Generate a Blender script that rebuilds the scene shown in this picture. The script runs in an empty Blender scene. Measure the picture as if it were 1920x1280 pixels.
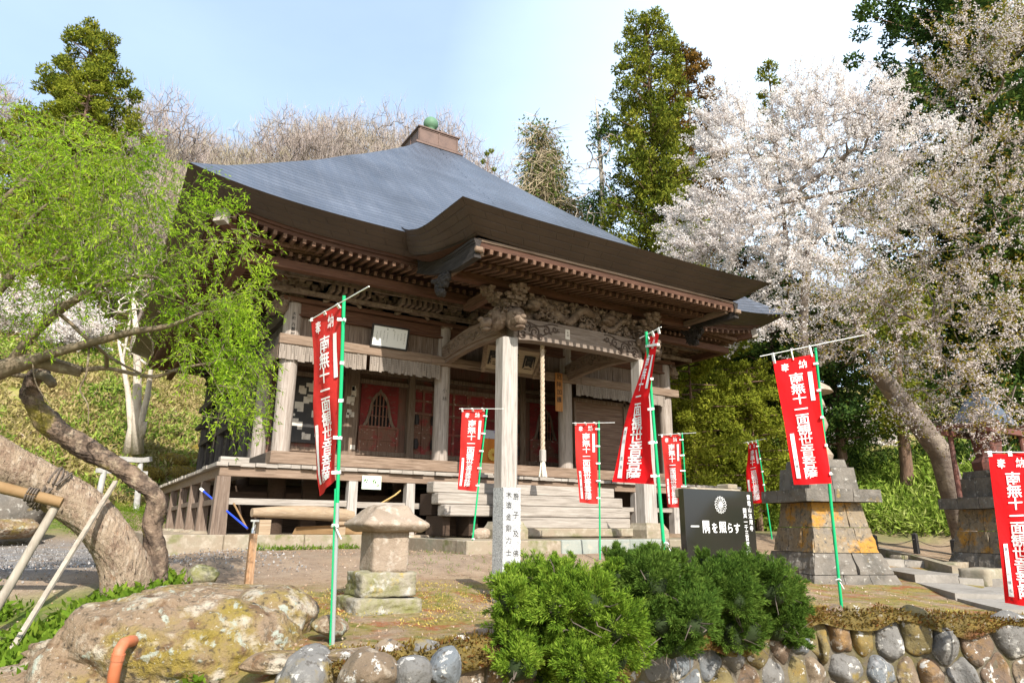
import bpy, bmesh, math, random
import numpy as np
from mathutils import Vector, Matrix
R_ = math.radians
S = bpy.context.scene
COL = S.collection
rng = np.random.default_rng(7)

# ---------------------------------------------------------------- camera
CAM = np.array([-4.24, -18.37, 2.2])
FPX, PITCH, YAW, ROLL = 1278.0, 15.03, 31.58, 0.42
_t, _p, _r = R_(YAW), R_(PITCH), R_(ROLL)
FW = np.array([math.sin(_t)*math.cos(_p), math.cos(_t)*math.cos(_p), math.sin(_p)])
RT = np.array([math.cos(_t), -math.sin(_t), 0.0]); UP = np.cross(RT, FW)
RT, UP = RT*math.cos(_r)+UP*math.sin(_r), -RT*math.sin(_r)+UP*math.cos(_r)
cd = bpy.data.cameras.new('camera'); cam = bpy.data.objects.new('camera', cd); COL.objects.link(cam)
cd.sensor_width = 36; cd.lens = FPX/1920*36; cd.clip_start = 0.1; cd.clip_end = 3000
cam.matrix_world = Matrix(((RT[0], UP[0], -FW[0], CAM[0]), (RT[1], UP[1], -FW[1], CAM[1]), (RT[2], UP[2], -FW[2], CAM[2]), (0, 0, 0, 1)))
S.camera = cam

# ---------------------------------------------------------------- light
SUN = np.array([-0.20, -1.0, 0.73]); SUN /= np.linalg.norm(SUN)
sl = bpy.data.lights.new('sun', 'SUN'); sl.energy = 4.2; sl.angle = R_(0.55); sl.color = (1.0, 0.945, 0.86)
so = bpy.data.objects.new('sun', sl); COL.objects.link(so)
so.rotation_euler = Vector(SUN).to_track_quat('Z', 'Y').to_euler(); so.location = (-10, -40, 40)
W_ = bpy.data.worlds.new('World'); S.world = W_; W_.use_nodes = True
wn = W_.node_tree; bg = wn.nodes['Background']
sky = wn.nodes.new('ShaderNodeTexSky'); sky.sky_type = 'NISHITA'; sky.sun_disc = False
sky.sun_elevation = math.asin(SUN[2]); sky.sun_rotation = math.atan2(SUN[0], SUN[1])
sky.air_density = 1.0; sky.dust_density = 1.6; sky.ozone_density = 1.0; sky.altitude = 300
# thin high cloud, thicker to the east
tc = wn.nodes.new('ShaderNodeTexCoord'); mp = wn.nodes.new('ShaderNodeMapping'); mp.inputs['Scale'].default_value = (1.2, 1.2, 3.0)
nz = wn.nodes.new('ShaderNodeTexNoise'); nz.inputs['Scale'].default_value = 1.6; nz.inputs['Detail'].default_value = 6
dt = wn.nodes.new('ShaderNodeVectorMath'); dt.operation = 'DOT_PRODUCT'; dt.inputs[1].default_value = (0.90, 0.28, 0.33)
rp = wn.nodes.new('ShaderNodeMapRange'); rp.inputs[1].default_value = 0.70; rp.inputs[2].default_value = 1.05
rp.inputs[3].default_value = 0.0; rp.inputs[4].default_value = 1.0
ad = wn.nodes.new('ShaderNodeMath'); ad.operation = 'MULTIPLY_ADD'; ad.inputs[1].default_value = 0.35; ad.inputs[2].default_value = 0.16
ad2 = wn.nodes.new('ShaderNodeMath'); ad2.operation = 'ADD'; ad2.use_clamp = True
mx = wn.nodes.new('ShaderNodeMix'); mx.data_type = 'RGBA'; mx.inputs['B'].default_value = (4.3, 5.3, 6.5, 1)
L = wn.links.new
L(tc.outputs['Generated'], mp.inputs[0]); L(mp.outputs[0], nz.inputs['Vector']); L(tc.outputs['Generated'], dt.inputs[0])
L(dt.outputs['Value'], rp.inputs[0]); L(nz.outputs['Fac'], ad.inputs[0]); L(ad.outputs[0], ad2.inputs[0]); L(rp.outputs[0], ad2.inputs[1])
L(ad2.outputs[0], mx.inputs['Factor']); L(sky.outputs[0], mx.inputs['A']); L(mx.outputs['Result'], bg.inputs[0])
bg.inputs[1].default_value = 0.15
S.view_settings.view_transform = 'Standard'; S.view_settings.look = 'None'; S.view_settings.gamma = 1
S.view_settings.exposure = 0.95
S.render.engine = 'CYCLES'; S.cycles.max_bounces = 6; S.cycles.transparent_max_bounces = 8
try: S.cycles.use_denoising = True
except Exception: pass

# ---------------------------------------------------------------- placing helpers
def ray(u, v): return FW+RT*(u-960)/FPX-UP*(v-640)/FPX
def at(u, v, D): return CAM+ray(u, v)*D
def aty(u, v, y): d = ray(u, v); return CAM+d*((y-CAM[1])/d[1])
def atx(u, v, x): d = ray(u, v); return CAM+d*((x-CAM[0])/d[0])
def atz(u, v, z): d = ray(u, v); return CAM+d*((z-CAM[2])/d[2])

ORG = {}
def tag(o, label=None, cat=None, group=None, kind=None):
    if label: o['label'] = label
    if cat: o['category'] = cat
    if group: o['group'] = group
    if kind: o['kind'] = kind
    return o
def thing(name, label, cat, loc, group=None):
    o = bpy.data.objects.new(name, None); COL.objects.link(o); o.location = tuple(float(c) for c in loc); o.empty_display_size = .2
    ORG[o.name] = np.array(loc, float); return tag(o, label, cat, group)
def link(name, me, parent=None, org=None):
    o = bpy.data.objects.new(name, me); COL.objects.link(o)
    if parent is not None: o.parent = parent; ORG[o.name] = ORG[parent.name]
    else:
        ORG[o.name] = np.array(org if org is not None else (0, 0, 0), float); o.location = tuple(float(c) for c in ORG[o.name])
    return o
def norm(v): v = np.asarray(v, float); return v/(np.linalg.norm(v)+1e-12)

class MB:
    def each(s, name, mats, parent, **k):   # every added piece becomes an object of its own
        o = 0; fs = 0; out = []
        for v in s.V:
            q = MB(); n = len(v); F = []
            while fs < len(s.F) and min(s.F[fs]) < o+n: F.append([i-o for i in s.F[fs]]); fs += 1
            q.add(v, F); out.append(q.build(name, mats, parent, **k)); o += n
        return out
    def __init__(s): s.V = []; s.F = []; s.M = []; s.n = 0; s.UV = None
    def add(s, v, f, m=0):
        v = np.asarray(v, float).reshape(-1, 3); s.V.append(v)
        for q in f: s.F.append([i+s.n for i in q]); s.M.append(m)
        s.n += len(v)
    def hexa(s, p, m=0):   # 8 corners: bottom 4, top 4
        s.add(p, [(3, 2, 1, 0), (4, 5, 6, 7), (0, 1, 5, 4), (1, 2, 6, 5), (2, 3, 7, 6), (3, 0, 4, 7)], m)
    def box(s, x0, x1, y0, y1, z0, z1, m=0, ch=0.0):
        if ch <= 0:
            s.hexa([(x0, y0, z0), (x1, y0, z0), (x1, y1, z0), (x0, y1, z0), (x0, y0, z1), (x1, y0, z1), (x1, y1, z1), (x0, y1, z1)], m); return
        # chamfered along the vertical and horizontal edges
        bm = bmesh.new(); bmesh.ops.create_cube(bm, size=1)
        for v in bm.verts: v.co = Vector(((x0+x1)/2+v.co.x*(x1-x0), (y0+y1)/2+v.co.y*(y1-y0), (z0+z1)/2+v.co.z*(z1-z0)))
        bmesh.ops.bevel(bm, geom=bm.edges[:], offset=min(ch, .45*min(x1-x0, y1-y0, z1-z0)), segments=1, profile=.5, affect='EDGES')
        s.bm(bm, m)
    def bm(s, bm, m=0):
        bm.verts.index_update(); s.add([v.co[:] for v in bm.verts], [[v.index for v in f.verts] for f in bm.faces], m); bm.free()
    def beam(s, a, b, w, h, m=0, up=(0, 0, 1)):   # box along a->b
        a = np.array(a, float); b = np.array(b, float); d = norm(b-a); r = np.cross(d, up)
        if np.linalg.norm(r) < 1e-4: r = np.cross(d, (0, 1, 0))
        r = norm(r); u = np.cross(r, d); r = r*w/2; u = u*h/2
        s.hexa([a-r-u, a+r-u, b+r-u, b-r-u, a-r+u, a+r+u, b+r+u, b-r+u], m)
    def tube(s, P, rad, n=8, m=0, cap=True, squash=None):
        P = np.asarray(P, float); k = len(P); rad = np.broadcast_to(np.asarray(rad, float), (k,))
        T = np.gradient(P, axis=0); T /= (np.linalg.norm(T, axis=1, keepdims=True)+1e-9)
        ref = np.array([0, 0, 1.]) if abs(T[0][2]) < .9 else np.array([1., 0, 0])
        u = norm(np.cross(T[0], ref)); a = np.linspace(0, 2*np.pi, n, endpoint=False); vs = []
        for i in range(k):
            u = norm(u-T[i]*(u@T[i])); w = np.cross(T[i], u)
            vs.append(P[i]+rad[i]*(np.cos(a)[:, None]*u+np.sin(a)[:, None]*w))
        f = [(i*n+j, i*n+(j+1) % n, (i+1)*n+(j+1) % n, (i+1)*n+j) for i in range(k-1) for j in range(n)]
        if cap: f += [tuple(range(n-1, -1, -1)), tuple((k-1)*n+j for j in range(n))]
        s.add(np.concatenate(vs), f, m)
    def lathe(s, c, prof, n=20, m=0):   # prof: (r, z) from the bottom up
        c = np.array(c, float); a = np.linspace(0, 2*np.pi, n, endpoint=False)
        v = np.concatenate([np.stack([c[0]+r*np.cos(a), c[1]+r*np.sin(a), np.full(n, c[2]+z)], 1) for r, z in prof])
        k = len(prof); f = [(i*n+j, i*n+(j+1) % n, (i+1)*n+(j+1) % n, (i+1)*n+j) for i in range(k-1) for j in range(n)]
        f += [tuple(range(n-1, -1, -1)), tuple((k-1)*n+j for j in range(n))]; s.add(v, f, m)
    def frustum(s, c, prof, m=0, rot=0.0):   # square sections, prof: (halfx, halfy, z)
        v = []
        for hx, hy, z in prof:
            for sx, sy in ((-1, -1), (1, -1), (1, 1), (-1, 1)):
                x, y = sx*hx, sy*hy; v.append((c[0]+x*math.cos(rot)-y*math.sin(rot), c[1]+x*math.sin(rot)+y*math.cos(rot), c[2]+z))
        k = len(prof); f = [(i*4+j, i*4+(j+1) % 4, (i+1)*4+(j+1) % 4, (i+1)*4+j) for i in range(k-1) for j in range(4)]
        f += [(3, 2, 1, 0), tuple((k-1)*4+j for j in range(4))]; s.add(v, f, m)
    def blob(s, c, rad, sub=3, amp=.12, freq=1.6, m=0, rs=None, rot=None, fine=0.0, facet=0.0):
        rs = rs or np.random.default_rng(int(abs(c[0]*97+c[1]*31+c[2]*13)*100) % 99991)
        bm = bmesh.new(); bmesh.ops.create_icosphere(bm, subdivisions=sub, radius=1)
        K = rs.normal(size=(7, 3))*freq; ph = rs.uniform(0, 6.28, 7)
        v = np.array([q.co[:] for q in bm.verts]); d = np.sin(v@K.T+ph)@np.array([1, .8, .7, .5, .5, .4, .3])/2.5
        K2 = rs.normal(size=(6, 3))*freq*4; d2 = np.sin(v@K2.T+ph[:6]).mean(1)
        e = 0
        if fine:
            for o_ in range(4): K3 = rs.normal(size=(9, 3))*freq*5*1.9**o_; e = e+np.abs(np.sin(v@K3.T+rs.uniform(0, 6.3, 9)).mean(1))*fine/1.6**o_
        g = 1+amp*d+amp*.35*d2+e
        if facet:
            for o_ in range(9): nn = rs.normal(size=3); nn /= np.linalg.norm(nn); h = rs.uniform(.62, .95); g = np.minimum(g, np.where(v@nn > .05, (h/np.maximum(v@nn, .05))*(1-facet)+g*facet, g))
        v2 = v*g[:, None]*np.asarray(rad)
        if rot is not None: v2 = v2@np.array(Matrix.Rotation(rot, 3, 'Z')).T
        f = [[q.index for q in fc.verts] for fc in bm.faces]; bm.free(); s.add(v2+np.asarray(c), f, m)
    def build(s, name, mats, parent=None, org=None, smooth=False, label=None, cat=None, group=None, kind=None):
        V = np.concatenate(s.V) if s.V else np.zeros((0, 3))
        o0 = ORG[parent.name] if parent is not None else np.array(org if org is not None else (0, 0, 0), float)
        me = bpy.data.meshes.new(name); me.from_pydata((V-o0).tolist(), [], s.F)
        if not isinstance(mats, (list, tuple)): mats = [mats]
        for q in mats: me.materials.append(q)
        if len(mats) > 1: me.polygons.foreach_set('material_index', s.M)
        if smooth:
            me.polygons.foreach_set('use_smooth', [True]*len(me.polygons))
            if smooth != 'all':
                try: me.set_sharp_from_angle(angle=R_(38))
                except Exception: pass
        me.update(); o = link(name, me, parent, o0); return tag(o, label, cat, group, kind)

def quads(name, Q, mat, parent=None, org=None, **kw):   # Q: (N,k,3) loose faces
    Q = np.asarray(Q, float); N, k = Q.shape[:2]
    o0 = ORG[parent.name] if parent is not None else np.array(org if org is not None else (0, 0, 0), float)
    me = bpy.data.meshes.new(name); me.vertices.add(N*k); me.loops.add(N*k); me.polygons.add(N)
    me.vertices.foreach_set('co', (Q.reshape(-1, 3)-o0).ravel().astype(np.float32))
    me.loops.foreach_set('vertex_index', np.arange(N*k, dtype=np.int32))
    me.polygons.foreach_set('loop_start', np.arange(0, N*k, k, dtype=np.int32))
    me.polygons.foreach_set('loop_total', np.full(N, k, dtype=np.int32))
    me.materials.append(mat); me.update(calc_edges=True); me.validate()
    return tag(link(name, me, parent, o0), **kw)

def grid_mesh(name, P, mat, parent=None, org=None, uv=None, smooth=True, attrs=None, **kw):   # P: (a,b,3)
    a, b = P.shape[:2]; o0 = ORG[parent.name] if parent is not None else np.array(org if org is not None else (0, 0, 0), float)
    i = np.arange(a*b).reshape(a, b); F = np.stack([i[:-1, :-1], i[1:, :-1], i[1:, 1:], i[:-1, 1:]], -1).reshape(-1, 4)
    me = bpy.data.meshes.new(name); me.from_pydata((P.reshape(-1, 3)-o0).tolist(), [], F.tolist())
    if smooth: me.polygons.foreach_set('use_smooth', [True]*len(me.polygons))
    if uv is not None:
        l = me.uv_layers.new(name='uv'); vi = np.zeros(len(me.loops), dtype=np.int32); me.loops.foreach_get('vertex_index', vi)
        l.data.foreach_set('uv', uv.reshape(-1, 2)[vi].ravel().astype(np.float32))
    for k, A in (attrs or {}).items():
        at_ = me.attributes.new(k, 'FLOAT', 'POINT'); at_.data.foreach_set('value', A.ravel().astype(np.float32))
    me.materials.append(mat); me.update(); return tag(link(name, me, parent, o0), **kw)

def rotz(v, a): c, s = math.cos(a), math.sin(a); return np.stack([v[..., 0]*c-v[..., 1]*s, v[..., 0]*s+v[..., 1]*c, v[..., 2]], -1)
def rand_dirs(n, r=rng): v = r.normal(size=(n, 3)); return v/np.linalg.norm(v, axis=1, keepdims=True)
def cards(C, Dr, Ln, Wd, r=rng, k=4):   # leaf-shaped faces at C, pointing along Dr
    C = np.asarray(C); n = len(C); Dr = Dr/(np.linalg.norm(Dr, axis=1, keepdims=True)+1e-9)
    t = np.cross(Dr, rand_dirs(n, r)); t /= (np.linalg.norm(t, axis=1, keepdims=True)+1e-9)
    Ln = np.broadcast_to(Ln, (n,))[:, None]; Wd = np.broadcast_to(Wd, (n,))[:, None]
    if k == 3: return np.stack([C-t*Wd/2, C+t*Wd/2, C+Dr*Ln], 1)
    return np.stack([C, C+Dr*Ln*.45+t*Wd/2, C+Dr*Ln, C+Dr*Ln*.45-t*Wd/2], 1)
def cards_n(C, Nn, Ln, Wd, r=rng, jit=.45):   # leaf faces lying across the outward direction Nn
    n = len(C); Nn = Nn/(np.linalg.norm(Nn, axis=1, keepdims=True)+1e-9)+r.normal(size=(n, 3))*jit; Nn /= np.linalg.norm(Nn, axis=1, keepdims=True)+1e-9
    d = np.cross(Nn, rand_dirs(n, r)); d /= np.linalg.norm(d, axis=1, keepdims=True)+1e-9; t = np.cross(Nn, d); Ln = np.broadcast_to(Ln, (n,))[:, None]; Wd = np.broadcast_to(Wd, (n,))[:, None]; d = d+Nn*.35
    return np.stack([C-d*Ln*.5, C+t*Wd/2, C+d*Ln*.5, C-t*Wd/2], 1)
def interp(x, tab): a = np.array(tab, float); return np.interp(x, a[:, 0], a[:, 1])
def smooth(x, a, b): t = np.clip((np.asarray(x, float)-a)/(b-a), 0, 1); return t*t*(3-2*t)
_NK = np.random.default_rng(3).normal(size=(24, 2)); _NP = np.random.default_rng(4).uniform(0, 6.28, 24)
def noise2(x, y, f):
    s = 0
    for i in range(12): s = s+np.sin((_NK[i, 0]*x+_NK[i, 1]*y)*f+_NP[i])
    return s/5.0
# ---------------------------------------------------------------- materials
MATS = {}
def mat(name, base, rough=.85, layers=(), bump=None, metal=0.0, spec=.3, rnd=0.0, coat=0.0):
    """layers: (colour, scale, lo, hi, stretch, detail); bump: (scale, strength, stretch)"""
    m = bpy.data.materials.new(name); m.use_nodes = True; t = m.node_tree; N = t.nodes; l = t.links.new; b = N['Principled BSDF']
    g = N.new('ShaderNodeNewGeometry')
    def co(st):
        q = N.new('ShaderNodeMapping'); q.inputs['Scale'].default_value = st; l(g.outputs['Position'], q.inputs[0]); return q.outputs[0]
    rgb = N.new('ShaderNodeRGB'); rgb.outputs[0].default_value = (*base, 1); cur = rgb.outputs[0]
    for la in layers:
        c, sc, lo, hi = la[:4]; st = la[4] if len(la) > 4 and la[4] else (1, 1, 1); de = la[5] if len(la) > 5 else 6
        n = N.new('ShaderNodeTexNoise'); n.inputs['Scale'].default_value = sc; n.inputs['Detail'].default_value = de; n.inputs['Roughness'].default_value = .62
        l(co(st), n.inputs['Vector'])
        r = N.new('ShaderNodeMapRange'); r.inputs[1].default_value = lo; r.inputs[2].default_value = hi; l(n.outputs['Fac'], r.inputs[0])
        x = N.new('ShaderNodeMix'); x.data_type = 'RGBA'; x.inputs['B'].default_value = (*c, 1); l(r.outputs[0], x.inputs['Factor']); l(cur, x.inputs['A']); cur = x.outputs['Result']
    if rnd:
        h = N.new('ShaderNodeHueSaturation'); r = N.new('ShaderNodeMapRange'); r.inputs[3].default_value = 1-rnd; r.inputs[4].default_value = 1+rnd
        l(g.outputs['Random Per Island'], r.inputs[0]); l(r.outputs[0], h.inputs['Value']); l(cur, h.inputs['Color']); cur = h.outputs[0]
    l(cur, b.inputs['Base Color']); b.inputs['Roughness'].default_value = rough; b.inputs['Metallic'].default_value = metal
    b.inputs['Specular IOR Level'].default_value = spec; b.inputs['Coat Weight'].default_value = coat
    if bump:
        n = N.new('ShaderNodeTexNoise'); n.inputs['Scale'].default_value = bump[0]; n.inputs['Detail'].default_value = 8; n.inputs['Roughness'].default_value = .65
        l(co(bump[2] if len(bump) > 2 else (1, 1, 1)), n.inputs['Vector'])
        p = N.new('ShaderNodeBump'); p.inputs['Strength'].default_value = 1.0; p.inputs['Distance'].default_value = bump[1]; l(n.outputs['Fac'], p.inputs['Height']); l(p.outputs[0], b.inputs['Normal'])
    MATS[name] = m; return m
def leafmat(name, cols, trans=.35, rough=.6, big=None):
    m = bpy.data.materials.new(name); m.use_nodes = True; t = m.node_tree; N = t.nodes; l = t.links.new
    N.remove(N['Principled BSDF']); out = N['Material Output']; g = N.new('ShaderNodeNewGeometry')
    r = N.new('ShaderNodeValToRGB'); r.color_ramp.interpolation = 'LINEAR'
    while len(r.color_ramp.elements) < len(cols): r.color_ramp.elements.new(.5)
    for i, c in enumerate(cols): e = r.color_ramp.elements[i]; e.position = i/max(1, len(cols)-1); e.color = (*c, 1)
    n = N.new('ShaderNodeTexNoise'); n.inputs['Scale'].default_value = big or .8; n.inputs['Detail'].default_value = 3; l(g.outputs['Position'], n.inputs['Vector'])
    a = N.new('ShaderNodeMath'); a.operation = 'MULTIPLY_ADD'; a.inputs[1].default_value = .55; l(g.outputs['Random Per Island'], a.inputs[0])
    k = N.new('ShaderNodeMapRange'); k.inputs[1].default_value = .3; k.inputs[2].default_value = .7; k.inputs[4].default_value = .45; l(n.outputs['Fac'], k.inputs[0]); l(k.outputs[0], a.inputs[2])
    l(a.outputs[0], r.inputs[0])
    d = N.new('ShaderNodeBsdfDiffuse'); tr = N.new('ShaderNodeBsdfTranslucent'); x = N.new('ShaderNodeMixShader'); x.inputs[0].default_value = trans
    l(r.outputs[0], d.inputs[0]); l(r.outputs[0], tr.inputs[0]); l(d.outputs[0], x.inputs[1]); l(tr.outputs[0], x.inputs[2]); l(x.outputs[0], out.inputs[0])
    MATS[name] = m; return m
gz, gx, gy = (9, 9, .55), (.55, 9, 9), (9, .55, 9)
def wood(name, base, dark, light, st, rough=.85, bump=.006, pale=.62):
    return mat(name, base, rough, [(dark, 2.2, .45, .72, st), (light, 3.1, .5, pale+.12, st), (dark, 9, .62, .8, st)], (5, bump, st))
WZ = wood('weathered_wood_post', (.31, .262, .222), (.17, .135, .11), (.42, .375, .33), gz)
WX = wood('weathered_wood_beam', (.215, .15, .105), (.10, .066, .044), (.31, .235, .175), gx)
WY = wood('weathered_wood_side', (.20, .14, .10), (.10, .066, .044), (.29, .225, .17), gy)
SILV = wood('silvered_wood', (.31, .275, .235), (.165, .14, .115), (.42, .38, .335), gx)
SILVZ = wood('silvered_wood_upright', (.36, .33, .295), (.20, .175, .15), (.46, .43, .39), gz)
PLZ = wood('grey_plank', (.16, .115, .085), (.075, .05, .036), (.25, .195, .155), gz)
BRX = wood('brown_beam', (.105, .047, .027), (.05, .024, .015), (.165, .09, .055), gx)
BRY = wood('brown_rafter', (.145, .08, .05), (.07, .038, .024), (.24, .15, .10), gy)
CARV = mat('carved_wood', (.175, .128, .092), .85, [((.075, .047, .03), 5, .45, .66), ((.33, .255, .19), 9, .56, .75)], (14, .014))
WI = wood('shaded_inner_wood', (.17, .12, .085), (.085, .055, .037), (.25, .19, .145), gz)  # darker copy of the post wood, interior shade put into the colour
TAGW = wood('name_tag_wood', (.24, .20, .165), (.13, .105, .085), (.33, .285, .245), gz)
SHADEW = wood('shaded_side_wood', (.06, .05, .046), (.02, .018, .017), (.105, .092, .084), gz)  # left side copy of the wood, eave shade put into the colour
SHADEY = wood('shaded_side_beam', (.062, .05, .043), (.024, .019, .016), (.115, .097, .085), gy)  # same shade painted into the left side beams
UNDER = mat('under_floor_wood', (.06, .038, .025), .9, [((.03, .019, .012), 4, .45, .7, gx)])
REDP = mat('worn_red_paint', (.19, .020, .018), .7, [((.10, .014, .012), 2.2, .45, .68), ((.12, .06, .04), 5, .56, .64, (1, 1, 2.2)), ((.36, .28, .23), 13, .67, .70, (1, 1, 2.5))], (8, .004))
BROWNP = mat('worn_door_wood', (.175, .085, .055), .8, [((.25, .04, .035), 2.5, .52, .62), ((.42, .35, .29), 8, .63, .66, (1, 1, 2)), ((.09, .05, .032), 6, .52, .7, gz)], (8, .004))
INK = mat('black_ink', (.03, .027, .025), .8); INKG = mat('faded_ink', (.10, .085, .07), .8)
PAPER = mat('old_paper', (.55, .50, .43), .9, [((.36, .31, .25), 5, .5, .7)], rnd=.2)
BLACKB = mat('black_board', (.03, .028, .027), .6, [((.05, .045, .04), 3, .45, .7)])
WHITEB = mat('white_board', (.68, .69, .66), .5); FRAME = mat('dark_frame', (.025, .022, .02), .5)
ORANGEW = wood('orange_board', (.42, .19, .06), (.28, .11, .035), (.5, .26, .1), gz)
ORANGEC = mat('orange_curtain', (.55, .19, .03), .8); GOLD = mat('gold_crest', (.75, .5, .1), .7)
ROPE = mat('straw_rope', (.46, .37, .27), .9, [((.3, .23, .16), 20, .45, .65)], (60, .01)); ROPEW = mat('white_rope', (.7, .64, .55), .9, [((.5, .43, .34), 14, .5, .7)], (60, .01))
CONC = mat('old_concrete', (.27, .21, .145), .9, [((.30, .235, .16), 1.6, .45, .7), ((.53, .46, .37), 6, .5, .7), ((.16, .155, .07), 2.3, .6, .72), ((.22, .19, .15), 18, .6, .75)], (14, .008))
CURB = mat('kerb_stone', (.26, .21, .15), .9, [((.25, .235, .17), 1.2, .45, .68), ((.37, .32, .25), 7, .5, .72), ((.15, .15, .06), 1.9, .55, .68)], (12, .01))
BLUEST = mat('grey_green_stone', (.30, .31, .27), .85, [((.22, .25, .22), 3, .4, .7), ((.42, .37, .29), 4, .6, .75)], (12, .006))
GRAN = mat('grey_granite', (.44, .44, .43), .7, [((.17, .17, .17), 70, .52, .6, None, 2), ((.65, .65, .64), 55, .56, .64, None, 2)], (60, .002))
BLKG = mat('polished_black_granite', (.012, .012, .013), .08, spec=.6)
WHT = mat('white_engraving', (.82, .82, .8), .7)
LANT = mat('lantern_stone', (.30, .235, .175), .92, [((.235, .18, .13), 2.2, .45, .7), ((.46, .40, .33), 8, .52, .72), ((.20, .17, .12), 26, .58, .72), ((.22, .21, .09), 2.8, .62, .72)], (22, .02))
MOSSY = mat('mossy_block', (.28, .25, .19), .92, [((.17, .165, .06), 2.4, .44, .60), ((.42, .40, .35), 6, .55, .68), ((.33, .24, .06), 3.2, .6, .7), ((.17, .15, .11), 14, .58, .72)], (16, .025))
BOULD = mat('mossy_boulder', (.26, .185, .118), .97, [((.25, .185, .04), 1.5, .47, .60), ((.44, .38, .29), 3.4, .53, .64), ((.16, .095, .05), 5, .53, .64), ((.36, .38, .31), 6.5, .585, .65), ((.075, .055, .035), 16, .55, .68), ((.46, .42, .35), 24, .62, .70)], (13, .08))
PEDS = mat('pedestal_stone', (.22, .17, .11), .92, [((.17, .145, .115), 2.6, .48, .66), ((.29, .25, .2), 9, .56, .7), ((.36, .185, .035), 1.6, .50, .58), ((.40, .3, .16), 14, .60, .7), ((.08, .072, .06), 12, .54, .66)], (11, .03))
PEDD = mat('dark_pedestal_stone', (.165, .145, .12), .92, [((.085, .078, .066), 2.2, .46, .66), ((.33, .31, .27), 9, .58, .68), ((.26, .18, .06), 2.2, .62, .72)], (11, .035))
SLAB = mat('path_slab', (.27, .245, .21), .85, [((.18, .16, .135), 1.5, .45, .7), ((.34, .31, .27), 5, .5, .72)], (20, .006))
MORT = mat('wall_mortar', (.13, .11, .08), .95, [((.095, .08, .03), 2.2, .47, .6), ((.10, .08, .06), 6, .5, .7)], (14, .03))
def cobble(name, base, a, b): base = tuple(q*.82 for q in base); return mat(name, base, .85, [(a, 2.2, .46, .66), (b, 7, .57, .68), ((.44, .42, .38), 9, .585, .63), ((.20, .145, .04), 1.9, .60, .68), ((.07, .06, .05), 17, .56, .68)], (12, .03))
COBS = [cobble('cobble_grey', (.19, .18, .165), (.12, .115, .105), (.27, .26, .24)), cobble('cobble_tan', (.22, .165, .11), (.14, .10, .065), (.3, .25, .19)),
        cobble('cobble_blue', (.17, .185, .195), (.12, .12, .12), (.27, .27, .27)), cobble('cobble_brown', (.16, .11, .075), (.22, .13, .05), (.27, .22, .17)), cobble('cobble_mossy', (.19, .15, .065), (.24, .15, .03), (.14, .12, .07))]
FLAG = mat('red_cloth', (.78, .012, .016), .75, [((.66, .012, .014), 2.5, .45, .65)], (9, .012, (1, 1, .45)), spec=.1); FLAGD = mat('faded_red_cloth', (.62, .04, .034), .8, [((.52, .03, .028), 2.5, .45, .65)], (9, .012, (1, 1, .45)), spec=.1)
FLTXT = mat('white_cloth_print', (.85, .83, .82), .8, spec=.1)
GREEN = mat('green_pole', (.01, .40, .15), .4, spec=.4); STEEL = mat('grey_pole', (.45, .48, .48), .4, metal=.4); WHITEP = mat('white_plastic', (.8, .8, .76), .5)
BARK1 = mat('shaggy_bark', (.40, .30, .21), .95, [((.26, .175, .12), 4, .47, .64, (2.2, 2.2, .9)), ((.52, .42, .32), 7, .53, .66, (2, 2, .7)), ((.08, .055, .038), 12, .585, .66, (2.2, 2.2, .6)), ((.36, .21, .12), 5, .62, .7)], (12, .09, (2.2, 2.2, .8)))
BARK2 = mat('dead_bark', (.22, .155, .11), .95, [((.085, .06, .045), 6, .45, .6), ((.40, .31, .22), 8, .54, .7), ((.23, .19, .035), 1.6, .56, .64)], (10, .06))
BRANCH = mat('branch_bark', (.19, .145, .095), .9, [((.11, .085, .055), 4, .45, .7), ((.28, .24, .17), 9, .55, .7)])
TWIGD = mat('dark_twig', (.12, .095, .075), .9); PALEB = mat('pale_bark', (.55, .48, .40), .9, [((.33, .28, .22), 4, .5, .7, (1, 1, .5)), ((.25, .22, .17), 14, .6, .75)], (9, .03))
CHB = mat('cherry_bark', (.17, .135, .11), .9, [((.33, .28, .22), 3, .5, .7), ((.30, .19, .05), 1.4, .6, .72), ((.08, .06, .05), 8, .55, .7)], (9, .04))
CEDB = mat('cedar_bark', (.17, .105, .07), .95, [((.10, .06, .04), 4, .45, .65, (3, 3, .3)), ((.26, .18, .13), 6, .55, .7, (3, 3, .3))], (8, .03, (3, 3, .3)))
BAREB = mat('bare_twig', (.33, .275, .24), .95, [((.40, .33, .25), .25, .45, .65), ((.22, .18, .15), 2, .55, .75)]); BARET = mat('bare_trunk', (.15, .12, .10), .95)
POLEW = wood('support_pole', (.31, .27, .215), (.19, .155, .12), (.42, .37, .31), (4, 4, 1)); LOGY = mat('peeled_log', (.24, .15, .07), .8, [((.19, .11, .045), 3, .45, .7), ((.15, .1, .06), 6, .64, .75)], (12, .006))
CLAY = mat('clay_pipe', (.40, .125, .055), .55, [((.45, .2, .12), 3, .5, .75), ((.34, .1, .05), 8, .6, .8)]); CHROME = mat('tap_metal', (.55, .55, .53), .3, metal=.9); DKPIPE = mat('dark_pipe', (.03, .03, .03), .6)
BLUEP = mat('blue_plastic', (.02, .06, .5), .5); BAMB = mat('bamboo', (.55, .38, .15), .6); COPB = mat('brown_copper', (.145, .095, .075), .55, [((.09, .06, .05), 2, .45, .7)], metal=.2)
VERD = mat('verdigris', (.10, .19, .115), .6, [((.10, .20, .12), 2.5, .45, .7)]); BRONZ = mat('rusty_bronze', (.14, .055, .04), .7, [((.08, .05, .045), 5, .45, .7)]); SLATE = mat('blue_grey_roof', (.07, .085, .11), .55)
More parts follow.
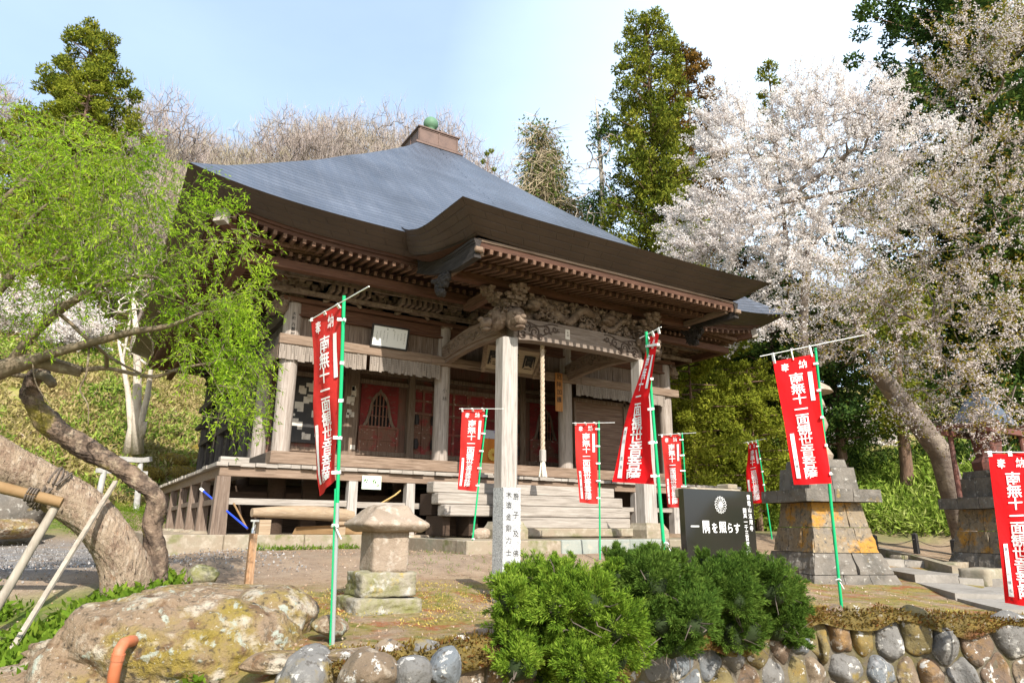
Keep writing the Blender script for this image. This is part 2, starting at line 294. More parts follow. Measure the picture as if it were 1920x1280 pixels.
POSTD = mat('charred_post', (.03, .027, .025), .9); TORII = mat('torii_stone', (.43, .42, .40), .9, [((.28, .27, .25), 3, .45, .7)])
WILLOW = leafmat('fresh_leaf', [(.10, .21, .012), (.20, .34, .022), (.33, .47, .035), (.46, .55, .07)], .5, big=1.2)
BLOS = leafmat('blossom', [(.60, .52, .47), (.77, .71, .67), (.86, .82, .79), (.90, .87, .85)], .5, big=.5)
BLOS2 = leafmat('pink_blossom', [(.50, .40, .34), (.68, .58, .53), (.80, .73, .69), (.87, .82, .79)], .5, big=.5)
CHLEAF = leafmat('bronze_leaf', [(.20, .10, .03), (.24, .19, .03), (.20, .24, .04)], .4)
CEDL = leafmat('cedar_leaf', [(.035, .06, .012), (.10, .13, .018), (.20, .21, .026), (.27, .24, .035)], .25, big=.6)
CEDD = leafmat('dark_cedar_leaf', [(.018, .04, .014), (.035, .07, .018), (.07, .11, .022), (.11, .14, .025)], .2, big=.35)
CEDR = leafmat('rusty_cedar_leaf', [(.045, .05, .014), (.11, .075, .02), (.19, .095, .022), (.13, .11, .02)], .2, big=.35)
CEDY = leafmat('yellow_cedar_leaf', [(.06, .09, .014), (.15, .18, .02), (.25, .27, .03), (.32, .31, .045)], .35, big=.3)  # yellow green leaf, lightened to stand in for sun beside the hall
JUN1 = leafmat('bright_juniper', [(.03, .07, .01), (.10, .18, .018), (.20, .30, .03), (.33, .42, .065)], .3, big=5)
JUN2 = leafmat('dark_juniper', [(.028, .062, .012), (.06, .115, .018), (.11, .18, .028), (.17, .24, .045)], .3, big=3.5)
SASA = leafmat('bamboo_grass', [(.07, .14, .018), (.17, .26, .035), (.31, .39, .07), (.48, .50, .2)], .35, big=.6)
SASAD = leafmat('dark_evergreen', [(.014, .03, .008), (.03, .06, .014), (.06, .1, .02), (.1, .13, .035)], .25, big=.7)
UNDL = leafmat('hill_weeds', [(.17, .15, .05), (.30, .27, .08), (.44, .36, .17), (.36, .24, .13)], .35, big=.3)
AZA = leafmat('clipped_azalea', [(.16, .12, .03), (.27, .20, .045), (.36, .27, .06)], .25, big=2)
GRASS = leafmat('grass_blade', [(.06, .12, .012), (.12, .20, .02), (.22, .29, .035)], .35, big=3)
DRY = leafmat('dry_leaf', [(.18, .09, .05), (.32, .20, .12), (.46, .34, .25), (.6, .5, .45)], .2, big=3)
VINE = leafmat('vine_leaf', [(.05, .09, .02), (.1, .15, .03), (.16, .2, .05)], .3)
# copper roof with courses (UV in metres)
BARGE = wood('dark_barge_board', (.034, .028, .025), (.014, .012, .011), (.06, .052, .046), gy)
EAVE = wood('dark_eave_board', (.075, .034, .021), (.035, .018, .012), (.12, .065, .042), gx)
def roofmat(name, base, lo, hi, course, metal=.35, rough=.42, bw=4.2, ms=.085):
    m = bpy.data.materials.new(name); m.use_nodes = True; t = m.node_tree; N = t.nodes; l = t.links.new; b = N['Principled BSDF']
    u = N.new('ShaderNodeUVMap'); br = N.new('ShaderNodeTexBrick'); br.inputs['Scale'].default_value = 1; br.inputs['Brick Width'].default_value = course*bw; br.inputs['Row Height'].default_value = course
    br.inputs['Mortar Size'].default_value = course*ms; br.inputs['Mortar Smooth'].default_value = .5; br.inputs['Color1'].default_value = (*base, 1); br.inputs['Color2'].default_value = (*hi, 1); br.inputs['Mortar'].default_value = (*lo, 1)
    br.inputs['Bias'].default_value = -.35
    l(u.outputs[0], br.inputs['Vector']); g = N.new('ShaderNodeNewGeometry'); n = N.new('ShaderNodeTexNoise'); n.inputs['Scale'].default_value = .7; n.inputs['Detail'].default_value = 7; l(g.outputs['Position'], n.inputs['Vector'])
    h = N.new('ShaderNodeHueSaturation'); r = N.new('ShaderNodeMapRange'); r.inputs[1].default_value = .3; r.inputs[2].default_value = .7; r.inputs[3].default_value = .78; r.inputs[4].default_value = 1.2; l(n.outputs['Fac'], r.inputs[0])
    mp_ = N.new('ShaderNodeMapping'); mp_.inputs['Scale'].default_value = (5.0, .35, 1); n2 = N.new('ShaderNodeTexNoise'); n2.inputs['Scale'].default_value = 1.0; n2.inputs['Detail'].default_value = 5; l(u.outputs[0], mp_.inputs[0]); l(mp_.outputs[0], n2.inputs['Vector'])
    r2 = N.new('ShaderNodeMapRange'); r2.inputs[1].default_value = .35; r2.inputs[2].default_value = .68; r2.inputs[3].default_value = .87; r2.inputs[4].default_value = 1.06; l(n2.outputs['Fac'], r2.inputs[0]); mu = N.new('ShaderNodeMath'); mu.operation = 'MULTIPLY'; l(r.outputs[0], mu.inputs[0]); l(r2.outputs[0], mu.inputs[1]); l(mu.outputs[0], h.inputs['Value'])
    rr2 = N.new('ShaderNodeMapRange'); rr2.inputs[1].default_value = .3; rr2.inputs[2].default_value = .7; rr2.inputs[3].default_value = rough-.08; rr2.inputs[4].default_value = rough+.16; l(n2.outputs['Fac'], rr2.inputs[0]); l(rr2.outputs[0], b.inputs['Roughness'])
    l(br.outputs['Color'], h.inputs['Color']); l(h.outputs[0], b.inputs['Base Color']); b.inputs['Metallic'].default_value = metal; b.inputs['Roughness'].default_value = rough
    p = N.new('ShaderNodeBump'); p.inputs['Distance'].default_value = -.012; l(br.outputs['Fac'], p.inputs['Height']); l(p.outputs[0], b.inputs['Normal']); return m
ROOF = roofmat('copper_roof', (.098, .113, .142), (.036, .042, .056), (.122, .138, .168), .25, bw=400, ms=.10)
FASC = roofmat('copper_fascia', (.070, .048, .035), (.064, .044, .032), (.072, .050, .036), .24, metal=.1, rough=.55)
# ---------------------------------------------------------------- terrain
def ywall(x): return interp(x, [(-30, -12.6), (-6, -12.4), (-3, -12.25), (4.2, -12.2), (5.2, -12.75), (6.5, -13.7), (9, -15.4), (14, -19), (60, -50)])
def terrain(x, y, rough=True):
    x = np.asarray(x, float); y = np.asarray(y, float)
    zt = interp(y, [(-14, 1.0), (-12, 1.07), (-9.7, 1.15), (-7.3, 1.31), (-5.6, 1.6), (-2, 1.63), (40, 1.7)])
    zr = interp(y, [(-16, .80), (-12, .93), (-9, 1.14), (-6.8, 1.42), (-2.8, 1.95), (10, 2.2)])
    wr = smooth(x, 5.5, 10); z = zt*(1-wr)+zr*wr
    z = z-smooth(x, -3.2, -6.0)*smooth(y, -5.0, -10)*.65                 # falls away left of the boulder
    z = z-smooth(x, -2.0, -4.2)*smooth(y, -10.2, -11.6)*.6
    z = z-smooth(x, -1.5, -4)*smooth(y, -7, -3)*.22
    z = z+smooth(y, 3, 14)*1.15*smooth(x, 2, -4)
    rx, ry = x-0.0, y+10.0; R = np.hypot(rx, ry); th = np.degrees(np.arctan2(rx, ry))
    R0 = interp(th, [(-60, 26), (-5, 26), (8, 27), (20, 29), (35, 29), (50, 26), (65, 23.2), (80, 22.5), (180, 22)])
    d = R-R0
    zl = interp(d, [(0, 0), (1, .35), (7, 4.0), (20, 13.2), (40, 34.5), (58, 41), (300, 46)])
    zz = interp(d, [(0, 0), (.8, .6), (4, 2.8), (20, 3.4), (50, 15), (80, 19), (300, 24)])
    zl = zl-6.5*(1-smooth(th, 3, 12))*smooth(d, 10, 38)
    wl = 1-smooth(th, 22, 50); z = z+zl*wl+zz*(1-wl)
    if rough:
        far = smooth(R, 18, 40); z = z+noise2(x, y, .9)*.035*(1-far)*smooth(-y, 1, 3)+noise2(x, y, 2.7)*.014*(1-far)+noise2(x, y, .22)*.45*far
    w = ywall(x); k = smooth(y, w+.06, w-.12)
    z = z*(1-k)+(-.02+.02*np.minimum(x, 0))*k
    return z
def gz_(x, y): return float(terrain(np.array([x]), np.array([y]))[0])
xs = np.concatenate([np.arange(-90, -30, 4), np.arange(-30, -8, 1.0), np.arange(-8, 14, .16), np.arange(14, 40, .6), np.arange(40, 260, 6)])
ys = np.concatenate([np.arange(-60, -18, 3), np.arange(-18, -3, .13), np.arange(-3, 20, .4), np.arange(20, 80, 1.2), np.arange(80, 260, 8)])
GX, GY = np.meshgrid(xs, ys, indexing='ij'); GZ = terrain(GX, GY)
grav = smooth(GX+.45*noise2(GX, GY, .8), -2.3, -3.6)*smooth(GY, -6.6, -5.0)*smooth(GY, 8, 4)
grav = np.maximum(grav, .16*smooth(GY, -7.6, -6.4)*smooth(GY, -1, -4)*smooth(GX, 8, 5))
Rg = np.hypot(GX, GY+10); bank = smooth(Rg, 22.5, 26)
moss = smooth(GY, -7.0, -8.6)*smooth(GX, -4, -2.6)
grs = np.clip(smooth(GX, -3.2, -4.0)*smooth(GY, -6.6, -7.6)+smooth(GX, -3, -5)*smooth(GY, 6, 9)*(1-bank)+smooth(np.hypot((GX-5.9)/1.0, (GY+8.0)/.9), 1.25, .55)+smooth(GX, 14, 18)*smooth(GY, -5.6, -4)*.6, 0, 1)
g_m = bpy.data.materials.new('ground'); g_m.use_nodes = True
def ground_nodes(m):
    t = m.node_tree; N = t.nodes; l = t.links.new; b = N['Principled BSDF']; g = N.new('ShaderNodeNewGeometry')
    def noise(sc, lo, hi, de=6):
        n = N.new('ShaderNodeTexNoise'); n.inputs['Scale'].default_value = sc; n.inputs['Detail'].default_value = de; n.inputs['Roughness'].default_value = .65; l(g.outputs['Position'], n.inputs['Vector'])
        r = N.new('ShaderNodeMapRange'); r.inputs[1].default_value = lo; r.inputs[2].default_value = hi; l(n.outputs['Fac'], r.inputs[0]); return r.outputs[0]
    def mixc(a, c, f):
        x = N.new('ShaderNodeMix'); x.data_type = 'RGBA'; l(f, x.inputs['Factor'])
        if isinstance(a, tuple): x.inputs['A'].default_value = (*a, 1)
        else: l(a, x.inputs['A'])
        if isinstance(c, tuple): x.inputs['B'].default_value = (*c, 1)
        else: l(c, x.inputs['B'])
        return x.outputs['Result']
    def mul(a, c):
        x = N.new('ShaderNodeMath'); x.operation = 'MULTIPLY'; l(a, x.inputs[0]); l(c, x.inputs[1]); x.use_clamp = True; return x.outputs[0]
    def att(n):
        a = N.new('ShaderNodeAttribute'); a.attribute_name = n; return a.outputs['Fac']
    soil = mixc((.265, .185, .118), (.35, .26, .175), noise(2.2, .42, .66)); soil = mixc(soil, (.17, .115, .075), noise(7, .54, .7)); soil = mixc(soil, (.50, .42, .36), noise(38, .62, .7, 3)); soil = mixc(soil, (.14, .09, .06), noise(55, .6, .68, 3))
    gr = mixc((.20, .19, .185), (.30, .285, .27), noise(60, .42, .6, 3)); gr = mixc(gr, (.10, .09, .08), noise(85, .55, .63, 2)); gr = mixc(gr, (.24, .19, .14), noise(1.1, .5, .68)); gr = mixc(gr, (.46, .44, .42), noise(110, .64, .7, 2))
    c = mixc(soil, gr, mul(att('grav'), noise(.9, .25, .48)))
    ms = mixc((.22, .175, .04), (.31, .225, .07), noise(3, .4, .65)); ms = mixc(ms, (.12, .13, .025), noise(6, .48, .64)); ms = mixc(ms, (.27, .10, .04), noise(2.1, .52, .62)); ms = mixc(ms, (.42, .34, .27), noise(15, .57, .7)); ms = mixc(ms, (.08, .06, .025), noise(30, .56, .68))
    c = mixc(c, ms, mul(att('moss'), noise(1.5, .38, .56)))
    gg = mixc((.07, .12, .018), (.17, .20, .035), noise(5, .4, .65)); c = mixc(c, gg, mul(att('grs'), noise(2.2, .32, .5)))
    bk = mixc((.27, .235, .08), (.16, .20, .03), noise(.5, .42, .6)); bk = mixc(bk, (.34, .245, .15), noise(.8, .52, .66)); c = mixc(c, bk, att('bank'))
    l(c, b.inputs['Base Color']); b.inputs['Roughness'].default_value = .95; b.inputs['Specular IOR Level'].default_value = .15
    n = N.new('ShaderNodeTexNoise'); n.inputs['Scale'].default_value = 26; n.inputs['Detail'].default_value = 8; n.inputs['Roughness'].default_value = .7; l(g.outputs['Position'], n.inputs['Vector'])
    p = N.new('ShaderNodeBump'); p.inputs['Distance'].default_value = .03; l(n.outputs['Fac'], p.inputs['Height']); l(p.outputs[0], b.inputs['Normal'])
ground_nodes(g_m)
ground = grid_mesh('ground', np.stack([GX, GY, GZ], -1), g_m, attrs={'grav': grav, 'moss': moss, 'grs': grs, 'bank': bank}, kind='structure')
# stone path on the right, two slabs with a kerb
def path_strip():
    m = MB(); A = [tuple(at(u, v, D)[:2]) for u, v, D in ((1560, 1062, 21.0), (1700, 1076, 17.0), (1800, 1092, 14.2), (1895, 1115, 11.8), (2000, 1150, 10.2))]
    for i in range(len(A)-1):
        a, b = np.array(A[i]), np.array(A[i+1]); d = norm(b-a); n = np.array([d[1], -d[0]])
        k = max(1, int(np.linalg.norm(b-a)/1.5))
        for j in range(k):
            p, q = a+(b-a)*(j/k), a+(b-a)*((j+1)/k)-d*.012
            for s0, s1 in ((-.85, .0), (.012, .85)):
                c = [p+n*s0, q+n*s0, q+n*s1, p+n*s1]; z = [gz_(*w) for w in c]; zz = sum(z)/4+.06+rng.uniform(-.012, .012)
                m.hexa([(w[0], w[1], zz-.25) for w in c]+[(w[0], w[1], zz) for w in c])
    return m.build('path', SLAB, kind='structure')
path_strip()
# ---------------------------------------------------------------- temple hall
A_ = 4.58; WID = 13.74; CX = 6.87
hall = thing('temple_hall', 'large old wooden temple hall with sweeping blue grey hipped roof and projecting porch', 'temple', (CX, CX, 1.6))
def P(name, mb, m, parent=None, **k): return mb.build(name, m, parent or hall, **k)
# --- main roof
RB = [(1.0, 17.98), (1.8, 17.1), (2.4, 16.53), (3.4, 15.58), (4.5, 14.56), (5.0, 14.12), (5.47, 13.68), (6.4, 12.76), (7.5, 11.74), (8.43, 10.86), (9.26, 10.08), (9.75, 9.68), (10.14, 9.37)]
def lift(u): return .42*np.abs(u)**6
def side_pt(side, p, r, z):   # local side frame: p lateral, r out
    s = np.stack([np.asarray(p, float)+0*np.asarray(r), -np.asarray(r, float)+0*np.asarray(p), np.asarray(z, float)], -1)
    s = rotz(s, side*math.pi/2); s[..., 0] += CX; s[..., 1] += CX; return s
V_, U_ = [], []
top = []
rr = np.linspace(10.14, 1.02, 34); uu = np.linspace(-1, 1, 49)
allP = []; allUV = []; fidx = []; off = 0
sl_ = np.concatenate([[0], np.cumsum(np.hypot(np.diff(rr), np.diff(interp(rr, RB))))])
for sd in range(4):
    Rr, Uu = np.meshgrid(rr, uu, indexing='ij'); z = interp(Rr, RB)+lift(Uu)*np.clip((Rr-4.6)/5.54, 0, 1)**1.6
    allP.append(side_pt(sd, Rr*Uu, Rr, z).reshape(-1, 3)); allUV.append(np.stack([Rr*Uu, np.repeat(sl_[:, None], len(uu), 1)], -1).reshape(-1, 2))
    i = np.arange(Rr.size).reshape(Rr.shape)+off; fidx.append(np.stack([i[:-1, :-1], i[:-1, 1:], i[1:, 1:], i[1:, :-1]], -1).reshape(-1, 4)); off += Rr.size
def raw_mesh(name, Pp, Ff, uv, m, parent, smooth_=True):
    me = bpy.data.meshes.new(name); me.from_pydata((Pp-ORG[parent.name]).tolist(), [], Ff.tolist())
    me.polygons.foreach_set('use_smooth', [smooth_]*len(me.polygons)); l_ = me.uv_layers.new(name='uv'); vi = np.zeros(len(me.loops), dtype=np.int32); me.loops.foreach_get('vertex_index', vi)
    l_.data.foreach_set('uv', uv[vi].ravel().astype(np.float32)); me.materials.append(m); me.update(); return link(name, me, parent)
roof = raw_mesh('roof', np.concatenate(allP), np.concatenate(fidx), np.concatenate(allUV), ROOF, hall)
# --- eave fascia (slopes inward) for the four sides, two of the bands to give the layered copper edge
def band(r0, dz0, r1, dz1):
    Ps, Fs, UVs, o = [], [], [], 0
    for sd in range(4):
        u = np.linspace(-1, 1, 49); rows = []
        for k in np.linspace(0, 1, 4):
            r = r0+(r1-r0)*k; rows.append(side_pt(sd, u*r, np.full_like(u, r), 9.37+dz0+(dz1-dz0)*k+lift(u)))
        Pp = np.stack(rows); i = np.arange(Pp.shape[0]*49).reshape(-1, 49)+o; Ps.append(Pp.reshape(-1, 3)); o += i.size
        Fs.append(np.stack([i[:-1, :-1], i[1:, :-1], i[1:, 1:], i[:-1, 1:]], -1).reshape(-1, 4))
        UVs.append(np.stack([np.repeat((u*10)[None], 4, 0), np.repeat(np.linspace(0, 1.0, 4)[:, None], 49, 1)], -1).reshape(-1, 2))
    return np.concatenate(Ps), np.concatenate(Fs), np.concatenate(UVs)
eaves = raw_mesh('eave_fascia', *band(10.14, -.0, 9.44, -.36), FASC, hall)
m = MB()
for (r0, z0, r1, z1) in ((9.44, -.36, 9.40, -.361), (9.40, -.361, 9.38, -.43), (9.38, -.43, 9.33, -.43), (9.33, -.43, 9.31, -.53), (9.31, -.53, 9.24, -.53), (9.24, -.53, 6.6, -.25)):
    Pp, Ff, _ = band(r0, z0, r1, z1); m.add(Pp, Ff)
P('eave_board', m, EAVE)
# --- porch roof
YP = np.array([-6.45, -6.1, -5.7, -5.2, -4.6, -4.0, -3.5, -3.0, -2.5, -2.0])
def porch_z(y): return interp(y, [(-6.6, 8.92), (-6.45, 8.93), (-5.94, 8.95), (-5.56, 8.96), (-4.91, 8.99), (-4.5, 9.04), (-4.1, 9.12), (-3.5, 9.34), (-3.27, 9.45), (-3.0, 9.62), (-2.6, 9.95), (-2.0, 10.40), (-1.0, 11.1)])
PX0, PX1 = 1.82, 11.92
yy = np.linspace(-6.45, -1.6, 24); xx = np.linspace(PX0, PX1, 40)
Yy, Xx = np.meshgrid(yy, xx, indexing='ij'); up_ = .07*np.abs((Xx-CX)/5.05)**5
Zz = np.maximum(porch_z(Yy), 0)+up_*smooth(Yy, -3.2, -5.5)
main_z = interp(CX-Yy, RB); bl = smooth(Yy, -3.5, -2.95); Zz = Zz*(1-bl)+(main_z+.015)*bl
Zz = Zz-.03*(bl > .999)
i = np.arange(Yy.size).reshape(Yy.shape); F_ = np.stack([i[:-1, :-1], i[:-1, 1:], i[1:, 1:], i[1:, :-1]], -1).reshape(-1, 4)
dsl = np.concatenate([[0], np.cumsum(np.hypot(np.diff(yy), np.diff(porch_z(yy))))])
raw_mesh('porch_roof', np.stack([Xx, Yy, Zz], -1).reshape(-1, 3), F_, np.stack([Xx, np.repeat(dsl[:, None], 40, 1)], -1).reshape(-1, 2), ROOF, hall)
# porch fascia: left side, front, right side (slopes inward on all three)
INW = .76
def BDROP(y): return interp(y, [(-6.45, .47), (-5.0, .45), (-4.3, .50), (-3.6, .58), (-3.0, .68)])
def porch_ring(k):   # k 0 at the top edge, 1 at the lower edge
    ins = INW*k; pts = []
    ys = np.linspace(-3.0, -6.45, 14)
    for y in ys: f = (y+3.0)/(-3.45); yy_ = y+ins*.9*smooth(f, 0, 1); pts.append((PX0+ins*(.35+.65*smooth(f, 0, .8)), yy_, porch_z(y)+.07*smooth(y, -3.2, -5.5)-k*BDROP(y)))
    for x in np.linspace(PX0, PX1, 24)[1:-1]: pts.append((PX0+ins+(x-PX0)/(PX1-PX0)*(PX1-PX0-2*ins), -6.45+ins*.94, 8.93+.07*abs((x-CX)/5.05)**5-.45*k))
    for y in ys[::-1]: f = (y+3.0)/(-3.45); pts.append((PX1-ins*(.35+.65*smooth(f, 0, .8)), y+ins*.9*smooth(f, 0, 1), porch_z(y)+.07*smooth(y, -3.2, -5.5)-k*BDROP(y)))
    return np.array(pts, float)
ring = np.stack([porch_ring(k) for k in np.linspace(0, 1, 5)])
i = np.arange(ring.shape[0]*ring.shape[1]).reshape(ring.shape[:2]); F_ = np.stack([i[:-1, :-1], i[1:, :-1], i[1:, 1:], i[:-1, 1:]], -1).reshape(-1, 4)
arc = np.concatenate([[0], np.cumsum(np.linalg.norm(np.diff(ring[0], axis=0), axis=1))])
raw_mesh('porch_fascia', ring.reshape(-1, 3), F_, np.stack([np.repeat(arc[None], 5, 0), np.repeat(np.linspace(0, 1.05, 5)[:, None], len(arc), 1)], -1).reshape(-1, 2), FASC, hall)
m = MB()
for sx in (-1, 1):
    yv = np.linspace(-5.70, -2.75, 18)
    for j in range(17):
        q = [interp(y, [(-5.72, 8.47), (-5.05, 8.50), (-4.53, 8.51), (-3.99, 8.55), (-3.41, 8.66), (-2.91, 8.84), (-2.42, 9.09)]) for y in (yv[j], yv[j+1])]
        f = [PX0+INW*(.35+.65*float(smooth((y+3.0)/(-3.45), 0, .8))) for y in (yv[j], yv[j+1])]
        a, b = (2.75, f) ; X = lambda x: CX+sx*(CX-x); m.add([(X(f[0]-.04), yv[j], q[0]+.04), (X(f[1]-.04), yv[j+1], q[1]+.04), (X(2.8), yv[j+1], q[1]-.03), (X(2.8), yv[j], q[0]-.03)], [(0, 1, 2, 3)])
m.each('verge_soffit', BRX, hall) if False else P('verge_soffit', m, EAVE, kind='stuff')
# porch soffit boards and edge board
yb = -6.45+INW*.94; zb = 8.48
m = MB()
m.box(PX0+INW+.06, PX1-INW-.06, yb+.03, yb+.15, zb-.20, zb-.062)
mm_ = MB(); mm_.box(PX0+INW+.02, PX1-INW-.02, yb-.0, yb+.12, zb-.06, zb-.002); P('eave_edge_strip', mm_, WX)
m.hexa([(PX0+INW, yb+.1, zb-.20), (PX1-INW, yb+.1, zb-.20), (PX1-INW, -1.7, zb+.50), (PX0+INW, -1.7, zb+.50), (PX0+INW, yb+.1, zb-.16), (PX1-INW, yb+.1, zb-.16), (PX1-INW, -1.7, zb+.54), (PX0+INW, -1.7, zb+.54)])
m.box(2.75, 11.0, yb+.98, yb+1.10, zb-.16, zb+.0)
P('porch_eave_board', m, EAVE)
# --- rafters: front ones are parts of their own
proto = {}
def rafter(key, a, b, w, h):
    if key not in proto:
        mb = MB(); mb.beam((0, 0, 0), np.array(b)-np.array(a), w, h); me_o = mb.build('rafter', [BRY], None, org=(0, 0, 0)); me_o.parent = hall; proto[key] = me_o; o = me_o
    else: o = proto[key].copy(); COL.objects.link(o)
    o.location = tuple(np.array(a)-ORG[hall.name]); return o
for k in range(36):
    x = PX0+INW+.16+k*(PX1-PX0-2*INW-.32)/35; rafter('p', (x, yb+.02, zb-.255), (x, yb+1.15, zb-.03), .085, .105)
for k in range(21):
    x = -2.1+k*.235; z0 = float(lift((x-CX)/9.3)); rafter('m%d' % round(z0*30), (x, -2.46, 8.775+z0), (x, -1.45, 8.93+z0*.6), .085, .11)
for k in range(14):
    x = 12.1+k*.28; z0 = float(lift((x-CX)/9.3)); rafter('m%d' % round(z0*30), (x, -2.46, 8.775+z0), (x, -1.45, 8.93+z0*.6), .085, .11)
m = MB()
for k in range(36):
    x = PX0+INW+.16+k*(PX1-PX0-2*INW-.32)/35; m.beam((x, yb+.92, zb-.22), (x, -2.0, zb+.33), .08, .105)
for k in range(74):
    x = -1.5+k*.225; m.beam((x, -1.78, 8.68+lift((x-CX)/9.)*.5), (x, 0.1, 8.93), .08, .11)
for sd in (1, 3):
    for k in range(74):
        p = -8.9+k*.243; z0 = float(lift(p/9.3))
        for (r0, za, r1, zb2) in ((9.33, 8.775+z0, 8.2, 8.93+z0*.6), (8.65, 8.68+z0*.5, 6.7, 8.93)):
            q = side_pt(sd, np.array([p, p]), np.array([r0, r1]), np.array([za, zb2])); m.beam(q[0], q[1], .085, .11)
P('rafter', m, BRY, kind='stuff')
m = MB()
m.box(-1.7, WID+1.7, -1.72, -1.5, 8.38, 8.60); m.box(-1.72, -1.5, -1.5, WID+1.7, 8.38, 8.60); m.box(WID+1.5, WID+1.72, -1.5, WID+1.7, 8.38, 8.60)
m.each('eave_purlin', BRX, hall)
for sx, sy in ((-1, -1), (1, -1), (-1, 1)):   # hip rafters with capped ends
    c = np.array([CX+sx*6.9, CX+sy*6.9, 8.55]); e = np.array([CX+sx*9.28, CX+sy*9.28, 9.1])
    mb = MB(); mb.beam(c, e, .26, .30); h_ = P('hip_rafter', mb, BRX); mb = MB(); d = norm(e-c); mb.beam(e-d*.16, e+d*.03, .29, .33); P('end_cap', mb, SILV if sy < 0 else SHADEY, h_)
# --- finial
m = MB(); c = (CX, CX, 17.9)
m.frustum(c, [(1.12, 1.12, .0), (1.12, 1.12, .10), (.97, .97, .2), (.93, .93, .2), (.93, .93, .86)]); m.frustum((CX, CX, 18.76), [(1.0, 1.0, 0), (1.0, 1.0, .06)])
for sx, sy in ((0, -1), (-1, 0), (1, 0)):
    for t in (-.91, -.02, .86):
        if sy: m.box(CX+t, CX+t+.05, CX-.955, CX-.925, 18.12, 18.74)
        else: m.box(CX+sx*.94-.015, CX+sx*.94+.015, CX+t, CX+t+.05, 18.12, 18.74)
    for z in (18.12, 18.70):
        if sy: m.box(CX-.91, CX+.91, CX-.953, CX-.927, z, z+.05)
        else: m.box(CX+sx*.94-.013, CX+sx*.94+.013, CX-.91, CX+.91, z, z+.05)
fin = P('finial_box', m, COPB)
m = MB(); m.lathe((CX, CX, 18.82), [(.48, 0), (.43, .12), (.29, .28), (.22, .42), (.19, .56)] + [(.335*math.sin(a), .88-.335*math.cos(a)) for a in np.linspace(.62, 3.0, 12)] + [(.03, 1.24)], 24)
P('finial_ball', m, VERD, fin, smooth='all')
# --- barge boards and pendants of the porch gable ends
BT = [(-5.72, 8.47), (-5.59, 8.50), (-5.05, 8.50), (-4.53, 8.51), (-3.99, 8.55), (-3.41, 8.66), (-2.91, 8.84), (-2.42, 9.09)]
BB = [(-5.85, 8.0), (-5.37, 8.0), (-4.78, 8.01), (-4.12, 8.13), (-3.5, 8.29), (-2.94, 8.47), (-2.27, 8.73)]
for sx in (-1, 1):
    m = MB(); yl = np.linspace(-5.74, -2.5, 22); X = CX+sx*4.27
    for j in range(21):
        y0, y1 = yl[j], yl[j+1]
        for f0, f1, th in ((0, .16, .17), (.16, .74, .12), (.74, .86, .15), (.86, 1, .19)):
            q = lambda y, f: float(interp(y, BB)+(interp(y, BT)-.01-interp(y, BB))*f); m.hexa([(X-th/2, y0, q(y0, f0)), (X+th/2, y0, q(y0, f0)), (X+th/2, y1, q(y1, f0)), (X-th/2, y1, q(y1, f0)), (X-th/2, y0, q(y0, f1)), (X+th/2, y0, q(y0, f1)), (X+th/2, y1, q(y1, f1)), (X-th/2, y1, q(y1, f1))])
    bb = P('bargeboard', m, BARGE)
    m = MB(); rs = np.random.default_rng(5)
    for j in range(46):
        a, f = rs.uniform(-1, 1), rs.uniform(0, 1); m.blob((X-.05+sx*.05*rs.random(), -4.05+a*.46*(1-f*.75), 8.08-f*.50), (.075, .085, .075), 2, .35, 2.2, rs=rs)
        aa = np.linspace(0, 5, 9); r = .08*(1-.7*aa/5); m.tube(np.stack([np.full(9, X-.09), -4.05+a*.48*(1-f*.75)+r*np.cos(aa), 8.08-f*.50+r*np.sin(aa)], 1), .018, 5)
    P('pendant_carving', m, BARGE, bb, smooth='all')
    m = MB(); m.box(X-.10, X+.10, -5.84, -5.74, 8.12, 8.24, ch=.02); P('board_end', m, WX, bb)
# ---------------------------------------------------------------- text
TXT = {}
def glyph(s, bold=.0, size=1.0):
    key = (s, bold)
    if key not in TXT:
        c = bpy.data.curves.new('txt', 'FONT'); c.body = s; c.offset = bold; c.resolution_u = 3; o = bpy.data.objects.new('txt', c); COL.objects.link(o)
        dg = bpy.context.evaluated_depsgraph_get(); me = bpy.data.meshes.new_from_object(o.evaluated_get(dg))
        v = np.array([q.co[:2] for q in me.vertices]).reshape(-1, 2); f = [list(q.vertices) for q in me.polygons]
        bpy.data.objects.remove(o); bpy.data.curves.remove(c); bpy.data.meshes.remove(me)
        if len(v):   # fine triangles, so that lettering can follow the folds of cloth
            bm = bmesh.new(); vs = [bm.verts.new((*q, 0)) for q in v]
            for q in f:
                try: bm.faces.new([vs[i] for i in q])
                except ValueError: pass
            bmesh.ops.triangulate(bm, faces=bm.faces[:])
            for _ in range(2):
                lg = [e for e in bm.edges if e.calc_length() > .16]
                if lg: bmesh.ops.subdivide_edges(bm, edges=lg, cuts=1); bmesh.ops.triangulate(bm, faces=bm.faces[:])
            bm.verts.index_update(); v = np.array([q.co[:2] for q in bm.verts]); f = [[q.index for q in w.verts] for w in bm.faces]; bm.free()
        if len(v): v = v-(v.min(0)+v.max(0))/2
        TXT[key] = (v, f)
    v, f = TXT[key]; return v*size, f
def text_on(m, chars, fn, bold=.0):   # chars: (char, x, y, size); fn maps (x, y) arrays to 3D
    for ch, x, y, sz in chars:
        v, f = glyph(ch, bold)
        if len(v):
            sx, sy = sz if isinstance(sz, tuple) else (sz, sz); m.add(fn(v[:, 0]*sx+x, v[:, 1]*sy+y), f)
def plane(o, ex, ey, lift_=.003):   # local x,y in metres -> world
    o = np.array(o, float); ex = norm(ex); ey = norm(ey); n = np.cross(ex, ey)
    return lambda x, y: o+np.outer(x, ex)+np.outer(y, ey)+n*lift_
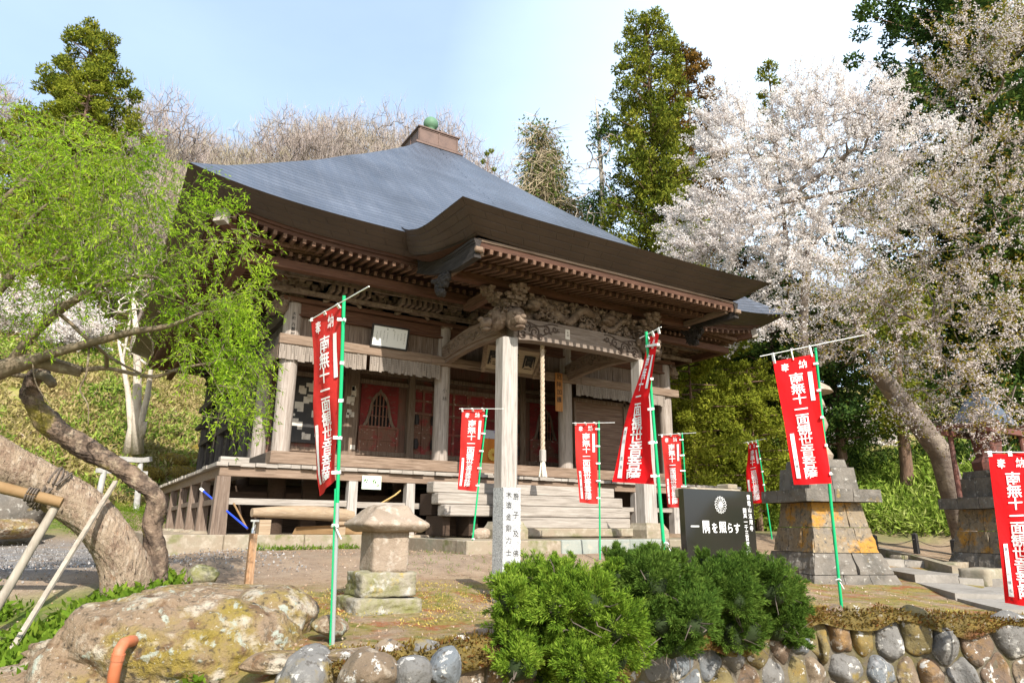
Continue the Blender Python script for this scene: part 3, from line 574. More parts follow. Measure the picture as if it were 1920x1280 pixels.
# ---------------------------------------------------------------- hall body
SILL = 3.98
m = MB(); PLZ_ = 1.93
m.box(-2.7, WID+2.7, -2.2, 17, 1.2, PLZ_, ch=.03)
base = P('stone_platform', m, CONC)
m = MB(); rs = np.random.default_rng(2); x = 2.55
while x < 11.3:
    w = rs.uniform(.8, 1.7); x1 = min(x+w, 11.35); m.box(x+.005, x1-.005, -5.62+rs.uniform(-.015, .015), -5.15, 1.15, 1.88+rs.uniform(-.012, .006), ch=.02, m=2 if 4.6 < x < 7.0 else (0 if rs.random() < .7 else 1)); x = x1
m.box(2.57, 11.33, -5.16, -2.19, 1.2, 1.875); P('kerb', m, [CURB, CONC, BLUEST], base)
m = MB(); x = -2.72
while x < 2.5:
    w = rs.uniform(1.1, 2.0); x1 = min(x+w, 2.54); m.box(x+.004, x1-.004, -2.32+rs.uniform(-.01, .01), -2.18, 1.2, 1.945+rs.uniform(-.01, .008), ch=.02); x = x1
P('kerb', m, CURB, base)
def round_post(x, y, z0, z1, r, mt=None, name='pillar'):
    m = MB(); n = 18; rs = np.random.default_rng(int(x*10+y*7+900)); zz = np.linspace(z0, z1, 6)
    m.tube([(x, y, z) for z in zz], [r*(1+.012*rs.normal()) for z in zz[:-1]]+[r*.97], n); return P(name, m, mt or WZ, smooth=True)
PR = .235
pil = {}
for k in range(4):
    pil[k] = round_post(k*A_, 0, SILL-.15, 8.0, PR)
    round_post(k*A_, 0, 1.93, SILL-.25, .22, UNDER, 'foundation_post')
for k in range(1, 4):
    round_post(0, k*A_, SILL-.15, 8.0, PR, SHADEW); round_post(WID, k*A_, SILL-.15, 8.0, PR); round_post(0, k*A_, 1.93, 3.7, .2, UNDER, 'foundation_post')
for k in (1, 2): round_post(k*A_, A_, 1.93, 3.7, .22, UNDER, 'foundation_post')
# floor sill, nageshi beam, head beams
def frontbeam(name, x0, x1, y0, y1, z0, z1, mt, ch=.015): m = MB(); m.box(x0, x1, y0, y1, z0, z1, ch=ch); return P(name, m, mt)
frontbeam('floor_sill', -.30, WID+.3, -.32, .25, 3.66, SILL, WX)
frontbeam('head_tie_beam', -.05, WID+.05, -.15, .15, 7.72, 8.03, BRX); frontbeam('wall_plate', -.35, WID+.35, -.3, .3, 8.035, 8.15, BRX)
frontbeam('tie_rail_moulding', -.1, WID+.1, -.2, .1, 7.66, 7.715, BRX)
m = MB(); m.box(-.36, 4.05, -.34, -.20, 6.80, 7.07, ch=.012); m.box(4.053, 9.6, -.335, -.20, 6.79, 7.06, ch=.012); m.box(9.603, WID+.42, -.34, -.20, 6.80, 7.07, ch=.012); P('lintel_beam', m, WX)
for sx in (0, 1):
    X = -.27 if sx == 0 else WID+.27
    m = MB(); m.box(X-.07, X+.07, -.19, 2.8 if sx == 0 else 2.7, 6.81, 7.065, ch=.012); P('side_lintel_beam', m, SHADEY if sx == 0 else WY)
    m = MB(); m.box(-.3 if sx == 0 else WID-.25, .25 if sx == 0 else WID+.3, .26, WID, 3.66, SILL, ch=.015); P('side_sill', m, SHADEY if sx == 0 else WY)
    m = MB(); m.box((-.15 if sx == 0 else WID-.15), (.15 if sx == 0 else WID+.15), .16, WID, 7.72, 8.03); m.box((-.3 if sx == 0 else WID-.3), (.3 if sx == 0 else WID+.3), .31, WID+.3, 8.035, 8.15); P('side_tie_beam', m, SHADEY if sx == 0 else WY)
# vertical planks between lintel and head beam
m = MB(); rs = np.random.default_rng(8); x = .1
while x < WID-.1:
    w = rs.uniform(.16, .30); m.box(x, min(x+w-.006, WID-.1), -.06+rs.uniform(-.012, .012), -.02, 7.05, 7.68); x += w
P('upper_plank_wall', m, PLZ)
m = MB(); y = .2
while y < WID:
    w = rs.uniform(.16, .30); m.box(-.02, .02+rs.uniform(0, .012), y, y+w-.006, 7.05, 7.68); y += w
P('side_plank_wall', m, SHADEW)
# wooden name tags hung side by side under the lintel
def tag_row(x0, x1, seed, y=-.30, hmean=.36, gaps=.05):
    rs = np.random.default_rng(seed); m = MB(); x = x0
    while x < x1:
        w = rs.uniform(.075, .125); h = hmean+rs.uniform(-.03, .035)
        if rs.random() > gaps:
            t = rs.uniform(-.012, .012); dy = rs.uniform(-.01, .012); z1 = 6.795
            m.hexa([(x+t, y+dy, z1-h), (x+w-.006+t, y+dy, z1-h+rs.uniform(-.008, .008)), (x+w-.006+t, y+dy+.018, z1-h), (x+t, y+dy+.018, z1-h), (x, y+dy, z1), (x+w-.006, y+dy, z1), (x+w-.006, y+dy+.018, z1), (x, y+dy+.018, z1)])
            if rs.random() < .75:   # faint writing
                for k in range(rs.integers(3, 7)):
                    zz = z1-.05-k*.05; m.box(x+w*.3+t*.5, x+w*.62+t*.5, y+dy-.0025, y+dy-.0005, zz-.022, zz, m=1)
        x += w
    return P('name_tag_row', m, [TAGW, INKG])
tag_row(-.34, 4.34, 3, hmean=.42); tag_row(9.42, 12.0, 5, hmean=.37, gaps=.0); tag_row(12.0, 13.5, 6, hmean=.37, gaps=.2)
m = MB(); rs = np.random.default_rng(4); y = -.2
while y < 2.9:
    w = rs.uniform(.08, .14); h = rs.uniform(.36, .44); m.box(-.36, -.34, y, y+w-.006, 6.795-h, 6.795); y += w
P('side_name_tag_row', m, PLZ)
# side wall (left): posts and horizontal boards, with battens
m = MB(); rs = np.random.default_rng(9)
for z in np.arange(3.98, 6.8, .26):
    m.hexa([(-.02, 2.7, z), (.03, 2.7, z), (.03, WID, z), (-.02, WID, z), (0.0, 2.7, z+.25), (.03, 2.7, z+.25), (.03, WID, z+.25), (0.0, WID, z+.25)])
P('side_wall', m, SHADEY)
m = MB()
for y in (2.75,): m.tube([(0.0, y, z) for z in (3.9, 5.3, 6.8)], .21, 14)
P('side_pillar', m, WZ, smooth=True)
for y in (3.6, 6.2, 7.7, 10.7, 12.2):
    m = MB(); m.box(-.13, -.03, y-.09, y+.09, 3.95, 6.8); P('side_batten', m, SHADEW)
m = MB(); m.box(-.34, -.14, 3.2, WID+.6, 6.83, 7.07); m.box(-.24, -.14, 3.2, WID+.3, 5.35, 5.5); m.tube([(-.25, WID-.3, 6.2), (-.25, WID+.9, 6.2)], .12, 10); m.each('side_rail_beam', SHADEY, hall)
m = MB(); m.box(WID-.03, WID+.03, .2, WID, 3.98, 7.7); P('right_wall', m, WY)
m = MB(); m.box(.1, WID-.1, WID-.05, WID+.05, 3.98, 7.7); P('back_wall', m, SHADEW)
m = MB(); m.box(.05, WID-.05, .26, WID-.1, 3.7, 3.9); P('floor', m, WX); m = MB(); m.box(.05, WID-.05, .2, WID-.1, 8.2, 8.3); P('ceiling', m, BRX)
# inner wall: papered columns, black board, red doors and cusped windows
YI = 2.6
m = MB(); m.box(.1, WID-.1, YI+.08, YI+.12, 3.95, 7.7); P('inner_wall', m, mat('inner_panel', (.15, .085, .06), .85, [((.09, .05, .035), 3, .45, .7, gz), ((.25, .05, .04), 1.6, .55, .7)]))
for x in (2.62, 4.68, 5.62, 8.12, 9.06, 11.12):
    m = MB(); w = .24 if x in (2.62, 11.12) else .12; m.box(x-w, x+w, YI-.16, YI+.09, 3.9, 7.6, ch=.02); col_ = P('inner_column', m, WI)
    if x in (2.62, 11.12):
        m = MB(); rs = np.random.default_rng(int(x*9)); 
        for j in range(10):
            a, z = x+rs.uniform(-.17, .06), rs.uniform(4.4, 6.6); m.box(a, a+rs.uniform(.07, .17), YI-.168, YI-.161, z, z+rs.uniform(.1, .26))
        m.each('paper_label', PAPER, col_)
m = MB(); m.box(.3, 2.37, YI-.02, YI+.07, 4.55, 6.55); bbd = P('black_notice_panel', m, BLACKB)
m = MB(); rs = np.random.default_rng(31)
for j in range(46):
    a, z = rs.uniform(.35, 2.1), rs.uniform(4.65, 6.4); w, h = rs.uniform(.08, .30), rs.uniform(.06, .3); d = rs.uniform(.002, .012); m.box(a, a+w, YI-.021-d, YI-.0205, z, z+h)
m.each('paper_slip', PAPER, bbd)
m = MB()
for z in (4.02, 4.28, 6.58, 6.9): m.box(.3, WID-.3, YI-.10, YI+.07, z, z+.14, ch=.01)
m.each('inner_rail', WI, hall)
def door(x0, x1, z0, z1, mt, nm='door_panel', rows=(.3, .55), cols=2):
    m = MB(); m.box(x0, x1, YI+.0, YI+.06, z0, z1); d_ = P(nm, m, mt); m = MB()
    zs = [z0]+[z0+(z1-z0)*r for r in rows]+[z1]
    for z in zs: m.box(x0, x1, YI-.045, YI+.0, z-.035, z+.035)
    for j in range(cols+1): x = x0+(x1-x0)*j/cols; m.box(x-.04, x+.04, YI-.05, YI-.001, z0, z1)
    P('door_rail', m, BROWNP, d_); return d_
def cusped(xc):   # bell-shaped window with a lattice
    z0, z1 = 5.22, 6.52; door(xc-.64, xc+.64, 4.42, z0-.02, BROWNP, 'lower_panel', (.5,), 2)
    m = MB(); m.box(xc-.64, xc+.64, YI+.02, YI+.06, z0-.02, 6.6); p = P('window_panel', m, REDP)
    prof = [(-.56, 0), (-.46, .16), (-.38, .42), (-.335, .68), (-.27, .9), (-.15, 1.08), (-.05, 1.14), (0, 1.24)]
    prof = prof+[(-a, b) for a, b in prof[-2::-1]]
    inner = [(a*.80, b*.9) for a, b in prof]
    m = MB(); n = len(prof); v = [(xc+a, YI-.03, z0+b) for a, b in prof]+[(xc+a, YI-.03, z0+b) for a, b in inner]+[(xc+a, YI+.02, z0+b) for a, b in prof]+[(xc+a, YI+.02, z0+b) for a, b in inner]
    f = []
    for j in range(n-1): f += [(j, j+1, n+j+1, n+j), (j, 2*n+j, 2*n+j+1, j+1), (n+j, n+j+1, 3*n+j+1, 3*n+j)]
    m.add(v, f); P('window_frame', m, WI, p)
    m = MB(); m.add([(xc+a, YI+.012, z0+b) for a, b in inner], [list(range(n))[::-1]]); P('window_dark_sheet', m, mat('painted_dark_interior', (.006, .005, .005), .9), p)  # flat near-black sheet, the unlit room behind painted as its colour
    m = MB()
    for j in range(7):
        x = xc-.36+j*.12; a = abs(x-xc); h = .9*float(np.interp(-a, [q[0]*.8 for q in prof[:8]], [q[1] for q in prof[:8]])); m.box(x-.022, x+.022, YI-.012, YI+.01, z0, z0+h)
    for z in (.33, .66): w = float(np.interp(z, [0, .38, .61, .81, 1.0], [.42, .31, .27, .21, .1])); m.box(xc-w, xc+w, YI-.005, YI+.009, z0+z, z0+z+.025)
    P('window_lattice', m, BROWNP, p)
cusped(3.62); cusped(CX*2-3.62)
for x0, x1 in ((4.80, 5.5), (5.74, 6.83), (6.91, 8.0), (8.24, 8.94)): door(x0, x1, 4.42, 6.58, REDP if x0 in (5.74, 6.91) else BROWNP, 'door_panel', (.33, .62, .82), 2)
for x0, x1 in ((4.80, 5.5), (5.74, 6.83), (6.91, 8.0), (8.24, 8.94)):
    m = MB(); m.box(x0+.04, x1-.04, YI-.008, YI-.001, 5.82, 6.5); P('red_panel', m, REDP)
for x in (4.9, 5.5, 8.24, 8.84):
    m = MB(); m.lathe((0, 0, 0), [(.085, 0), (.09, .02), (.05, .035)], 12)
    for z in (4.75, 5.55): m2 = MB(); m2.tube([(x, YI-.09, z-.16), (x, YI-.1, z), (x, YI-.09, z+.16)], [.07, .1, .06], 8); P('door_fitting', m2, mat('iron_fitting', (.035, .028, .025), .6) if 'iron_fitting' not in MATS else MATS['iron_fitting'])
# board shutters at the right bay
m = MB()
for z in np.arange(4.1, 6.35, .27): m.box(10.0, 12.15, .55, .60, z, z+.262)
P('wood_shutter', m, wood('shutter_board', (.16, .10, .07), (.09, .055, .038), (.23, .165, .12), gx)); m = MB(); m.box(9.93, 10.0, .5, .66, 3.98, 6.5); m.box(12.15, 12.25, .48, .66, 3.98, 6.6); m.box(9.9, 12.3, .48, .66, 6.38, 6.5); m.box(12.25, 13.55, .6, .64, 3.98, 6.5); m.each('shutter_frame', WI, hall)
# ink writing on the pillars
m = MB(); text_on(m, [('小', 0, 0, .15), ('林', 0, -.24, .15)], plane((A_-.02, -PR-.002, 6.05), (1, 0, 0), (0, 0, 1)), .01); P('pillar_writing', m, INKG)
m = MB(); text_on(m, [('大', 0, 0, .10), ('町', 0, -.13, .10), ('六', 0, -.30, .11), ('部', 0, -.43, .11), ('村', 0, -.56, .11)], plane((-.02, -PR-.004, 7.68), (1, 0, 0), (0, 0, 1)), .01); P('pillar_writing', m, INK)
# --- veranda
m = MB(); rs = np.random.default_rng(12); x = -1.75
while x < WID+1.7:
    w = rs.uniform(.22, .34); m.box(x, min(x+w-.008, WID+1.75), -1.72+rs.uniform(-.05, .04), -.325, 3.45+rs.uniform(-.012, .008), 3.53+rs.uniform(-.006, .008)); x += w
y = -.31
while y < WID+1.2:
    w = rs.uniform(.22, .34); m.box(-1.75+rs.uniform(-.03, .04), -.31, y, y+w-.008, 3.45, 3.53+rs.uniform(-.006, .008)); m.box(WID+.31, WID+1.75, y, y+w-.008, 3.45, 3.53); y += w
ver = P('veranda_floor', m, SILV)
m = MB(); m.box(-1.66, WID+1.66, -1.62, -1.46, 3.22, 3.44, ch=.01); m.box(-1.62, -1.46, -1.455, WID+1.2, 3.22, 3.44); P('veranda_beam', m, WX, ver)
for (x0, x1, w) in ((-.05, .6, .2), (5.0, 5.7, .2)): m = MB(); m.box(-1.55, -.9, -.85, -.55, 3.56, 3.72) if x0 < 0 else m.box(5.1, 5.6, -1.4, -1.2, 3.53, 3.6); P('loose_timber', m, SILV, ver)
PX = [-1.56, 1.46, 3.0, 10.75, 12.4, WID+1.56]
for x in PX:
    m = MB(); w = .15 if x < -1 else .115; m.frustum((x, -1.54, 1.93), [(w*1.12, w*1.12, 0), (w*1.06, w*1.06, .3), (w, w, .9), (w*.96, w*.96, 1.285)]); P('veranda_post', m, SILVZ if x > -1 else PLZ)
for y in (.95, 3.0, 5.3, 7.85, 10.4, 13.0):
    m = MB(); m.frustum((-1.56, y, 1.9), [(.14, .14, 0), (.12, .12, .4), (.10, .10, 1.31)]); P('veranda_post', m, PLZ)  # left posts in a darker wood, with shade put into the colour
    m = MB(); m.blob((-1.56, y, 1.93), (.26, .26, .1), 2, .15); P('footing_stone', m, CURB)
m = MB(); m.box(-1.4, 1.34, -1.58, -1.50, 2.60, 2.74); m.box(1.58, 3.75, -1.58, -1.50, 2.58, 2.72); m.box(9.0, 10.63, -1.58, -1.5, 2.62, 2.75); m.box(10.87, WID+1.4, -1.58, -1.5, 2.62, 2.75); m.each('brace_rail', SILV, hall)
m = MB(); m.beam((-1.56, -1.38, 2.68), (-1.56, 3.0, 2.64), .07, .13); m.beam((-1.56, 3.1, 2.72), (-1.56, 10.4, 2.58), .07, .12); m.each('side_brace_rail', PLZ, hall)
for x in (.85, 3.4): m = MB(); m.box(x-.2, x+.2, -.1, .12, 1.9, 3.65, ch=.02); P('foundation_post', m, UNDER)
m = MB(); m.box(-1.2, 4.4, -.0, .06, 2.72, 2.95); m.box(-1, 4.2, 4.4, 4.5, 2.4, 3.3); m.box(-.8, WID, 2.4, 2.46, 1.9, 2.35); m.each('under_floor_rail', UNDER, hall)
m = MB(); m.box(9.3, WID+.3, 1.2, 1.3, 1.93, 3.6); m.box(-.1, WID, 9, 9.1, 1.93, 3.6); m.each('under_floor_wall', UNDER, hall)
# --- stairs
st = thing('tmp', None, None, (0, 0, 0)); bpy.data.objects.remove(st)
for k, (y, z, x0, x1) in enumerate([(-2.85, 3.22, 3.08, 8.80), (-3.06, 2.94, 3.12, 8.92), (-3.27, 2.66, 3.2, 9.0), (-3.46, 2.38, 4.86, 8.84)]):
    m = MB(); m.box(x0, x1, y, y+.42, z-.27, z, ch=.025); P('stair_tread', m, SILV)
m = MB(); m.box(4.86, 8.84, -3.62, -3.1, 1.9, 2.12, ch=.03); P('stone_step', m, CURB)
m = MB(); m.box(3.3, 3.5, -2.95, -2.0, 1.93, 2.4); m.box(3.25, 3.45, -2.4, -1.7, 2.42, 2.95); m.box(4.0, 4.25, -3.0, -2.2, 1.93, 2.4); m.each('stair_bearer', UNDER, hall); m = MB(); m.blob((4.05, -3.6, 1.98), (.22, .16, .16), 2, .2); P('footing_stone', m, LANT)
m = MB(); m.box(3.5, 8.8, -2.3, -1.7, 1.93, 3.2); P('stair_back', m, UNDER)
# --- porch pillars with bases, beam, carvings
for x in (A_, 2*A_):
    m = MB(); m.frustum((x, -3.77, 1.87), [(.40, .40, 0), (.40, .40, .22), (.33, .33, .34), (.31, .31, .4)]); sb = P('pillar_base_stone', m, CURB)
    m = MB(); h = .225; c = .05; oct_ = [(-h+c, -h), (h-c, -h), (h, -h+c), (h, h-c), (h-c, h), (-h+c, h), (-h, h-c), (-h, -h+c)]
    zs = [2.27, 2.9, 4, 5.2, 6.2, 6.84]; v = [(x+a*(1.02 if z < 2.5 else 1), -3.77+b*(1.02 if z < 2.5 else 1), z) for z in zs for a, b in oct_]
    f = [(i*8+j, i*8+(j+1) % 8, (i+1)*8+(j+1) % 8, (i+1)*8+j) for i in range(5) for j in range(8)]+[tuple(range(40, 48))]; m.add(v, f); P('porch_pillar', m, SILVZ)
m = MB(); xs_ = np.linspace(A_+.1, 2*A_-.1, 26); 
for j in range(25):
    a, b = xs_[j], xs_[j+1]; zb_ = lambda x: 6.80+.10*(1-((x-CX)/2.2)**4)*(abs(x-CX) < 2.2); ztp = lambda x: 7.40+.05*(1-((x-CX)/2.29)**2)
    m.hexa([(a, -3.95, zb_(a)), (b, -3.95, zb_(b)), (b, -3.59, zb_(b)), (a, -3.59, zb_(a)), (a, -3.95, ztp(a)), (b, -3.95, ztp(b)), (b, -3.59, ztp(b)), (a, -3.59, ztp(a))])
pb = P('porch_beam', m, wood('porch_beam_wood', (.185, .145, .115), (.10, .075, .058), (.29, .24, .205), gx))
m = MB()
for sx in (-1, 1):   # incised swirls
    for (cx_, cz_, r0, turns, ph, dr) in ((1.55, 7.10, .17, 1.6, 0, 1), (1.92, 7.0, .16, 1.4, 2.2, -1), (1.18, 7.2, .12, 1.3, 1.0, 1), (1.78, 7.26, .10, 1.2, 4, -1), (.9, 7.27, .09, 1.1, 3, 1), (1.36, 6.98, .09, 1.2, 2, -1)):
        a = np.linspace(0, turns*2*np.pi, 26); r = r0*(1-.75*a/a[-1]); m.tube(np.stack([CX+sx*(cx_+r*np.cos(dr*a+ph)), np.full(26, -3.955), cz_+r*np.sin(dr*a+ph)], 1), np.linspace(.03, .014, 26), 5)
    for (q0, q1) in (((2.1, 6.9), (.75, 7.2)), ((2.1, 7.3), (.8, 7.36)), ((1.9, 6.95), (1.0, 7.1))):
        t = np.linspace(0, 1, 14); m.tube(np.stack([CX+sx*(q0[0]+(q1[0]-q0[0])*t), np.full(14, -3.955), q0[1]+(q1[1]-q0[1])*t+.05*np.sin(t*9)], 1), .02, 5)
    P('swirl_carving', m, mat('incised_line', (.07, .05, .038), .9) if 'incised_line' not in MATS else MATS['incised_line'], pb); m = MB()
m = MB(); m.box(CX-.55, CX-.40, -3.958, -3.951, 7.06, 7.34); P('paper_label', m, PAPER, pb)
m = MB(); text_on(m, [(c, 0, -.075*i, .07) for i, c in enumerate('奉納')], plane((CX-.475, -3.959, 7.25), (1, 0, 0), (0, 0, 1))); P('label_writing', m, INKG, pb)
# dragon transom above the porch beam
rs = np.random.default_rng(77)
m = MB(); m.box(A_+.2, 2*A_-.2, -3.70, -3.64, 7.44, 8.2); tr = P('transom_board', m, CARV)
m = MB(); t = np.linspace(0, 1, 70); px_ = A_+.65+t*3.35; pz_ = 7.82+.2*np.sin(t*13.5)+.05*np.sin(t*29); py_ = -3.86-.06*np.cos(t*13.5)
m.tube(np.stack([px_, py_, pz_], 1), np.interp(t, [0, .1, .6, 1], [.05, .11, .12, .06]), 9)
for k in range(90):   # scales, clouds and claws
    tt = rs.uniform(0, 1); x, z = A_+.55+tt*3.5, 7.82+rs.uniform(-.33, .33); m.blob((x, -3.78-rs.uniform(0, .12), z), (rs.uniform(.05, .12), rs.uniform(.05, .11), rs.uniform(.05, .10)), 2, .35, 2.5, rs=rs)
for k in range(60):
    x, z = A_+.6+rs.uniform(0, 3.4), 7.82+rs.uniform(-.32, .32); a = np.linspace(0, rs.uniform(3, 7), 14); r = rs.uniform(.07, .14)*(1-.7*a/a[-1]); sg = rs.choice([-1, 1])
    m.tube(np.stack([x+r*np.cos(sg*a), -3.84-.1*rs.random()-.004*a, z+r*np.sin(sg*a)], 1), np.linspace(.03, .015, 14), 6)
for hx in (A_+.75, CX+1.0):
    m.blob((hx, -3.98, 7.84), (.19, .17, .15), 3, .3, 2.2, rs=rs); m.blob((hx-.16, -4.04, 7.77), (.14, .10, .08), 2, .25, 2, rs=rs)
    for k in range(7): a = rs.uniform(-1, 2.5); m.tube([(hx+.05, -3.98, 7.88), (hx+.05+.16*math.cos(a), -3.97, 7.88+.14*math.sin(a)), (hx+.05+.28*math.cos(a+.4), -3.9, 7.88+.2*math.sin(a+.4))], [.04, .03, .01], 5)
P('dragon_carving', m, CARV, tr, smooth='all')
frontbeam('porch_purlin', 2.75, 11.0, -3.90, -3.62, 8.2, 8.46, BRX)
# carved animal-head nosings
def head(c, d, name='carved_head', s=1.0):
    c = np.array(c, float); d = norm(d); side = np.array([-d[1], d[0], 0]); rs = np.random.default_rng(int(c[0]*10+50)); m = MB()
    def q(f, l, u): return c+d*f*s+side*l*s+np.array([0, 0, u*s])
    m.blob(q(.1, 0, .02), (.26*s, .26*s, .27*s), 3, .18, 2, rs=rs); m.blob(q(.34, 0, -.10), (.18*s, .18*s, .13*s), 3, .2, 2, rs=rs); m.blob(q(.36, 0, -.26), (.14*s, .14*s, .06*s), 2, .15, 2, rs=rs)
    m.blob(q(.5, 0, -.03), (.08*s, .09*s, .07*s), 2, .1)
    for l in (-1, 1):
        m.blob(q(.30, .12*l, .1), (.055*s, .055*s, .055*s), 2, .05); m.blob(q(.02, .24*l, .06), (.10*s, .09*s, .14*s), 2, .2, 2, rs=rs)
        m.tube([q(.3, .09*l, -.2), q(.42, .12*l, -.16), q(.46, .13*l, -.06)], [.03*s, .025*s, .008*s], 6)
    for k in range(26):
        a = rs.uniform(0, math.pi); l = rs.uniform(-.26, .26); p0 = q(rs.uniform(-.15, .12), l, .12+.15*math.sin(a)); aa = np.linspace(0, 5, 10); r = .085*s*(1-.7*aa/5); sg = rs.choice([-1, 1])
        m.tube(np.stack([p0+d*r[i]*math.cos(sg*aa[i])+np.array([0, 0, 1])*r[i]*math.sin(sg*aa[i])+side*.01*i*np.sign(l+.001) for i in range(10)]), np.linspace(.035*s, .018*s, 10), 6)
    return P(name, m, CARV, smooth='all')
for x in (A_, 2*A_):
    head((x, -4.02, 7.28), (0, -1, 0), s=1.05); sx = -1 if x < CX else 1; head((x+sx*.26, -3.77, 7.28), (sx, 0, 0), s=1.05)
head((-.25, 0, 7.9), (-1, 0, 0), s=.9); head((WID+.25, 0, 7.85), (1, 0, 0), s=.9)
# brackets
def bracket(c, dirs, s=1.0, tiers=3, mt=CARV, name='bracket_cluster'):
    m = MB(); x, y, z = c; m.frustum(c, [(.13*s, .13*s, 0), (.21*s, .21*s, .12*s), (.21*s, .21*s, .24*s)]); z += .24*s
    for t in range(tiers):
        L_ = (.34+.24*t)*s
        for d in dirs:
            d = np.array([*d, 0.]); e = np.array([x, y, z+.06*s])+d*L_; m.beam((x, y, z+.06*s), e, .12*s, .13*s); m.frustum((e[0], e[1], z+.11*s), [(.07*s, .07*s, 0), (.11*s, .11*s, .05*s), (.11*s, .11*s, .12*s)])
            pr = np.array([-d[1], d[0], 0]); f_ = np.array([x, y, z+.06*s])+d*(L_-.1); m.beam(f_-pr*.26*s, f_+pr*.26*s, .1*s, .1*s)
            for g in (-1, 1): h = f_+pr*.24*s*g; m.frustum((h[0], h[1], z+.10*s), [(.06*s, .06*s, 0), (.09*s, .09*s, .05*s), (.09*s, .09*s, .10*s)])
        z += .17*s
    return P(name, m, mt)
for k in range(4):
    bracket((k*A_, -.05, 7.93 if k in (1, 2) else 8.0), [(0, -1), (-1, 0), (1, 0)]+([(-.75, -.75)] if k == 0 else []), .92)
for k in range(1, 4): bracket((0, k*A_, 8.0), [(-1, 0), (0, 1), (0, -1)], .9, 3, SHADEY)
for k in range(3): bracket((A_*(k+.5), -.05, 8.05), [(0, -1), (-1, 0), (1, 0)], .78)
for x in (A_, 2*A_): bracket((x, -3.77, 7.46), [(-1, 0), (1, 0), (0, -1), (0, 1)], .85, 3)
m = MB()
for x in np.arange(.75, WID-.6, .17):
    if min(abs(x-k*A_) for k in range(4)) > .55 and min(abs(x-A_*(k+.5)) for k in range(3)) > .42: m.box(x, x+.085, -.95, -.55, 8.28, 8.46); m.box(x+.02, x+.07, -.55, -.2, 8.3, 8.42)
m.box(-.9, WID+.9, -1.0, -.9, 8.46, 8.56); m.box(-.9, WID+.9, -.62, -.52, 8.15, 8.27); P('dentil_row', m, CARV)
for k in range(3):   # frog-leg struts with carving
    rs = np.random.default_rng(60+k); xc = A_*(k+.27)
    for s in (0, 1):
        m = MB(); xq = xc if s == 0 else A_*(k+.73); t = np.linspace(-1, 1, 17); m.tube(np.stack([xq+.55*t, np.full(17, -.36), 8.17+.17*np.cos(t*1.9)+.03*np.sin(t*10)], 1), .055, 7)
        for j in range(7): m.blob((xq+rs.uniform(-.35, .35), -.38, 8.2+rs.uniform(0, .12)), (.1, .06, .07), 2, .3, rs=rs)
        P('frog_leg_strut', m, CARV, smooth='all')
# curved tie beams between porch pillars and hall
for x in (A_, 2*A_):
    m = MB(); ys_ = np.linspace(-3.6, -.2, 15)
    for j in range(14):
        y0, y1 = ys_[j], ys_[j+1]; zz = lambda y: 7.02+.10*math.sin((y+3.6)/3.4*math.pi)-.02*(y+3.6); hh = lambda y: .50-.08*abs(y+1.9)/1.7
        m.hexa([(x-.14, y0, zz(y0)), (x+.14, y0, zz(y0)), (x+.14, y1, zz(y1)), (x-.14, y1, zz(y1)), (x-.14, y0, zz(y0)+hh(y0)), (x+.14, y0, zz(y0)+hh(y0)), (x+.14, y1, zz(y1)+hh(y1)), (x-.14, y1, zz(y1)+hh(y1))])
    for j in range(14):
        y0, y1 = ys_[j], ys_[j+1]; m.hexa([(x-.09, y0, zz(y0)-.10), (x+.09, y0, zz(y0)-.10), (x+.09, y1, zz(y1)-.10), (x-.09, y1, zz(y1)-.10), (x-.09, y0, zz(y0)-.002), (x+.09, y0, zz(y0)-.002), (x+.09, y1, zz(y1)-.002), (x-.09, y1, zz(y1)-.002)])
    cb = P('curved_tie_beam', m, WY)
    rs = np.random.default_rng(int(x*3))
    for sd in (-1, 1):
      m = MB()
      for k in range(18):
        y, z = -2.9+k*.14, 7.27+rs.uniform(-.1, .12); a = np.linspace(0, 5.5, 14); r = rs.uniform(.09, .15)*(1-.7*a/5.5); sg = rs.choice([-1, 1])
        m.tube(np.stack([np.full(14, x+sd*.145), y+r*np.cos(sg*a), z+r*np.sin(sg*a)], 1), .022, 5)
      P('swirl_carving', m, CARV, cb)
# beams between porch purlin and main hall, side of the porch
for x in (A_, 2*A_): m = MB(); m.box(x-.12, x+.12, -3.6, -1.5, 8.2, 8.45); P('porch_tie_beam', m, BRY)
m = MB(); m.box(PX0+.9, PX0+1.05, -5.55, -3.92, 8.16, 8.30); m.box(PX1-1.05, PX1-.9, -5.55, -3.92, 8.16, 8.30); m.each('verge_beam', WY, hall)
# ---------------------------------------------------------------- things on the hall
def lone(name, mb, mats, org, label, cat, group=None, **k): return mb.build(name, mats, None, org=org, label=label, cat=cat, group=group, **k)
t = thing('framed_sign', 'white text board in a black frame hung above the lintel beam of the hall', 'sign', (2.67, -.28, 7.05))
m = MB(); m.hexa([(2.14, -.37, 7.075), (3.20, -.37, 7.075), (3.20, -.33, 7.075), (2.14, -.33, 7.075), (2.14, -.50, 7.66), (3.20, -.50, 7.66), (3.20, -.46, 7.66), (2.14, -.46, 7.66)]); m.build('panel', WHITEB, t)
m = MB(); e = (0, -.13, .585)
for (a, b) in (((2.12, -.36, 7.07), (3.22, -.36, 7.07)), ((2.12, -.49, 7.665), (3.22, -.49, 7.665)), ((2.13, -.36, 7.05), (2.13, -.495, 7.68)), ((3.21, -.36, 7.05), (3.21, -.495, 7.68))): m.beam(a, b, .05, .05)
m.build('frame', FRAME, t)
m = MB(); fn = plane((2.67, -.435, 7.37), (1, 0, 0), e, .004); rs = np.random.default_rng(3); pool = '奉納法用寺観音堂会津三十三所巡礼御詠歌'
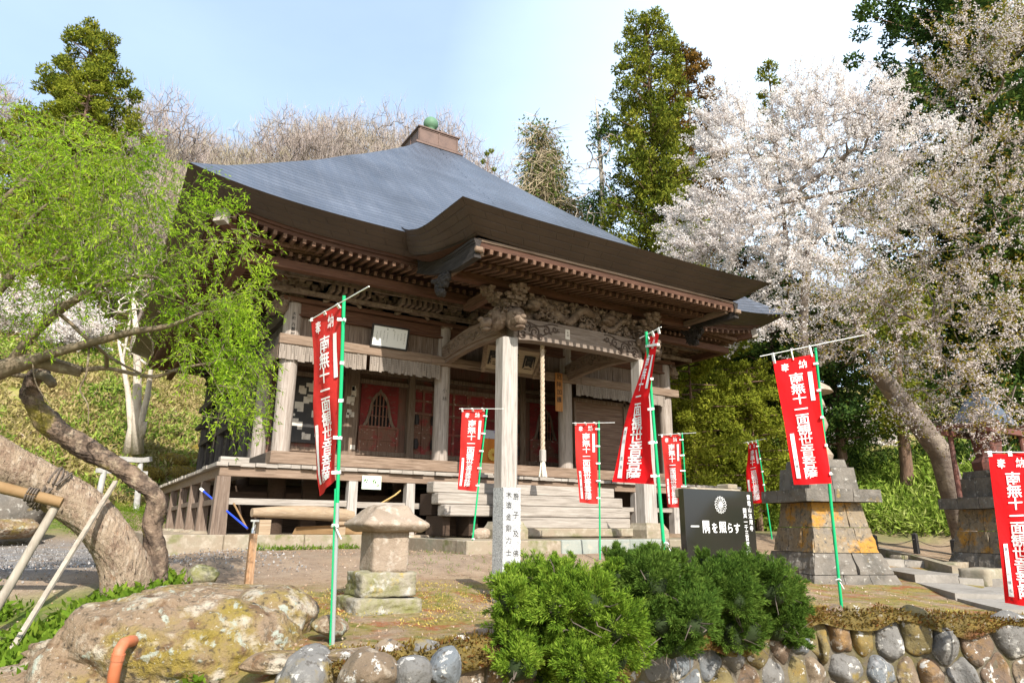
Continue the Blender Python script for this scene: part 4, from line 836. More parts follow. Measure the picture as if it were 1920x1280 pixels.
text_on(m, [('御', -.1, .22, .055), ('詠', .08, .22, .055)]+[(pool[rs.integers(len(pool))], .44-c*.105, .17-r*.042-.03*(c % 3), .032) for c in range(9) for r in range(rs.integers(5, 9)) if c not in (4,)], fn); m.build('writing', INKG, t)
t = thing('name_plaque', 'wide tilted wooden plaque with dark relief characters behind the left porch pillar', 'plaque', (6.45, -.9, 6.7))
ez = norm((0, -.42, .9)); o = np.array([6.45, -.95, 7.08]); m = MB(); m.beam(o-np.array([.98, 0, 0]), o+np.array([.98, 0, 0]), .05, .74, up=ez); m.build('panel', mat('plaque_wood', (.40, .31, .22), .8, [((.28, .2, .14), 3, .45, .7, gx)]), t)
m = MB(); fn = plane(o+np.array([0, -.03, 0])*1.0, (1, 0, 0), ez, .012); text_on(m, [('圓', .62, 0, .46), ('通', 0, 0, .46), ('閣', -.62, 0, .46)], fn, .03); m.build('writing', INK, t)
m = MB()
for s in (-1, 1): m.beam(o+np.array([s*1.0, -.02, 0])-ez*.47+np.array([-s*.10, 0, 0]), o+np.array([s*1.06, -.06, 0])+ez*.5, .12, .10)
for s in (-1, 1): m.beam(o+np.array([-.96, -.03, 0])+ez*.41*s, o+np.array([.96, -.03, 0])+ez*.41*s, .08, .09)
m.build('frame', WX, t)
t = thing('hanging_board', 'narrow orange wooden board with ink characters fixed to a pillar top', 'sign', (8.64, -.38, 5.78))
m = MB(); m.box(8.50, 8.79, -.395, -.36, 5.78, 7.06, ch=.01); m.build('panel', ORANGEW, t); m = MB(); text_on(m, [(c, 0, .52-.25*i, .2) for i, c in enumerate('厄除加護')], plane((8.645, -.397, 6.40), (1, 0, 0), (0, 0, 1)), .012); m.build('writing', INK, t)
t = thing('bell_rope', 'thick braided straw rope hanging in the middle of the porch with white tassel', 'rope', (5.87, -3.5, 3.41))
m = MB(); z = np.linspace(6.95, 4.08, 90)
for ph in (0, 2.09, 4.19): m.tube(np.stack([5.87+.028*np.cos(z*16+ph), -3.5+.028*np.sin(z*16+ph), z], 1), .036, 7)
m.build('braid', ROPE, t, smooth=True); m = MB(); m.box(5.80, 5.94, -3.57, -3.43, 3.78, 4.10, ch=.02); m.build('grip', SILVZ, t)
m = MB(); rs = np.random.default_rng(3)
for k in range(26): a = rs.uniform(0, 6.28); r = rs.uniform(.02, .1); m.tube([(5.87+.5*r*math.cos(a), -3.5+.5*r*math.sin(a), 3.8), (5.87+.8*r*math.cos(a), -3.5+.8*r*math.sin(a), 3.6), (5.87+1.25*r*math.cos(a), -3.5+1.25*r*math.sin(a), 3.40)], [.02, .026, .016], 5)
m.build('tassel', ROPEW, t)
t = thing('curtain', 'orange cloth curtain with a gold flower crest hung before the hall doors', 'curtain', (6.0, 1.6, 4.0))
pa, pc = aty(905, 822, 1.6), aty(943, 876, 1.6); x0, x1, z1, z0 = pa[0], pc[0]+.5, pa[2]+.02, pc[2]
xs_ = np.linspace(x0, x1, 24); m = MB()
for j in range(23): y = lambda x: 1.6+.03*math.sin(x*14); m.add([(xs_[j], y(xs_[j]), z0), (xs_[j+1], y(xs_[j+1]), z0), (xs_[j+1], y(xs_[j+1]), z1), (xs_[j], y(xs_[j]), z1)], [(0, 1, 2, 3)])
m.build('cloth', ORANGEC, t); m = MB(); m.box(x0, x1, 1.57, 1.63, z1, z1+.28); m.build('header', mat('pale_cloth', (.5, .5, .55), .8, [((.15, .1, .3), 2, .5, .6)]), t)
m = MB(); pcn = aty(925, 852, 1.54)
for k in range(16):
    a = k*math.pi/8; m.add([(pcn[0]+.03*math.cos(a), 1.545, pcn[2]+.03*math.sin(a)), (pcn[0]+.19*math.cos(a-.17), 1.545, pcn[2]+.19*math.sin(a-.17)), (pcn[0]+.215*math.cos(a), 1.545, pcn[2]+.215*math.sin(a)), (pcn[0]+.19*math.cos(a+.17), 1.545, pcn[2]+.19*math.sin(a+.17))], [(0, 1, 2, 3)])
m.build('crest', GOLD, t)
t = thing('notice_board', 'small pale notice with green plant pictures fixed under the veranda edge', 'notice', (1.9, -1.68, 3.04))
m = MB(); m.box(1.66, 2.16, -1.70, -1.68, 3.03, 3.36); m.build('panel', mat('pale_sign', (.62, .68, .55), .6), t)
m = MB(); rs = np.random.default_rng(5)
for (cx_, cz_, s) in ((1.76, 3.23, .05), (1.98, 3.22, .05), (2.07, 3.13, .035)):
    for k in range(9): a = rs.uniform(0, 6.3); m.add([(cx_+s*.2*math.cos(a), -1.703, cz_+s*.2*math.sin(a)), (cx_+s*math.cos(a-.4), -1.703, cz_+s*math.sin(a-.4)), (cx_+s*1.1*math.cos(a+.1), -1.703, cz_+s*1.1*math.sin(a+.1)), (cx_+s*.8*math.cos(a+.5), -1.703, cz_+s*.8*math.sin(a+.5))], [(0, 1, 2, 3)])
m.build('plant_picture', mat('print_green', (.08, .25, .05), .7), t)
m = MB(); text_on(m, [(c, -.19+.042*i, .13, .036) for i, c in enumerate('境内の植物を大切に')]+[(c, -.06+.05*i, -.12, .04) for i, c in enumerate('法用寺')], plane((1.91, -1.70, 3.195), (1, 0, 0), (0, 0, 1))); m.build('writing', INK, t)
# clutter under and before the veranda
m = MB(); L_ = np.array([-.95, -2.0, 2.42]); R2 = np.array([1.5, -1.55, 2.36]); tt = np.linspace(0, 1, 16); m.tube([L_+(R2-L_)*q+np.array([0, 0, .05*math.sin(q*3)]) for q in tt], [.10+.07*math.sin(min(1, q*1.6)*1.57) for q in tt], 10)
m.box(-.75, -.5, -1.95, -1.65, 1.93, 2.27); m.box(1.0, 1.25, -1.9, -1.6, 1.93, 2.25)
lone('wooden_trough', m, mat('pale_timber', (.30, .22, .14), .8, [((.19, .13, .08), 2.5, .45, .7, gx), ((.4, .32, .23), 5, .5, .7, gx)]), (.2, -1.9, 1.95), 'long rounded pale timber lying on the platform under the veranda front', 'timber', smooth=True)
m = MB(); m.hexa([(.5, -1.6, 1.95), (2.0, -1.95, 1.95), (2.0, -1.8, 1.95), (.0, -1.9, 1.95), (.05, -2.05, 2.12), (1.9, -1.92, 2.2), (1.9, -1.82, 2.2), (.05, -1.95, 2.1)]); lone('fallen_board', m, LOGY, (1, -1.95, 1.95), 'rough split board lying beside the rounded timber under the veranda', 'board')
def stick(name, p, q, r, mt, label, cat, tip=None):
    t = thing(name, label, cat, p); m = MB(); m.tube([p, q], r, 7); m.build('handle', mt, t)
    if tip: m = MB(); d = norm(np.array(q)-np.array(p)); m.tube([np.array(q)-d*.01, np.array(q)+d*.10], r*1.5, 7); m.build('tip', tip, t)
    return t
stick('broom', at(464, 990, 14.9), at(381, 920, 15.6), .022, BLUEP, 'blue pole with white end leaning by the corner post of the veranda', 'broom', WHITEP)
stick('wooden_stick', at(464, 992, 15.0), at(438, 943, 15.3), .022, LOGY, 'brown stick leaning under the veranda beside the blue pole', 'stick')
stick('broom', (2.75, -1.0, 1.95), (3.05, -1.35, 2.98), .02, BLUEP, 'dark blue broom handle with white end leaning on the brace rail', 'broom', WHITEP)
for k, (dx, lb) in enumerate(((0, 'yellow bamboo rake handle leaning on the brace rail, lowest of three'), (.12, 'yellow bamboo rake handle leaning on the brace rail, middle of three'), (.22, 'yellow bamboo rake handle leaning on the brace rail, uppermost of three'))):
    stick('bamboo_rake', (1.95+dx, -1.1, 2.45), (2.62+dx*.5, -1.62, 2.93+.05*k), .018, BAMB, lb, 'rake')
stick('thin_pole', (3.0, -2.0, 1.95), (3.9, -1.9, 2.95), .014, WX, 'thin grey pole leaning from the ground to the stair side', 'pole'); stick('thin_pole', (3.35, -2.2, 1.95), (3.85, -1.8, 2.5), .014, WX, 'short grey pole leaning below the longer one beside the stair', 'pole')

# ---------------------------------------------------------------- votive flags
MAIN = '南無十一面観世音菩薩'
def make_flag(pole, rows, D, bar, label, strip='竹松 宗徳', clips=5, r=.014, split=.55, tip=None, mt=None, extra=None):
    """pole: ((u,v) base, (u,v) top, Dbase, Dtop); rows: (v, left px, right px, depth left, depth right)"""
    b, tp = at(*pole[0], pole[2]), at(*pole[1], pole[3])
    t = thing('votive_flag', label, 'flag', b, 'red votive flags before the temple hall')
    d = tp-b; m = MB(); m.tube([b-norm(d)*.15, b+d*split], r*1.15, 10); m.build('pole', STEEL if tip == 'steel' else GREEN, t, smooth=True); m = MB(); m.tube([b+d*(split-.03), tp+norm(d)*.03], r, 10); m.build('upper_pole', GREEN, t, smooth=True)
    if tip == 'steel': m = MB(); o_ = np.array([-.026, -.006, 0]); m.tube([b-norm(d)*.15+o_, b+d*.44+o_], r*.5, 10); m.build('support_pole', GREEN, t, smooth=True)
    ba, bb = at(*bar[0], bar[2]), at(*bar[1], bar[3]); m = MB(); m.tube([ba, bb], .006, 7); m.build('crossbar', WHITEP, t)
    vv = np.array([q[0] for q in rows]); Lp = np.array([at(*q[1], q[3]) for q in rows]); Rp = np.array([at(*q[2], q[4]) for q in rows])
    def fn(s, v):
        s = np.asarray(s, float); v = np.asarray(v, float)
        l = np.stack([np.interp(v, vv, Lp[:, i]) for i in range(3)], -1); q = np.stack([np.interp(v, vv, Rp[:, i]) for i in range(3)], -1)
        p = l+(q-l)*s[..., None]; w = np.linalg.norm(q-l, axis=-1)
        n = np.cross((Rp-Lp)[0], (Lp[-1]-Lp[0])); n = norm(n)
        ph = b[0]*3+b[1]; wave = .018*np.sin(s*4.2+v*6+ph)*np.minimum(1, v*3)+.006*np.sin(s*9-v*8+ph*2)*np.minimum(1, v*2)*(1+1.2*v)
        return p+n*wave[..., None]
    vs, ss = np.linspace(0, 1, 60), np.linspace(0, 1, 22); Vv, Ss = np.meshgrid(vs, ss, indexing='ij'); cloth = grid_mesh('cloth', fn(Ss, Vv), mt or FLAG, t)
    # which way is the front: towards the camera
    n = norm(np.cross((Rp-Lp)[0], (Lp[-1]-Lp[0]))); sg = -1 if n@(CAM-b) < 0 else 1
    W, H = .6, 1.8
    def onc(x, y): return fn(np.asarray(x)/W, np.asarray(y)/H)+n*sg*.011
    m = MB(); chars = [('奉', .27*W, .065*H, .125), ('納', .70*W, .06*H, .125)]+[(c, .50*W, (.145+.083*i)*H+.035, (.225, .165)) for i, c in enumerate(MAIN)]
    for ch, x, y, sz in chars:
        v, f = glyph(ch, .016); sx, sy = sz if isinstance(sz, tuple) else (sz, sz)
        m.add(onc(v[:, 0]*sx+x, -v[:, 1]*sy+y), f)
    m.build('lettering', FLTXT, cloth)
    m = MB()
    for (s0, s1, v0, v1) in ((.79, .90, .13, .36), (.10, .21, .60, .95)):
        k = 14; sv = np.linspace(v0, v1, k); g = [onc(np.array([s0*W, s1*W]), np.array([q*H, q*H])) for q in sv]
        for j in range(k-1): m.add([g[j][0], g[j][1], g[j+1][1], g[j+1][0]], [(0, 1, 2, 3)])
        m.build('name_strip', FLTXT, cloth); m = MB()
    m = MB(); nn = n*sg*.003
    for i, c in enumerate(strip):
        if c == ' ': continue
        v, f = glyph(c, .0); m.add(onc(v[:, 0]*.05+.155*W, -v[:, 1]*.05+(.635+.055*i)*H)+nn, f)
    if len(m.V): m.build('strip_writing', INK, cloth)
    for k in range(clips):   # white loops that hold the cloth to the pole
        q = (k+.35)/(clips-.3); e = fn(np.array([1.0]), np.array([q]))[0]; tq = np.clip(((e-b)@d)/(d@d), 0, 1); pp = b+d*tq; m = MB(); m.beam(e-norm(pp-e)*.03, pp+norm(pp-e)*.02, .035, .03) if np.linalg.norm(pp-e) > .01 else m.box(*(np.repeat(pp, 2)+np.tile([-.02, .02], 3))); m.build('loop', WHITEP, t)
    for q in (.04, .5, .96):
        e = fn(np.array([q]), np.array([0.0]))[0]; c = ba+(bb-ba)*np.clip(((e-ba)@(bb-ba))/((bb-ba)@(bb-ba)), 0, 1); m = MB(); m.beam(e-np.array([0, 0, .03]), c+np.array([0, 0, .012]), .04, .012); m.build('loop', WHITEP, t)
    if extra is not None:
        m = MB(); p = at(*extra, pole[2]); m.tube([p+np.array([.03*math.cos(a), .03*math.sin(a), .012*math.sin(2*a)]) for a in np.linspace(0, 6.3, 12)], .008, 5); m.tube([p, p+np.array([.06, -.03, -.12])], .006, 5); m.build('tie', WHITEP, t)
    return t
make_flag(((624, 1200), (645, 560), 6.4, 6.5), [(0, (583, 598), (640, 571), 6.95, 6.5), (.3, (588, 702), (638, 685), 6.9, 6.5), (.65, (594, 815), (634, 800), 6.9, 6.48), (.9, (591, 893), (632, 880), 6.85, 6.45), (1, (596, 930), (632, 898), 6.85, 6.45)], 6.5, ((580, 601), (692, 537), 6.98, 6.0), 'faded red flag on the tallest pole, nearest the mossy boulder', '', 5, .017, .40, 'steel', FLAGD, (628, 985))
make_flag(((884, 1029), (913, 768), 14.0, 14.4), [(0, (866, 769), (909, 768), 14.5, 14.3), (.5, (863, 843), (902, 845), 14.5, 14.25), (1, (858, 917), (893, 921), 14.4, 14.1)], 14.2, ((861, 766), (945, 766), 14.5, 14.0), 'red flag standing between the stone lantern and the granite post, before the stair', '鈴木 太郎', 5, .016, .5, None, FLAGD, (887, 1010))
make_flag(((1125, 1035), (1123, 792), 14.6, 14.8), [(0, (1078, 794), (1119, 793), 14.9, 14.8), (.5, (1080, 868), (1120, 868), 14.9, 14.75), (1, (1087, 941), (1121, 945), 14.85, 14.65)], 14.7, ((1073, 793), (1153, 792), 14.9, 14.5), 'red flag in front of the middle of the wooden stair', '須藤 和子', 5, .016, .5, None, FLAGD)
make_flag(((1250, 1090), (1212, 626), 8.5, 8.7), [(0, (1216, 633), (1237, 621), 8.75, 8.45), (.2, (1203, 688), (1225, 688), 8.85, 8.5), (.42, (1186, 748), (1213, 742), 8.95, 8.55), (.7, (1164, 832), (1221, 826), 9.0, 8.6), (.9, (1150, 888), (1227, 887), 9.0, 8.6), (1, (1146, 902), (1229, 908), 9.0, 8.6)], 8.6, ((1200, 634), (1240, 613), 8.85, 8.4), 'bright red flag blown into a twist, before the right porch pillar', '茂川 友治', 5, .02, .42, None, FLAG, (1249, 1018))
make_flag(((1292, 1010), (1279, 813), 16.0, 16.2), [(0, (1240, 817), (1276, 814), 16.4, 16.2), (.5, (1246, 884), (1278, 882), 16.35, 16.15), (1, (1252, 950), (1281, 952), 16.3, 16.05)], 16.2, ((1234, 815), (1305, 811), 16.45, 15.9), 'red flag partly behind the left edge of the black granite monument', '佐藤 正義', 5, .016, .5, None, FLAGD)
make_flag(((1446, 1000), (1420, 826), 19.3, 19.5), [(0, (1403, 831), (1419, 828), 19.9, 19.5), (.4, (1400, 878), (1426, 872), 19.85, 19.45), (1, (1402, 944), (1438, 942), 19.8, 19.35)], 19.5, ((1394, 830), (1436, 822), 20.0, 19.2), 'most distant red flag, between the black monument and the large pedestal', '', 5, .017, .5, None, FLAG)
make_flag(((1576, 1118), (1529, 656), 9.3, 9.5), [(0, (1449, 678), (1526, 664), 9.55, 9.4), (.5, (1470, 790), (1541, 782), 9.5, 9.35), (1, (1489, 909), (1559, 905), 9.45, 9.3)], 9.4, ((1425, 668), (1620, 628), 9.6, 9.3), 'bright red flag in front of the tall lichen stained pedestal', '竹松 宗徳', 5, .018, .45, None, FLAG, (1572, 1086))
make_flag(((2003, 1300), (1937, 846), 7.6, 7.9), [(0, (1853, 851), (1935, 849), 8.05, 7.9), (.5, (1869, 990), (1948, 990), 8.0, 7.8), (1, (1886, 1131), (1968, 1140), 7.95, 7.7)], 7.9, ((1846, 847), (1960, 848), 8.1, 7.8), 'bright red flag cut off by the right edge, nearest the stone path', '施主 小林ちよ', 5, .018, .45, None, FLAG)

# ---------------------------------------------------------------- stones of the forecourt
p = at(942, 1112, 9.45); gp = gz_(p[0], p[1]); t = thing('stone_post', 'square grey granite marker post with black carved characters by the juniper', 'stone post', (p[0]+.15, p[1]+.15, gp))
m = MB(); m.frustum((p[0]+.145, p[1]+.145, gp-.2), [(.15, .15, 0), (.145, .145, 2.72-gp+.2)]); m.build('shaft', GRAN, t); m = MB(); m.frustum((p[0]+.145, p[1]+.145, gp-.2), [(.24, .24, 0), (.24, .24, .22)]); m.build('plinth', MORT, t)
m = MB(); fn = plane((p[0]+.145, p[1]-.004, 0), (1, 0, 0), (0, 0, 1), .004); Zv = lambda v: float(aty(958, v, p[1])[2])
text_on(m, [(c, -.055, Zv(v), .10) for c, v in zip('木造金剛力士像', (927, 946, 968, 990, 1012, 1035, 1057))]+[(c, .065, Zv(v), .10) for c, v in zip('厨子及佛', (930, 965, 1000, 1037))], fn, .0); m.build('carved_writing', INK, t)
# stone lantern with mushroom cap
p = at(716, 1125, 8.75); g0 = gz_(p[0], p[1]); t = thing('stone_lantern', 'squat stone lantern with a wide worn cap on two mossy blocks', 'lantern', (p[0], p[1], g0))
Zq = lambda v: float(at(716, v, 8.75)[2])
def soft_block(c, hx, hy, z0, z1, amp=.02, seed=0, n=9, prof=None):
    bm = bmesh.new(); bmesh.ops.create_cube(bm, size=2); bmesh.ops.subdivide_edges(bm, edges=bm.edges[:], cuts=n, use_grid_fill=True); rs = np.random.default_rng(seed)
    v = np.array([q.co[:] for q in bm.verts]); r = np.linalg.norm(v, axis=1); K = rs.normal(size=(9, 3))*2.4; ph = rs.uniform(0, 6.3, 9); d = np.sin(v@K.T+ph).mean(1); K2 = rs.normal(size=(9, 3))*8; d2 = np.sin(v@K2.T+ph).mean(1)
    rd = np.maximum(0, np.sort(np.abs(v), axis=1)[:, 1]-.86)*.5; q = v*(1-rd[:, None]*.6); nrm = v/r[:, None]; q = q*np.array([hx, hy, (z1-z0)/2]); 
    if prof is not None: s = np.interp(v[:, 2], *prof); q[:, 0] *= s; q[:, 1] *= s
    q = q+nrm*(d*amp+d2*amp*.5)[:, None]+np.array([c[0], c[1], (z0+z1)/2])
    f = [[w.index for w in fc.verts] for fc in bm.faces]; bm.free(); return q, f
for (h, z0, z1, nm, sd) in ((.44, g0-.1, Zq(1116), 'base_block', 1), (.37, Zq(1116), Zq(1070), 'upper_block', 2)):
    m = MB(); m.add(*soft_block((p[0]-.03, p[1]), h, h*.9, z0, z1, .045, sd, 14)); m.build(nm, MOSSY, t, smooth='all')
m = MB(); m.add(*soft_block(p, .245, .245, Zq(1070)-.02, Zq(992)+.01, .018, 3, 12)); m.build('lamp_body', LANT, t, smooth='all')
m = MB(); m.add(*soft_block(p, .44, .44, Zq(997), Zq(946), .035, 4, 14, ([-1, -.55, -.3, .2, 1], [.80, 1.02, 1.0, .74, .46]))); m.build('cap', LANT, t, smooth='all')
# black granite monument
YB = -9.3; bx0, bx1 = aty(1284, 960, YB)[0], aty(1414, 960, YB)[0]; bz1 = aty(1345, 918, YB)[2]; g0 = gz_(6, YB)
t = thing('granite_monument', 'polished black granite slab with white crest and brush writing behind the junipers', 'monument', ((bx0+bx1)/2, YB, g0))
m = MB(); m.box(bx0, bx1, YB, YB+.14, 1.5, bz1, ch=.006); m.build('slab', BLKG, t); m = MB(); m.box(bx0-.2, bx1+.28, YB-.18, YB+.34, g0-.2, 1.50, ch=.012); m.build('plinth', GRAN, t)
def onb(u, v): q = aty(u, v, YB); return q[0], q[2]
fn = plane((0, YB, 0), (1, 0, 0), (0, 0, 1), .003); fnb = lambda x, y: np.stack([np.asarray(x), np.full(len(x), YB-.003), np.asarray(y)], 1)
m = MB(); L1 = []
for c, u, v, s in zip('一隅を照らす', (1303, 1324, 1340, 1355, 1369, 1382), (986, 987, 989, 988, 989, 990), ((.22, .22), (.2, .24), (.17, .2), (.2, .22), (.17, .2), (.19, .2))): x, z = onb(u, v); L1.append((c, x, z, s))
text_on(m, L1, fnb, .012)
cols = [('雷電山法用寺', 1403, 932, 1409, 990), ('開基一千三百年記念', 1396, 957, 1404, 1040)]
for s, u0, v0, u1, v1 in cols:
    k = len(s)-1; text_on(m, [(c, *onb(u0+(u1-u0)*i/k, v0+(v1-v0)*i/k), .105) for i, c in enumerate(s)], fnb, .006)
m.build('white_writing', WHT, t)
m = MB(); cx_, cz_ = onb(1351, 946)
for k in range(16):
    a = k*math.pi/8+.0; pts = []
    for q in np.linspace(0, 1, 9): b_ = -0.19+.38*q; rr_ = .115+.04*math.sin(q*math.pi); pts.append((cx_+rr_*math.cos(a+b_), YB-.003, cz_+rr_*math.sin(a+b_)))
    m.tube(pts, .0045, 4); m.tube([(cx_+.045*math.cos(a+.19), YB-.003, cz_+.045*math.sin(a+.19)), (cx_+.118*math.cos(a+.19), YB-.003, cz_+.118*math.sin(a+.19))], .0045, 4)
for a in (math.pi/2, math.pi*7/6, math.pi*11/6): m.add([(cx_+.03*math.cos(a)+.026*math.cos(b_), YB-.004, cz_+.03*math.sin(a)+.026*math.sin(b_)) for b_ in np.linspace(0, 6.28, 14)[:-1]], [tuple(range(13))])
m.build('flower_crest', WHT, t)
m = MB(); a, b_ = at(1296, 916, 14.3), at(1398, 918, 15.0); m.box(a[0], b_[0], a[1], a[1]+.5, 2.78, 2.99, ch=.03); m.box(b_[0]-.35, b_[0]-.05, a[1]+.05, a[1]+.4, 2.993, 3.1, ch=.02)
for x in (a[0]+.15, b_[0]-.45): m.box(x, x+.3, a[1]+.1, a[1]+.4, 1.1, 2.78)
lone('stone_table', m, CURB, (a[0], a[1], 1.2), 'weathered flat stone slab on two supports just behind the black monument', 'stone slab')
# large stepped pedestals
def pedestal(c, g, label, fancy):
    t = thing('stone_pedestal', label, 'pedestal', (c[0], c[1], g), 'tall stepped stone pedestals beside the path'); rs = np.random.default_rng(int(c[0]*10))
    SC = 1.0; ROT = R_(-21)
    def course(h0, h1, z0, z1, nm, mt, nb, sd, amp=.02):
        m = MB(); h0, h1 = h0*SC, h1*SC
        for side in range(4):
            cuts = [-1]+sorted((np.arange(1, nb)/nb*2-1+rs.uniform(-.12, .12, nb-1)).tolist())+[1]
            for a, b_ in zip(cuts[:-1], cuts[1:]):
                P4 = []
                for (h, z) in ((h0, z0+.006), (h1, z1-.006)):
                    for (s, dpt) in ((a, 0), (b_, 0), (b_, .4), (a, .4)): P4.append((s*(h)+(.008 if s == a else -.008), -h+dpt*.999, z))
                q = np.array(P4); bm = bmesh.new(); vs = [bm.verts.new(w) for w in q]
                for f in ((3, 2, 1, 0), (4, 5, 6, 7), (0, 1, 5, 4), (1, 2, 6, 5), (2, 3, 7, 6), (3, 0, 4, 7)): bm.faces.new([vs[w] for w in f])
                bmesh.ops.subdivide_edges(bm, edges=bm.edges[:], cuts=7, use_grid_fill=True)
                K = rs.normal(size=(8, 3))*5; ph = rs.uniform(0, 6.3, 8); K2 = rs.normal(size=(8, 3))*16
                for w in bm.verts:
                    v = np.array(w.co[:]); d_ = np.sin(K@v+ph).mean()*amp*1.3+np.sin(K2@v+ph).mean()*amp*1.2; w.co.y += d_
                v = np.array([w.co[:] for w in bm.verts]); f = [[w.index for w in fc.verts] for fc in bm.faces] if not bm.verts.index_update() else []; bm.free()
                m.add(rotz(v, side*math.pi/2+ROT)+np.array([c[0], c[1], g]), f)
        m.frustum((c[0], c[1], g), [(h0*.93, h0*.93, z0+.01), (h1*.93, h1*.93, z1-.01)], 0, ROT); return m.build(nm, mt, t, smooth=False)
    course(1.02, .94, -.15, .10, 'foot_slab', PEDD, 3, 0, .02); course(.92, .78, .10, .52, 'rough_course', PEDD, 2, 1, .05); course(.76, .67, .52, 1.03, 'middle_course', PEDS, 3, 2, .035); course(.66, .58, 1.03, 1.55, 'upper_course', PEDS, 3, 3, .022)
    course(.88, .88, 1.55, 1.82, 'cornice_slab', PEDD, 3, 4, .012); course(.58, .55, 1.82, 2.30, 'block', PEDD, 2, 5, .015); course(.46, .43, 2.30, 2.48, 'top_block', PEDD, 1, 6, .012)
    if fancy:
        m = MB(); m.lathe((c[0], c[1], g+2.47), [(.36, 0), (.40, .12), (.3, .3), (.2, .4), (.19, .55), (.30, .66), (.36, .8), (.31, .98), (.2, 1.05), (.26, 1.12), (.34, 1.24), (.31, 1.4), (.22, 1.5), (.55, 1.55), (.5, 1.64), (.2, 1.85), (.1, 1.9), (.13, 2.0), (.02, 2.15)], 14); m.build('lantern_top', LANT, t, smooth=True)
    return t
pc = at(1552, 1088, 14.7); pedestal((pc[0], pc[1]), gz_(pc[0], pc[1])-.02, 'tall stepped pedestal with orange lichen and a round stacked lantern, behind the single red flag', True)
q2 = at(1893, 1080, 16.4); g2 = gz_(q2[0], q2[1]); pedestal((q2[0], q2[1]), g2, 'tall stepped pedestal at the right edge beneath the rusty bronze lantern', False)
t = thing('bronze_lantern', 'rusty red bronze lantern with a blue grey roof standing on the right pedestal', 'lantern', (q2[0], q2[1], g2+2.48))
zr = float(at(1835, 752, 16.4)[2]); zb_ = float(at(1815, 803, 16.4)[2])
m = MB()
for sx in (-1, 1):
    for sy in (-1, 1): m.tube([(q2[0]+sx*.80, q2[1]+sy*.45, g2+1.83), (q2[0]+sx*.80, q2[1]+sy*.45, zb_)], .06, 9)
m.each('post', BRONZ, t); m = MB()
for sy in (-1, 1): m.beam((q2[0]-1.0, q2[1]+sy*.5, zb_), (q2[0]+1.0, q2[1]+sy*.5, zb_), .13, .13)
for sx in (-1, 1): m.beam((q2[0]+sx*.85, q2[1]-.7, zb_+.14), (q2[0]+sx*.85, q2[1]+.7, zb_+.14), .12, .12)
m.each('beam', BRONZ, t); m = MB(); m.lathe((q2[0], q2[1], g2+2.48), [(.4, 0), (.42, .2), (.3, .35), (.34, .7), (.36, zb_-g2-2.3)], 8); m.build('lamp_body', BRONZ, t)
m = MB(); m.frustum((q2[0], q2[1], zb_+.2), [(.62, .55, 0), (.6, .5, .08), (.42, .36, .35), (.3, .26, zr-zb_-.05), (.08, .08, zr-zb_+.25)]); m.build('lantern_roof', SLATE, t)
# charred rope posts
pr_ = None
for k, (u, v, D, lb) in enumerate(((1643, 1042, 18.8, 'short black rope post nearest the lichen pedestal'), (1720, 1040, 20.0, 'short black rope post in the middle of the open ground'), (1793, 1052, 19.0, 'short black rope post, left one of the pair by the right pedestal'), (1799, 1040, 19.8, 'short black rope post, right one of the pair by the right pedestal'))):
    p = at(u, v, D); g = gz_(p[0], p[1]); m = MB(); m.frustum((p[0], p[1], g-.1), [(.065, .065, 0), (.06, .06, .65), (.02, .02, .69)]); lone('rope_post', m, POSTD, (p[0], p[1], g), lb, 'post', 'black posts of the rope barrier')
    q = np.array([p[0], p[1], g+.42])
    if pr_ is not None and k < 3:
        a = np.linspace(0, 1, 12); m = MB(); m.tube(pr_+(q-pr_)*a[:, None]-np.stack([0*a, 0*a, .12*np.sin(a*np.pi)], 1), .012, 5); lone('barrier_rope', m, TWIGD, pr_, ('sagging thin rope of the barrier, between the first and middle black posts', 'sagging thin rope of the barrier, between the middle post and the pair')[k-1], 'rope')
    pr_ = q
for k, (u, v, D, s, lb) in enumerate(((1790, 1075, 16.5, .22, 'low grey kerb block at the foot of the right pedestal'), (1690, 1062, 17.8, .16, 'small flat stone lying beside the path'), (1845, 1092, 14.5, .30, 'squared kerb block at the corner of the stone path'))):
    p = at(u, v, D); g = gz_(p[0], p[1]); m = MB(); m.add(*soft_block(p, s*1.4, s, g-.05, g+s*1.1, .02, k, 6)); lone('kerb_block', m, CURB, (p[0], p[1], g), lb, 'stone', smooth='all')
m = MB(); A = [tuple(at(u, v, D)[:2]) for u, v, D in ((1640, 1058, 19.5), (1720, 1066, 17.6), (1795, 1078, 15.8))]
for a, b_ in zip(A[:-1], A[1:]): za, zb2 = gz_(*a), gz_(*b_); m.beam((*a, za+.08), (*b_, zb2+.08), .2, .28)
lone('path_kerb', m, CURB, (A[1][0], A[1][1], 1.2), 'long low stone kerb along the far side of the path', 'kerb')

# ---------------------------------------------------------------- retaining wall
t = thing('retaining_wall', 'low retaining wall of rounded river cobbles with mossy top along the road', 'wall', (2, -12.4, 0))
wx = np.arange(-2.6, 9.4, .1); wy = ywall(wx); m = MB()
top_ = [(x, y, float(terrain(np.array([x]), np.array([y+.35]), False)[0])) for x, y in zip(wx, wy)]
for j in range(len(wx)-1):
    (x0, y0, z0), (x1, y1, z1) = top_[j], top_[j+1]
    m.hexa([(x0, y0-.19, -.3), (x1, y1-.19, -.3), (x1, y1+.3, -.3), (x0, y0+.3, -.3), (x0, y0-.09, z0-.05), (x1, y1-.09, z1-.05), (x1, y1+.3, z1-.03), (x0, y0+.3, z0-.03)])
m.build('mortar', MORT, t)
rs = np.random.default_rng(41)
